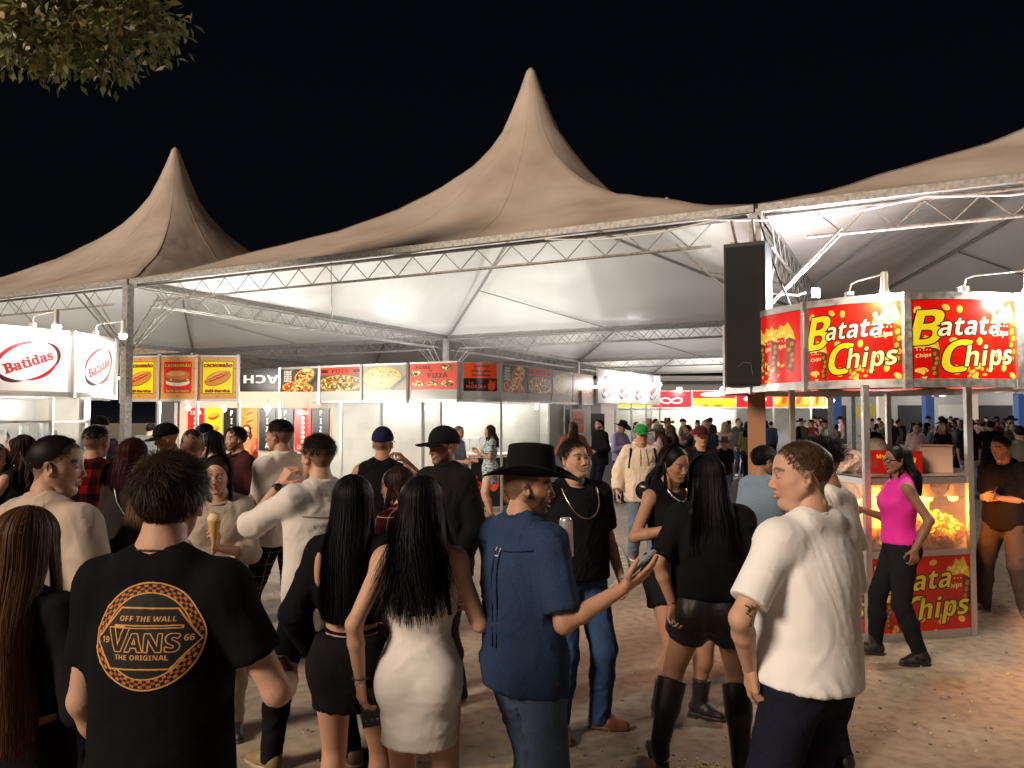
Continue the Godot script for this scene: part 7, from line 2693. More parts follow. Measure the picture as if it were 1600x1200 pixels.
	for k in 9:
		var st := part("gem", lathe_mesh([[0.0, 0.0], [0.006, 0.0], [0.004, 0.003], [0.0, 0.003]], 8, Vector3.ZERO, Basis(Vector3.RIGHT, PI * 0.5)), mat("gem_%d" % (k % 3), [lin(0.1, 0.35, 0.3), lin(0.25, 0.1, 0.4), lin(0.4, 0.4, 0.45)][k % 3], 0.15, 0.4), ph)
		st.position = Vector3(-0.022 + 0.022 * (k % 3), -0.05 + 0.045 * int(k / 3.0), 0.006)

	o = person("woman in wine red plaid shirt with shoulder length brown hair", gp(624, 4.4), -112, {"H": 1.585, "f": true, "skin": "fair", "head": [4, 2, 0], "lids": 0.3, "hair_c": brown_hair,
		"top": {"m": "plaid:1", "sleeve": 1.9, "hem": 0.45, "ease": 0.024, "collar": "plaid:1"}, "legs": {"m": DARK_JEANS}, "hair": {"kind": "long", "c": Color(0.022, 0.013, 0.010), "len": 0.27, "face": 1.75, "shag": 0.1, "wave": 0.008}})

	o = person("bearded man in black cap and black jacket with red sleeve stripes", gp(697, 5.2), -42, {"H": 1.79, "w": 1.05, "skin": "tan", "beard": 0.7, "stubble": 0.4, "head": [-12, 2, 0], "hair_c": Color(0.010, 0.008, 0.008),
		"top": {"m": "cotton:0.010,0.0095,0.010", "name": "jacket", "sleeve": 1.92, "hem": 0.46, "ease": 0.032, "high": true, "fold": 0.009, "finefold": 0.3}, "legs": {"m": "cotton:0.014,0.013,0.014", "ease": 0.02}, "hat": {"kind": "cap", "m": "cotton:0.010,0.010,0.011", "tall": true, "bill": 0.38}})
	rig = o.get_meta("rig")
	for sd in 2:
		var a: Dictionary = rig.arms[sd]
		var sf := Field.new()
		var outd: Vector3 = Vector3(a.side, 0.1, 0.45).normalized() * 0.026
		sf.cap(a.s + outd + Vector3(0, -0.02, 0), a.e + outd, 0.038, 0.036, 0.02)
		sf.cap(a.e + outd, a.e.lerp(a.w, 0.75) + outd * 0.7, 0.036, 0.030, 0.02)
		part("sleeve_stripe", to_mesh(sf.mesh(0.012)), cloth("cotton:0.26,0.028,0.030"), o)

	o = person("man in navy cap and black sleeveless top seen from behind", gp(598, 6.3), 178, {"H": 1.77, "w": 1.06, "q": 0, "skin": "tan", "hair_c": Color(0.010, 0.008, 0.008), "stubble": 0.3,
		"top": {"m": BLACK, "sleeve": 0.0, "hem": 0.48, "ease": 0.014}, "legs": {"m": DARK_JEANS}, "hat": {"kind": "cap", "m": "cotton:0.014,0.016,0.055"},
		"ar": {"o": Vector3(-0.02, 0.035, 0.155), "hint": Vector3(0.8, -0.8, 0.0), "curl": 0.8}, "al": {"o": Vector3(0.0, -0.19, 0.13), "hint": Vector3(0.8, -0.5, -0.4)}})

	o = person("bearded young man in black cowboy hat and blue denim shirt", gp(818, 3.08), 128, {"H": 1.715, "skin": "tan", "beard": 0.85, "stubble": 0.5, "mouth": 0.75, "head": [-42, 2, 0], "hair_c": Color(0.010, 0.008, 0.008),
		"top": {"m": "denim:0.030,0.054,0.115", "name": "shirt", "collar": "denim:0.030,0.054,0.115", "sleeve": 0.86, "hem": 0.475, "ease": 0.026, "fold": 0.010, "finefold": 0.3, "hem_n": Vector3(0, -1, -0.15)}, "legs": {"m": "denim:0.085,0.125,0.21", "ankle": 0.030}, "shoes": {"m": BROWN_LEATHER},
		"hat": {"kind": "cowboy", "m": "cotton:0.008,0.008,0.009", "y": 0.02, "band": "satin:0.010,0.010,0.012"},
		"ar": {"w": Vector3(0.27, -0.155, 0.06), "wh": Vector3(-0.2, -1.0, 0.3), "f": Vector3(0.75, 0.45, -0.1), "p": Vector3(-0.40, 0.75, -0.55), "curl": 0.18}, "al": {"w": Vector3(0.20, -0.10, -0.16), "wh": Vector3(0.0, -1, -0.4), "f": Vector3(0.3, 0.3, 0.5), "p": Vector3(0.8, 0.1, -0.3), "curl": 0.85}, "fl": [0.07, 0.05, 10, 0.0], "fr": [0.08, -0.05, 10, 0.0]})
	h = wrist_at(o, -1, 0.10, 0.03)
	var gph := _phone(h.origin + Vector3(-0.01, 0.015, 0.01), Vector3.ZERO, "grey phone lying tilted on the open hand of the man in cowboy hat", lin(0.16, 0.18, 0.19))
	var py := Vector3(0.74, 0.62, -0.25).normalized()
	var pz := Vector3(-0.62, 0.72, -0.02)
	pz = (pz - py * pz.dot(py)).normalized()
	gph.basis = Basis(py.cross(pz), py, pz)
	_can(Vector3(0.215, 1.40, -3.06), "tall silver drink can in front of the cowboy hat man's chest", lin(0.55, 0.52, 0.50), 0.0265, 0.155, Vector3(0, 0, 0.03), false)
	_seam_line(o, "back_yoke_seam", [Vector3(-0.17, 1.380, 0), Vector3(-0.09, 1.365, 0), Vector3(0.0, 1.360, 0), Vector3(0.09, 1.365, 0), Vector3(0.17, 1.380, 0)], "denim:0.018,0.034,0.08")
	_seam_line(o, "back_pleat", [Vector3(0.012, 1.357, 0), Vector3(0.014, 1.245, 0), Vector3(0.013, 1.095, 0), Vector3(0.010, 0.995, 0)], "denim:0.018,0.034,0.08", 0.004)
	_seam_line(o, "back_pleat", [Vector3(-0.014, 1.357, 0), Vector3(-0.016, 1.245, 0), Vector3(-0.016, 1.095, 0), Vector3(-0.013, 0.995, 0)], "denim:0.022,0.040,0.09", 0.004)
	_seam_line(o, "hanger_loop", [Vector3(-0.012, 1.370, 0), Vector3(-0.012, 1.340, 0), Vector3(0.012, 1.340, 0), Vector3(0.012, 1.370, 0)], "cotton:0.5,0.48,0.45", 0.003)

	o = person("heavy dark haired man in black tee with gold chain, blue jeans", gp(897, 4.7), 22, {"H": 1.735, "w": 1.14, "fat": 0.55, "skin": "fair", "tone": 0.95, "head": [10, -4, 3], "stubble": 0.15, "mouth": 0.1, "hair_c": Color(0.014, 0.010, 0.009),
		"top": {"m": "cotton:0.008,0.008,0.011", "sleeve": 0.80, "hem": 0.53, "ease": 0.016}, "legs": {"m": "denim:0.045,0.09,0.20", "ankle": 0.031, "knee": 1.4, "belt": BLACK_LEATHER}, "shoes": {"m": "leather:0.20,0.075,0.035", "sole": "leather:0.12,0.06,0.03"},
		"hair": {"kind": "short", "c": Color(0.012, 0.010, 0.009), "len": 0.14, "lift": 0.25, "front": 0.1}, "ar": {"o": Vector3(0.045, -0.285, 0.06)}, "al": {"o": Vector3(0.05, -0.29, 0.05), "curl": 0.55}, "fl": [0.085, 0.02, 55, 0.0], "fr": [0.075, 0.02, 2, 0.0]})
	_chain(o, 0.115, 0.17, "gold_chain", mat("gold", lin(0.75, 0.55, 0.22), 0.25, 0.9))

	o = person("woman in black sleeveless top and shorts looking down at her hand", gp(1047, 4.9), 28, {"H": 1.70, "f": true, "w": 1.05, "skin": "brown", "tone": 1.25, "head": [4, 14, 2], "lids": 0.9, "heel": 0.02,
		"top": {"m": BLACK, "sleeve": 0.0, "hem": 0.545, "ease": 0.008, "tight": true}, "legs": {"m": BLACK2, "name": "shorts", "reach": 0.42, "ease": 0.014}, "shoes": {"m": BLACK_LEATHER, "shaft": 0.40},
		"hair": {"kind": "long", "c": Color(0.010, 0.008, 0.009), "len": 0.24, "face": 1.60, "part": 0.12, "front_len": 0.9},
		"ar": {"w": Vector3(0.10, -0.17, 0.21), "wh": Vector3(-1.0, -0.55, -0.2), "f": Vector3(0.8, 0.4, 0.2), "p": Vector3(0.1, -0.4, -0.8), "curl": 0.55}, "al": {"o": Vector3(0.05, -0.24, 0.13)}, "fl": [0.075, 0.06, 20, 0.0], "fr": [0.06, 0.0, 15, 0.0]})
	_chain(o, 0.072, 0.07, "necklace", mat("silver", lin(0.6, 0.58, 0.55), 0.3, 0.9))

	o = person("woman with long black hair in black tee, leather shorts and tall boots", gp(1108, 4.12), 168, {"H": 1.66, "f": true, "w": 1.16, "fat": 0.3, "skin": "tan", "head": [30, 8, 0], "heel": 0.035,
		"top": {"m": "cotton:0.007,0.0065,0.007", "sleeve": 0.88, "hem": 0.565, "ease": 0.016}, "legs": {"m": "leather:0.014,0.014,0.016", "name": "leather_shorts", "reach": 0.40, "ease": 0.022, "waist": 0.61, "fold": 0.005, "freq": Vector3(7, 10, 7)}, "shoes": {"m": BLACK_LEATHER, "shaft": 0.86, "sole": "leather:0.02,0.02,0.02"},
		"hair": {"kind": "long", "c": Color(0.008, 0.007, 0.0075), "len": 0.40, "spread": 1.5, "shag": 0.08, "wave": 0.008, "part": -0.08},
		"al": {"w": Vector3(-0.05, -0.46, 0.05), "wh": Vector3(-0.8, 0.1, 0.5), "f": Vector3(-0.1, -1, 0.1), "p": Vector3(0.5, 0.1, 0.9), "curl": 0.8}, "ar": {"o": Vector3(0.05, -0.28, 0.06)}, "fl": [0.165, 0.02, 20, 0.0], "fr": [0.085, 0.0, 12, 0.0]})
	var bk := MB.new()
	var bl: Dictionary = o.get_meta("rig").legs[0]
	var bpos: Vector3 = bl.a.lerp(bl.k, 0.80)
	var bpts := []
	for k in 17:
		var a := TAU * k / 16.0
		bpts.append(bpos + Vector3(0.060, cos(a) * 0.020, sin(a) * 0.020 - 0.02))
	bk.tube(bpts, 0.004, 6, false)
	part("boot_buckle", bk.done(), mat("gold", lin(0.75, 0.55, 0.22), 0.25, 0.9), o)
	var hb_ := MB.new()
	lw = o.get_meta("rig").arms[0].w
	lp = []
	for k in 17:
		var a := TAU * k / 16.0
		lp.append(lw + Vector3(cos(a) * 0.031, 0.015, sin(a) * 0.030))
	hb_.tube(lp, 0.005, 5, false)
	part("hair_tie", hb_.done(), mat("black_rubber", lin(0.02, 0.02, 0.02), 0.7), o)

	o = person("heavy man in white tee with short cropped hair, tattooed left arm", gp(1258, 2.80), 214, {"H": 1.785, "w": 1.06, "fat": 0.45, "skin": "fair", "tone": 0.92, "head": [48, 2, 0], "stubble": 0.42, "hs": 1.03, "hair_c": Color(0.05, 0.032, 0.02),
		"top": {"m": "cotton:0.76,0.75,0.75", "sleeve": 0.80, "hem": 0.525, "ease": 0.018, "fold": 0.0065, "finefold": 0.2, "freq": Vector3(5.0, 3.0, 5.0), "hem_n": Vector3(0.1, -1, 0.05)}, "legs": {"m": "denim:0.013,0.015,0.028", "ease": 0.014}, "hair": {"kind": "short", "c": Color(0.060, 0.038, 0.022), "len": 0.055, "lift": 0.7, "thick": 0.020, "front": 0.5, "mess": 0.15},
		"al": {"w": Vector3(-0.085, -0.45, -0.06), "wh": Vector3(-0.6, 0.1, 0.7), "f": Vector3(0.12, -1.0, -0.15), "p": Vector3(0.9, 0.0, -0.2), "curl": 0.6, "grip": 0.25}, "ar": {"o": Vector3(0.05, -0.22, 0.15)}})
	h = wrist_at(o, 1, 0.105, 0.03)
	var cg := thing("cigarette", "cigarette between the fingers of the man in the white tee", "cigarette", h.origin + Vector3(0.0, 0.01, 0.0))
	part("paper", tube_mesh([Vector3(-0.02, 0.0, 0.01), Vector3(0.045, -0.025, 0.03)], 0.004, 8), mat("paper", lin(0.75, 0.73, 0.68), 0.8), cg)
	part("filter", tube_mesh([Vector3(-0.045, 0.01, 0.002), Vector3(-0.0205, 0.0002, 0.0098)], 0.0041, 8), mat("filter_tan", lin(0.5, 0.28, 0.1), 0.8), cg)
	var arm: Dictionary = o.get_meta("rig").arms[0]
	var tat := MB.new()
	var tc: Vector3 = arm.s.lerp(arm.e, 0.93)
	var toward := (Basis(Vector3.UP, deg_to_rad(-214.0)) * Vector3(0.15, 0, 1)).normalized()
	var tx := Vector3.UP.cross(toward).normalized()
	for g in [[[-0.012, 0.035], [0.004, 0.028], [-0.004, 0.012]], [[0.010, 0.034], [0.016, 0.020]], [[-0.010, 0.010], [0.006, 0.0], [-0.008, -0.012], [0.010, -0.016]], [[0.002, -0.018], [0.008, -0.034]]]:
		var pp := []
		for e in g:
			pp.append(tc + toward * 0.0405 + tx * e[0] + Vector3(0, e[1], 0))
		tat.tube(pp, 0.0028, 5)
	part("tattoo", tat.done(), mat("tattoo_ink", lin(0.03, 0.03, 0.035), 0.7), o)

	o = person("man with curly black hair in white tee behind the heavy man, arm stretched left", gp(1290, 4.1), 222, {"H": 1.74, "skin": "brown", "q": 0, "head": [20, 10, 0],
		"top": {"m": WHITE, "sleeve": 0.9, "hem": 0.49, "ease": 0.02}, "legs": {"m": DARK_JEANS}, "hair": {"kind": "short", "c": Color(0.008, 0.007, 0.007), "len": 0.15, "lift": 1.4, "mess": 1.2, "top": 0.05, "thick": 0.08},
		"al": {"w": Vector3(-0.36, -0.10, -0.16), "wh": Vector3(0, -1, 0.4), "f": Vector3(-0.9, -0.1, -0.3)}})

	o = person("young man in pale denim vest lit orange by the chips warmer", gp(1187, 5.7), 140, {"H": 1.66, "q": 0, "skin": "brown", "head": [-34, 8, 0],
		"top": {"m": "cotton:0.045,0.042,0.042", "sleeve": 0.5, "hem": 0.50, "layer": {"name": "vest", "m": "denim:0.20,0.28,0.36", "sleeve": 0.0, "hem": 0.52, "ease": 0.026}}, "legs": {"m": DARK_JEANS}, "hair": {"kind": "short", "c": Color(0.008, 0.007, 0.007), "len": 0.14, "lift": 0.4},
		"ar": {"o": Vector3(0.0, -0.17, 0.16)}, "al": {"o": Vector3(0.0, -0.17, 0.16)}})

	o = person("woman in bright pink sleeveless top, glasses and black jeans by the kiosk", gp(1402, 6.02), -100, {"H": 1.645, "f": true, "w": 1.12, "fat": 0.35, "skin": "dark", "tone": 1.2, "head": [10, 0, 0],
		"top": {"m": "satin:0.55,0.025,0.26", "sleeve": 0.0, "hem": 0.548, "ease": 0.014, "tight": true, "fold": 0.003}, "legs": {"m": "denim:0.013,0.013,0.016", "ease": 0.004, "waist": 0.57}, "shoes": {"m": "leather:0.02,0.017,0.014", "shaft": 0.22},
		"hair": {"kind": "long", "c": Color(0.009, 0.008, 0.008), "len": 0.27, "face": 1.55, "shag": 0.1},
		"al": {"w": Vector3(-0.02, -0.44, 0.14), "wh": Vector3(0.9, -0.1, 0.3), "f": Vector3(-0.1, -1, 0.1), "curl": 0.7}, "ar": {"w": Vector3(-0.26, -0.20, 0.02), "wh": Vector3(0.5, -1, 0), "f": Vector3(-1, 0.02, 0.1), "p": Vector3(0, 0.3, -1), "curl": 0.7}, "fl": [0.07, -0.06, 10, 0.0], "fr": [0.07, 0.10, 10, 0.0]})
	_glasses(o)
	h = wrist_at(o, -1, 0.09, 0.02)
	var tg := thing("kitchen_tongs", "thin pale tongs in the hand of the woman in pink", "tongs", h.origin)
	part("arm", tube_mesh([Vector3(0.05, 0.0, 0), Vector3(-0.18, 0.012, 0.01)], 0.005, 6), mat("silver", lin(0.6, 0.58, 0.55), 0.3, 0.9), tg)
	part("arm", tube_mesh([Vector3(0.05, -0.008, 0), Vector3(-0.18, -0.03, 0.01)], 0.005, 6), mat("silver", lin(0.6, 0.58, 0.55), 0.3, 0.9), tg)

	o = person("man in dark tee and brown trousers lit orange at the right edge", gp(1566, 7.4), -58, {"H": 1.69, "w": 1.04, "skin": "fair", "q": 0, "head": [-14, 8, 0], "stubble": 0.45, "beard": 0.3, "hair_c": Color(0.012, 0.010, 0.009),
		"top": {"m": "cotton:0.010,0.010,0.011", "sleeve": 0.82, "hem": 0.475, "ease": 0.022}, "legs": {"m": "cotton:0.06,0.055,0.05", "ease": 0.022, "knee": 1.3}, "shoes": {"m": "leather:0.09,0.05,0.03", "sole": "leather:0.4,0.36,0.3"}, "hair": {"kind": "short", "c": Color(0.012, 0.010, 0.009), "len": 0.08, "lift": 0.2, "top": 0.1, "thick": 0.03},
		"al": {"o": Vector3(-0.070, -0.155, 0.125), "hint": Vector3(0.35, -1.0, -0.5), "curl": 0.9}, "ar": {"o": Vector3(-0.060, -0.15, 0.135), "hint": Vector3(0.35, -1.0, -0.5), "curl": 0.9}, "fl": [0.10, 0.0, 20, 0.0], "fr": [0.10, 0.06, 20, 0.0]})
	h = wrist_at(o, -1, 0.07, 0.03)
	_phone(h.origin + Vector3(0.05, 0.035, 0), Vector3(0.6, 0.5, 0), "black phone held by the man at the right edge", lin(0.015, 0.015, 0.018))

	o = person("young man in green cap and cream hoodie walking towards the camera", gp(1001, 9.9), 4, {"H": 1.755, "q": 0, "skin": "tan", "head": [4, 2, 0],
		"top": {"m": "cotton:0.58,0.49,0.38", "name": "hoodie", "sleeve": 1.95, "hem": 0.455, "ease": 0.045, "fold": 0.014, "finefold": 0.4}, "legs": {"m": "denim:0.13,0.18,0.24", "ease": 0.02, "ankle": 0.031}, "shoes": {"m": "leather:0.10,0.05,0.05", "sole": "leather:0.6,0.58,0.55"}, "hat": {"kind": "cap", "m": "cotton:0.02,0.20,0.045"},
		"al": {"o": Vector3(0.085, -0.275, 0.07)}, "ar": {"o": Vector3(0.085, -0.285, 0.02)}, "fl": [0.06, 0.10, 8, 0.0], "fr": [0.045, -0.08, 8, 0.03]})
	var hood := Field.new()
	rig = o.get_meta("rig")
	hood.ell(rig.up.call(0, 0.845, -0.03), Vector3(0.115, 0.055, 0.10), 0.03)
	hood.ell(rig.up.call(0, 0.875, 0.02), Vector3(0.072, 0.07, 0.085), 0.02).carve = true
	part("hood", to_mesh(hood.mesh(0.011)), cloth("cotton:0.58,0.49,0.38"), o)
	for s in [-1.0, 1.0]:
		part("drawstring", tube_mesh([_surface(o, Vector3(0.035 * s, 1.46, 0.4), Vector3(0, 0, 1), 0.006), _surface(o, Vector3(0.045 * s, 1.36, 0.4), Vector3(0, 0, 1), 0.008), _surface(o, Vector3(0.048 * s, 1.25, 0.4), Vector3(0, 0, 1), 0.008)], 0.004, 5), mat("dark_cord", lin(0.03, 0.02, 0.015), 0.6), o)
		part("pack_strap", tube_mesh([_surface(o, Vector3(0.15 * s, 1.47, 0.4), Vector3(0, 0, 1), 0.006), _surface(o, Vector3(0.165 * s, 1.36, 0.4), Vector3(0, 0, 1), 0.010), _surface(o, Vector3(0.18 * s, 1.22, 0.4), Vector3(0, 0, 1), 0.006)], 0.016, 6), cloth(BLACK), o)
	var bag := thing("waist_bag", "black bag with white print worn at the front of the cream hoodie", "bag", o.position, o.rotation.y)
	var bpm := mat("print_bag", Color.WHITE, 0.5)
	bpm.albedo_texture = tex_bag_print()
	var bf := Field.new()
	var bc: Vector3 = _surface(o, Vector3(0.01, 0.945, 0.5), Vector3(0, 0, 1), 0.0)
	bf.ell(bc + Vector3(0, 0, 0.02), Vector3(0.135, 0.125, 0.045), 0.01)
	part("body", to_mesh(bf.mesh(0.014)), cloth(BLACK), bag)
	var pb := MB.new()
	var rws := []
	for j in 9:
		var ln := PackedVector3Array()
		for k in 9:
			var x := (k / 8.0 - 0.5) * 0.19
			var y := (j / 8.0 - 0.5) * 0.17
			ln.append(bc + Vector3(x, y, 0.0235 + 0.045 * sqrt(maxf(0.05, 1.0 - pow(x / 0.135, 2.0) - pow(y / 0.125, 2.0)))))
		rws.append(ln)
	pb.sheet(rws)
	part("print", pb.done(), bpm, bag)
	_middle_people()

func _surface(o: Node3D, from: Vector3, out: Vector3, lift := 0.0) -> Vector3:
	var f: Field = o.get_meta("rig").top
	var p := from
	for s in 60:
		var d := field_at(f, p)
		p -= out * d * 0.75
		if absf(d) < 0.0006:
			break
	return p + out * (lift + 0.004)

# a stitched line over the back of a garment
func _seam_line(o: Node3D, called: String, through: Array, m: String, r := 0.0026) -> void:
	var pts := []
	for j in through.size() - 1:
		for k in 5:
			var p: Vector3 = (through[j] as Vector3).lerp(through[j + 1], k / 5.0)
			pts.append(_surface(o, p + Vector3(0, 0, -0.45), Vector3(0, 0, -1), 0.001))
	pts.append(_surface(o, through[-1] + Vector3(0, 0, -0.45), Vector3(0, 0, -1), 0.001))
	part(called, tube_mesh(pts, r, 5), cloth(m), o)

func _chain(o: Node3D, wide: float, drop: float, called: String, m: Material) -> void:
	var rig: Dictionary = o.get_meta("rig")
	var H: float = rig.H
	var pts := []
	for k in 21:
		var a := PI * (k / 20.0)
		var x := cos(a) * wide
		var y := 0.835 * H - sin(a) * drop
		pts.append(_surface(o, Vector3(x, y, 0.5), Vector3(0, 0, 1), 0.004))
	part(called, tube_mesh(pts, 0.0042, 6), m, o)

func _glasses(o: Node3D) -> void:
	var rig: Dictionary = o.get_meta("rig")
	var t := Transform3D((rig.hb as Basis).scaled(Vector3.ONE * rig.hh), rig.hc)
	var m := MB.new()
	for s in [-1.0, 1.0]:
		var pts := []
		for k in 17:
			var a := TAU * k / 16.0
			pts.append(t * Vector3(0.14 * s + cos(a) * 0.10, -0.01 + sin(a) * 0.085, 0.395 - 0.05 * absf(cos(a)) * (1.0 if cos(a) * s > 0 else 0.2)))
		m.tube(pts, 0.0026, 5, false)
		m.tube([t * Vector3(0.24 * s, 0.01, 0.34), t * Vector3(0.345 * s, 0.01, 0.1), t * Vector3(0.35 * s, -0.01, -0.06)], 0.0026, 5)
	m.tube([t * Vector3(-0.04, 0.0, 0.40), t * Vector3(0.04, 0.0, 0.40)], 0.0026, 5)
	part("glasses", m.done(), mat("glasses_frame", lin(0.02, 0.02, 0.02), 0.3), o)

func _watch(o: Node3D, side: int, label: String) -> void:
	var a: Dictionary = o.get_meta("rig").arms[0 if side > 0 else 1]
	var d: Vector3 = (a.w - a.e).normalized()
	var x := d.cross(Vector3.UP).normalized()
	var y := d.cross(x)
	var at: Vector3 = a.w - d * 0.03
	var w := thing("wrist_watch", label, "watch", o.position, o.rotation.y)
	var m := MB.new()
	var rings_ := []
	for j in 5:
		var ring := PackedVector3Array()
		for k in 20:
			var an := TAU * k / 20.0
			ring.append(at + d * (j - 2) * 0.006 + (x * cos(an) + y * sin(an)) * (0.0325 if absi(j - 2) < 2 else 0.030))
		rings_.append(ring)
	m.rings(rings_, false)
	part("strap", m.done(), cloth(BLACK_LEATHER), w)
	var out := (o.transform.basis.inverse() * (EYE - o.transform * at)).normalized()
	out = (out - d * out.dot(d)).normalized()
	var dial := MB.new()
	dial.lathe([[0.0, 0.0], [0.022, 0.0], [0.022, 0.008], [0.018, 0.011], [0.0, 0.011]], 18, at + out * 0.029, Basis(d, out, d.cross(out)))
	part("dial", dial.done(), mat("watch_dial", lin(0.03, 0.03, 0.035), 0.2, 0.3), w)

func _can(at: Vector3, label: String, c: Color, r: float, h: float, tilt: Vector3, straw: bool) -> void:
	var o := thing("drink_can", label, "can", at)
	o.rotation = tilt
	var e := 0.006
	part("side", lathe_mesh([[r - e, -h * 0.5], [r, -h * 0.5 + 0.008], [r, h * 0.5 - 0.012], [r - e * 1.2, h * 0.5]], 24), mat("can_%s" % c.to_html(), c, 0.28, 0.6), o)
	part("lid", lathe_mesh([[0.0, h * 0.5 - 0.003], [r - e * 1.6, h * 0.5 - 0.003], [r - e * 1.2, h * 0.5 + 0.001], [r - e, h * 0.5 - 0.001]], 24), mat("can_lid", lin(0.6, 0.6, 0.6), 0.25, 0.9), o)
	part("base", lathe_mesh([[0.0, -h * 0.5 + 0.002], [r - e * 1.3, -h * 0.5], [r - e, -h * 0.5 + 0.001]], 24), mat("can_lid", lin(0.6, 0.6, 0.6), 0.25, 0.9), o)
	if straw:
		part("straw", tube_mesh([Vector3(0.005, 0, 0), Vector3(-0.02, h * 0.5 + 0.04, 0), Vector3(-0.045, h * 0.5 + 0.10, 0.0)], 0.0035, 6), mat("white_plastic", lin(0.7, 0.7, 0.7), 0.5), o)

func _phone(at: Vector3, turn: Vector3, label: String, c: Color) -> Node3D:
	var o := thing("mobile_phone", label, "phone", at)
	o.rotation = turn
	part("case", box_mesh(Vector3.ZERO, Vector3(0.074, 0.155, 0.009)), mat("phone_%s" % c.to_html(), c, 0.3), o)
	part("screen", box_mesh(Vector3(0, 0, -0.0055), Vector3(0.068, 0.148, 0.002)), mat("phone_screen", lin(0.02, 0.022, 0.026), 0.1), o)
	part("lens", lathe_mesh([[0.0, 0.0], [0.008, 0.0], [0.008, 0.003], [0.0, 0.003]], 12, Vector3(-0.02, 0.055, 0.0045), Basis(Vector3.RIGHT, PI * 0.5)), mat("phone_screen", lin(0.02, 0.022, 0.026), 0.1), o)
	return o

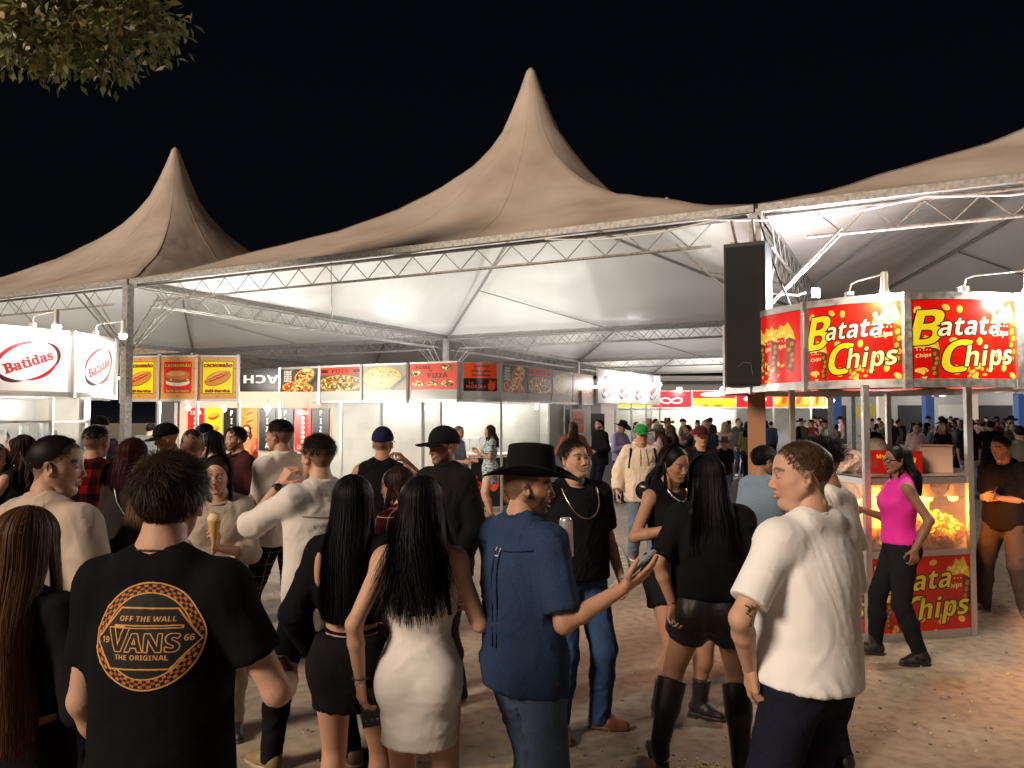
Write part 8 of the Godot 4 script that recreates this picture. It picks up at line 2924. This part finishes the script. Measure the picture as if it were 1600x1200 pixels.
# ------------------------------------------------------------------ people farther back
func _middle_people() -> void:
	var black := Color(0.009, 0.008, 0.008)
	var brown := Color(0.028, 0.017, 0.011)
	var sh := {"kind": "short", "c": black, "len": 0.11, "lift": 0.25, "thick": 0.045}
	var fade := {"kind": "short", "c": black, "len": 0.10, "lift": 0.3, "top": 0.16}
	var list := [
		["man in red and black checked shirt with shaved neck, seen from behind", 150, 5.6, 172, {"H": 1.81, "w": 1.06, "skin": "tan", "stubble": 0.35, "top": {"m": "plaid:0", "sleeve": 1.9, "hem": 0.46, "ease": 0.025, "collar": "plaid:0"}, "legs": {"m": DARK_JEANS}, "hair": fade}],
		["woman with wine red hair in black lace top with thin chain strap", 208, 5.2, 168, {"H": 1.72, "f": true, "skin": "fair", "top": {"m": "cotton:0.022,0.018,0.018", "sleeve": 1.9, "hem": 0.55, "ease": 0.010}, "legs": {"m": "leather:0.03,0.03,0.032", "name": "leather_trousers"}, "hair": {"kind": "long", "c": Color(0.034, 0.008, 0.009), "len": 0.20, "spread": 1.5, "shag": 0.1}}],
		["woman with dark loose hair in black sleeveless top at the left edge, arms folded", 36, 6.0, -100, {"H": 1.72, "f": true, "skin": "fair", "head": [30, 0, 0], "top": {"m": BLACK2, "sleeve": 0.0, "hem": 0.5, "ease": 0.012}, "legs": {"m": DARK_JEANS}, "hair": {"kind": "long", "c": Color(0.035, 0.022, 0.015), "len": 0.28, "spread": 1.5}, "al": {"o": Vector3(-0.02, -0.06, 0.14), "hint": Vector3(0.6, -1, 0.1)}, "ar": {"o": Vector3(-0.02, -0.12, 0.15)}}],
		["person in dark clothes cut off by the left picture edge", -8, 5.9, 80, {"H": 1.66, "f": true, "skin": "tan", "top": {"m": BLACK2, "sleeve": 0.8, "hem": 0.46}, "legs": {"m": DARK_JEANS}, "hair": {"kind": "long", "c": black, "len": 0.3}}],
		["man in mustard shirt and black cap eating beside the hot dog stall", 268, 7.2, -50, {"H": 1.80, "skin": "brown", "beard": 0.6, "head": [-8, 14, 0], "top": {"m": "cotton:0.50,0.24,0.035", "sleeve": 0.85, "hem": 0.46, "ease": 0.022}, "legs": {"m": DARK_JEANS}, "hat": {"kind": "cap", "m": BLACK, "tall": true}, "ar": {"o": Vector3(-0.04, -0.04, 0.15), "hint": Vector3(0.7, -1, 0)}, "al": {"o": Vector3(-0.03, -0.09, 0.15), "hint": Vector3(0.7, -1, 0)}}],
		["man with shaved head in black tee seen from behind", 302, 5.5, 168, {"H": 1.79, "w": 1.08, "skin": "tan", "stubble": 0.42, "hair_c": black, "top": {"m": BLACK2, "sleeve": 0.8, "hem": 0.47, "ease": 0.022}, "legs": {"m": DARK_JEANS}, "head": [26, 4, 0], "hair": {"kind": "short", "c": Color(0.03, 0.022, 0.017), "len": 0.03, "thick": 0.010, "lift": 0.3}}],
		["woman with long dark hair and chequered sleeve looking left", 332, 6.8, -82, {"H": 1.74, "f": true, "skin": "fair", "top": {"m": "plaid:4", "sleeve": 1.9, "hem": 0.46, "ease": 0.02}, "legs": {"m": DARK_JEANS}, "hair": {"kind": "long", "c": black, "len": 0.36, "face": 1.7}}],
		["dark haired man behind the shaved head man", 320, 8.0, 150, {"H": 1.80, "skin": "tan", "top": {"m": BLACK2}, "legs": {"m": DARK_JEANS}, "hair": sh}],
		["smiling bearded man in dark maroon shirt by the hot dog counter", 372, 7.6, -38, {"H": 1.77, "skin": "fair", "beard": 0.8, "hair_c": black, "head": [-10, 0, 0], "top": {"m": "cotton:0.055,0.018,0.020", "sleeve": 0.95, "hem": 0.46, "ease": 0.018, "collar": "cotton:0.055,0.018,0.020"}, "legs": {"m": "denim:0.02,0.025,0.05"}, "hair": {"kind": "short", "c": black, "len": 0.2, "lift": 0.6}}],
		["man in blue tee with cap by the drinks kiosk", 157, 10.5, -70, {"H": 1.86, "skin": "tan", "top": {"m": "cotton:0.06,0.10,0.42", "sleeve": 0.8, "hem": 0.46}, "legs": {"m": DARK_JEANS}, "hat": {"kind": "cap", "m": BLACK2}}],
		["woman in pale blue shirt bending at the counter, back turned", 180, 10.2, -150, {"H": 1.62, "f": true, "lean": 22, "skin": "fair", "top": {"m": "cotton:0.42,0.46,0.52", "sleeve": 1.5, "hem": 0.54}, "legs": {"m": DARK_JEANS}, "hair": {"kind": "long", "c": black, "len": 0.28}}],
		["man in black tee working inside the hot dog stall, back turned", 236, 15.0, 175, {"H": 1.74, "w": 1.15, "skin": "tan", "top": {"m": BLACK2, "hem": 0.46}, "legs": {"m": DARK_JEANS}, "hair": sh}],
		["vendor in red shirt inside the drinks kiosk", 6, 10.3, 20, {"H": 1.68, "f": true, "skin": "fair", "top": {"m": "cotton:0.5,0.03,0.04"}, "legs": {"m": DARK_JEANS}, "hair": {"kind": "short", "c": brown}}],
		["red haired woman in orange behind the sauce bottles", 386, 15.2, 10, {"H": 1.70, "f": true, "skin": "fair", "top": {"m": "cotton:0.5,0.09,0.04"}, "legs": {"m": DARK_JEANS}, "hair": {"kind": "long", "c": Color(0.15, 0.05, 0.02), "len": 0.3}}],
		["grey haired man in blue shirt leaning on the pizza counter", 707, 13.4, 62, {"H": 1.72, "skin": "fair", "lean": 10, "top": {"m": "cotton:0.22,0.27,0.42", "sleeve": 1.4, "hem": 0.48, "collar": "cotton:0.22,0.27,0.42"}, "legs": {"m": DARK_JEANS}, "hair": {"kind": "short", "c": Color(0.14, 0.13, 0.12), "len": 0.09}, "al": {"o": Vector3(-0.02, -0.13, 0.19)}, "ar": {"o": Vector3(0.0, -0.14, 0.18)}}],
		["pizza vendor in black cap and black tee with orange print", 743, 17.4, -40, {"H": 1.83, "skin": "fair", "top": {"m": BLACK2, "hem": 0.48}, "legs": {"m": DARK_JEANS}, "hat": {"kind": "cap", "m": BLACK}, "ar": {"o": Vector3(-0.04, -0.12, 0.15)}, "al": {"o": Vector3(-0.04, -0.12, 0.15)}}],
		["woman in zebra print dress at the pizza counter", 766, 14.3, -76, {"H": 1.70, "f": true, "skin": "tan", "top": {"m": "plaid:3", "name": "dress", "hem": 0.37, "tight": true, "ease": 0.018, "sleeve": 0.7}, "shoes": {"m": "leather:0.2,0.12,0.08"}, "hair": {"kind": "long", "c": Color(0.035, 0.02, 0.014), "len": 0.30, "spread": 1.3}, "al": {"o": Vector3(-0.02, -0.10, 0.15), "hint": Vector3(0.5, -1, 0)}, "ar": {"o": Vector3(-0.04, -0.08, 0.16), "hint": Vector3(0.5, -1, 0)}}],
		["woman in rust top with long hair at the drinks counter, back turned", 896, 15.4, 172, {"H": 1.75, "f": true, "w": 1.1, "skin": "tan", "top": {"m": "cotton:0.22,0.06,0.03", "sleeve": 1.3, "hem": 0.5, "ease": 0.03}, "legs": {"m": "cotton:0.25,0.24,0.24"}, "hair": {"kind": "long", "c": Color(0.04, 0.024, 0.016), "len": 0.36}, "al": {"o": Vector3(0.02, -0.15, 0.15), "hint": Vector3(0.7, -1, -0.2)}, "ar": {"o": Vector3(0.02, -0.15, 0.15), "hint": Vector3(0.7, -1, -0.2)}}],
		["bearded man in black jacket and white trainers facing the drinks counter", 937, 17.0, -66, {"H": 1.80, "w": 1.1, "skin": "fair", "beard": 0.8, "hair_c": black, "top": {"m": BLACK2, "name": "jacket", "sleeve": 1.95, "hem": 0.45, "ease": 0.035, "high": true}, "legs": {"m": DARK_JEANS}, "shoes": {"m": "leather:0.6,0.6,0.6", "sole": "leather:0.6,0.6,0.6"}, "hair": sh, "al": {"o": Vector3(0.0, -0.2, 0.13)}, "ar": {"o": Vector3(0.0, -0.2, 0.13)}}],
		["man in lilac shirt and black cowboy hat looking at his phone", 968, 16.8, 40, {"H": 1.75, "skin": "tan", "head": [10, 20, 0], "top": {"m": "cotton:0.36,0.31,0.52", "sleeve": 1.95, "hem": 0.53, "ease": 0.02, "collar": "cotton:0.36,0.31,0.52"}, "legs": {"m": "denim:0.03,0.06,0.16", "belt": BLACK_LEATHER}, "shoes": {"m": "leather:0.25,0.16,0.09"}, "hat": {"kind": "cowboy", "m": "cotton:0.010,0.010,0.011"}, "al": {"o": Vector3(-0.06, -0.13, 0.13), "hint": Vector3(0.7, -1, 0)}, "ar": {"o": Vector3(-0.06, -0.12, 0.13), "hint": Vector3(0.7, -1, 0)}}],
		["woman in pale pink with grey hat behind the cream hoodie", 1030, 13.5, -120, {"H": 1.69, "f": true, "skin": "fair", "top": {"m": "cotton:0.6,0.42,0.46", "sleeve": 1.3, "hem": 0.5, "ease": 0.02}, "legs": {"m": BLACK2}, "hair": {"kind": "long", "c": Color(0.05, 0.03, 0.02), "len": 0.25}, "hat": {"kind": "cowboy", "m": "cotton:0.12,0.12,0.11", "s": 0.95}}],
		["man in brown cowboy hat far behind the cream hoodie, chatting", 1042, 20.5, 20, {"H": 1.78, "skin": "tan", "top": {"m": "cotton:0.35,0.3,0.28", "sleeve": 1.9}, "legs": {"m": DARK_JEANS}, "hat": {"kind": "cowboy", "m": "cotton:0.10,0.06,0.035"}}],
		["man in pale cowboy hat far left of the brown hatted one", 1014, 21.5, -30, {"H": 1.76, "skin": "tan", "top": {"m": "cotton:0.4,0.35,0.36", "sleeve": 1.9}, "legs": {"m": DARK_JEANS}, "hat": {"kind": "cowboy", "m": "cotton:0.24,0.13,0.09"}}],
		["long haired woman in black mini dress, back half turned, drinking", 1048, 16.2, -140, {"H": 1.68, "f": true, "skin": "fair", "top": {"m": BLACK2, "name": "dress", "sleeve": 0.0, "hem": 0.40, "tight": true, "ease": 0.012}, "shoes": {"m": BLACK_LEATHER, "shaft": 0.5}, "hair": {"kind": "long", "c": Color(0.06, 0.036, 0.022), "len": 0.32}, "ar": {"o": Vector3(-0.03, 0.0, 0.15), "hint": Vector3(0.7, -1, 0)}, "al": {"o": Vector3(-0.02, -0.08, 0.15)}}],
		["man in dark vest reaching out near the far stall", 1074, 17.5, -80, {"H": 1.68, "w": 1.08, "skin": "tan", "top": {"m": "cotton:0.035,0.037,0.045", "sleeve": 0.5}, "legs": {"m": DARK_JEANS}, "hair": sh, "al": {"o": Vector3(0.0, -0.02, 0.28)}}],
		["man with pale hair and glasses near the far stall", 1102, 15.5, -20, {"H": 1.80, "skin": "fair", "top": {"m": "cotton:0.03,0.035,0.06"}, "legs": {"m": DARK_JEANS}, "hair": {"kind": "short", "c": Color(0.30, 0.27, 0.24), "len": 0.09}}],
		["man in maroon and black cap looking at the camera", 1094, 9.4, 8, {"H": 1.74, "w": 1.08, "skin": "tan", "stubble": 0.3, "top": {"m": BLACK2, "sleeve": 0.8}, "legs": {"m": DARK_JEANS}, "hat": {"kind": "cap", "m": "cotton:0.05,0.012,0.014"}}],
		["child in brown cowboy hat and black printed tee", 1131, 15.6, 8, {"H": 1.42, "hs": 1.1, "skin": "fair", "top": {"m": BLACK2, "sleeve": 0.9}, "legs": {"m": "denim:0.10,0.16,0.28"}, "hat": {"kind": "cowboy", "m": "cotton:0.16,0.07,0.04", "s": 0.95}}],
		["woman with pale headscarf and fringed blouse in the crowd", 1132, 20.0, -10, {"H": 1.72, "f": true, "skin": "fair", "top": {"m": "cotton:0.42,0.33,0.27", "sleeve": 1.6}, "legs": {"m": DARK_JEANS}, "hair": {"kind": "long", "c": Color(0.45, 0.38, 0.30), "len": 0.24, "face": 2.3}}],
		["man in grey jacket and white trainers walking in the crowd", 1153, 24.0, 20, {"H": 1.80, "skin": "fair", "top": {"m": "cotton:0.07,0.075,0.085", "sleeve": 1.9}, "legs": {"m": "denim:0.04,0.06,0.10"}, "shoes": {"m": "leather:0.6,0.6,0.6"}, "hair": sh}],
		["long haired woman in olive top walking away to the left", 1167, 20.5, 150, {"H": 1.72, "f": true, "skin": "tan", "top": {"m": "cotton:0.16,0.13,0.03", "sleeve": 1.4, "hem": 0.5}, "legs": {"m": "denim:0.02,0.03,0.06"}, "shoes": {"m": BLACK_LEATHER, "shaft": 0.4}, "hair": {"kind": "long", "c": black, "len": 0.3}, "fl": [0.06, 0.14, 5, 0.0], "fr": [0.06, -0.12, 5, 0.02]}],
		["vendor in hair net bending over the chips in the kiosk", 1335, 7.55, 20, {"H": 1.72, "f": true, "lean": 18, "skin": "fair", "head": [-10, 26, 0], "top": {"m": "cotton:0.45,0.3,0.25"}, "legs": {"m": DARK_JEANS}, "hair": {"kind": "short", "c": Color(0.30, 0.25, 0.20), "thick": 0.10, "len": 0.06}}],
		["vendor in dark cap inside the chips kiosk, lit orange", 1362, 7.9, -20, {"H": 1.72, "skin": "tan", "head": [30, 12, 0], "top": {"m": "cotton:0.38,0.2,0.12"}, "legs": {"m": DARK_JEANS}, "hair": {"kind": "short", "c": black, "len": 0.14}}],
		["boy in pale pink tee with teal print in the right crowd", 1430, 20.0, -6, {"H": 1.68, "skin": "tan", "top": {"m": "cotton:0.62,0.42,0.40", "sleeve": 0.9}, "legs": {"m": "cotton:0.35,0.30,0.25"}, "hair": sh}],
		["woman in black with wavy blond hair in the right crowd", 1472, 19.5, -8, {"H": 1.70, "f": true, "skin": "fair", "top": {"m": BLACK2, "sleeve": 1.9}, "legs": {"m": BLACK2}, "hair": {"kind": "long", "c": Color(0.26, 0.18, 0.09), "len": 0.34, "spread": 1.3, "wave": 0.02}}],
		["man in black top and pale jeans holding hands at the kiosk's right", 1512, 17.6, -30, {"H": 1.74, "skin": "tan", "top": {"m": BLACK2, "sleeve": 0.9}, "legs": {"m": "denim:0.34,0.42, 0.50"}, "hair": sh}],
		["broad man in black tee seen from behind in the right crowd", 1546, 18.5, 165, {"H": 1.76, "w": 1.12, "skin": "tan", "top": {"m": BLACK}, "legs": {"m": DARK_JEANS}, "hair": sh}],
		["man in green checked shirt at the right picture edge", 1592, 12.5, 170, {"H": 1.72, "skin": "tan", "top": {"m": "cotton:0.14,0.15,0.11", "sleeve": 1.7}, "legs": {"m": DARK_JEANS}, "hair": sh}],
	]
	for p in list:
		var sp: Dictionary = p[4]
		sp.q = 0 if p[2] < 5.3 else 1
		if p[2] > 16.0:
			sp.q = 1
		var o := person(p[0], gp(p[1], p[2]), p[3], sp)
		if p[1] == 208:
			part("chain_strap", tube_mesh([_surface(o, Vector3(0.06, 1.44, -0.5), Vector3(0, 0, -1), 0.006), _surface(o, Vector3(0.0, 1.32, -0.5), Vector3(0, 0, -1), 0.008), _surface(o, Vector3(-0.09, 1.18, -0.5), Vector3(0, 0, -1), 0.006)], 0.005, 6), mat("silver", lin(0.6, 0.58, 0.55), 0.3, 0.9), o)

# ------------------------------------------------------------------ the far crowd, each one a copy of a few builds
func _crowd() -> void:
	var trousers := [DARK_JEANS, BLUE_JEANS, BLACK2, "cotton:0.12,0.10,0.08", "denim:0.12,0.17,0.24"]
	var builds := [
		{"H": 1.75, "hair": {"kind": "short"}}, {"H": 1.78, "w": 1.08, "hat": {"kind": "cap", "m": BLACK}, "al": {"o": Vector3(-0.02, -0.1, 0.15)}},
		{"H": 1.64, "f": true, "hair": {"kind": "long", "len": 0.3}}, {"H": 1.67, "f": true, "hair": {"kind": "long", "len": 0.4}, "ar": {"o": Vector3(-0.03, -0.05, 0.16)}},
		{"H": 1.76, "hat": {"kind": "cowboy", "m": BLACK}}, {"H": 1.72, "w": 1.12, "fat": 0.4, "hair": {"kind": "short"}, "ar": {"o": Vector3(0.0, -0.15, 0.16)}},
	]
	var tops := ["0.012,0.012,0.014", "0.5,0.48,0.46", "0.04,0.05,0.09", "0.22,0.03,0.03", "0.16,0.18,0.22", "0.36,0.28,0.20", "0.02,0.02,0.022", "0.10,0.18,0.30", "0.10,0.10,0.05", "0.45,0.30,0.30"]
	var top_names := ["black", "white", "navy", "red", "grey", "beige", "dark", "blue", "olive", "pink"]
	var kinds := ["bare headed man", "man in a cap", "long haired woman", "woman with very long hair", "man in a cowboy hat", "stout man"]
	var r := RandomNumberGenerator.new()
	r.seed = 91
	var first := []
	var said := {}
	var spots := []
	for k in 78:
		var px := r.randf_range(1190, 1600) if k < 46 or k > 63 else (r.randf_range(985, 1180) if k < 58 else r.randf_range(-20, 180))
		var d := r.randf_range(18.5, 27.0) if k > 63 else r.randf_range(24.0, 43.0) if k < 46 else (r.randf_range(22.0, 31.0) if k < 58 else r.randf_range(22.0, 30.0))
		spots.append([px, d])
	for k in spots.size():
		var b := k % builds.size()
		var p := gp(spots[k][0], spots[k][1])
		var c := r.randi_range(0, tops.size() - 1)
		var where: String = "far right" if spots[k][0] > 1400 else ("far behind the chips kiosk" if spots[k][0] > 1190 else ("before the red stall" if spots[k][0] > 900 else "beyond the drinks kiosk"))
		var yaw := r.randf_range(-180, 180)
		var lg := r.randi_range(0, 4)
		var label := ""
		for turn_ in 4:
			var way := "facing us" if absf(yaw) < 45 else ("from behind" if absf(yaw) > 135 else ("facing right" if yaw > 0 else "facing left"))
			label = "%s, %s top, %s, %s, %s" % [kinds[b], top_names[c], ["dark jeans", "blue jeans", "black trousers", "brown trousers", "pale jeans"][lg], way, where]
			if not said.has(label):
				break
			yaw = wrapf(yaw + 90.0, -180.0, 180.0)
		said[label] = true
		if b >= first.size():
			var sp: Dictionary = builds[b].duplicate(true)
			sp.q = 2
			sp.skin = ["fair", "tan", "brown"][b % 3]
			sp.top = {"m": "cotton:" + tops[c], "sleeve": 0.8 if b % 2 else 1.9}
			sp.legs = {"m": trousers[lg]}
			first.append(person(label, p, yaw, sp, "people in the far crowd"))
		else:
			var o: Node3D = first[b].duplicate()
			o.name = numbered("person")
			add_child(o)
			o.position = p
			o.rotation.y = deg_to_rad(yaw)
			o.scale = Vector3.ONE * r.randf_range(0.95, 1.05)
			o.set_meta("label", label)
			for q in o.get_children():
				if q.name == "shirt":
					q.material_override = cloth("cotton:" + tops[c])
				elif q.name == "trousers":
					q.material_override = cloth(trousers[lg])

func _small_things() -> void:
	# litter on the dirt: straw, popcorn and crumbs
	var m := MB.new()
	for k in 420:
		var d := rng.randf_range(2.6, 12.0)
		var p := Vector3(rng.randf_range(-0.45, 0.62) * d, 0.02, -d)
		var a := rng.randf() * TAU
		var ln := rng.randf_range(0.02, 0.08)
		m.tube([p, p + Vector3(cos(a), 0.06, sin(a)) * ln * 0.5, p + Vector3(cos(a + 0.3), 0.0, sin(a + 0.3)) * ln], rng.randf_range(0.0008, 0.002), 4, false)
	var o := part("straw_litter", m.done(), mat("straw", lin(0.42, 0.33, 0.17), 0.8), self, "stuff")
	tag(o, "bits of dry straw scattered over the dirt", "litter")
	var pop := MB.new()
	for k in 90:
		var c := Vector3(0.985, 0.02, -4.15) if k < 46 else (Vector3(3.3, 0.02, -5.6) if k < 70 else Vector3(2.2, 0.02, -4.6))
		var p := c + Vector3(rng.randfn() * 0.09, 0, rng.randfn() * 0.07) * (1.0 if k < 46 else 4.0)
		var s := rng.randf_range(0.005, 0.011)
		pop.lathe([[0.0, 0.0], [s, s * 0.3], [s * 0.8, s * 1.2], [0.0, s * 1.5]], 6, p, Basis.from_euler(Vector3(rng.randf(), rng.randf() * 3.0, rng.randf())))
	o = part("spilled_popcorn", pop.done(), mat("popcorn", lin(0.68, 0.56, 0.28), 0.7), self, "stuff")
	tag(o, "pale crumbs of spilled popcorn on the dirt", "litter")
	var st := MB.new()
	for k in 700:
		var d := rng.randf_range(2.4, 14.0)
		var p := Vector3(rng.randf_range(-0.6, 0.66) * d, 0.012, -d)
		var s := rng.randf_range(0.004, 0.014)
		st.lathe([[0.0, 0.0], [s, s * 0.2], [s * 0.7, s * 0.8], [0.0, s]], 5, p, Basis(Vector3.UP, rng.randf() * 3.0))
	o = part("pebbles", st.done(), mat("pebble", lin(0.20, 0.16, 0.12), 0.9), self, "stuff")
	tag(o, "small pebbles lying on the trodden dirt", "pebbles")
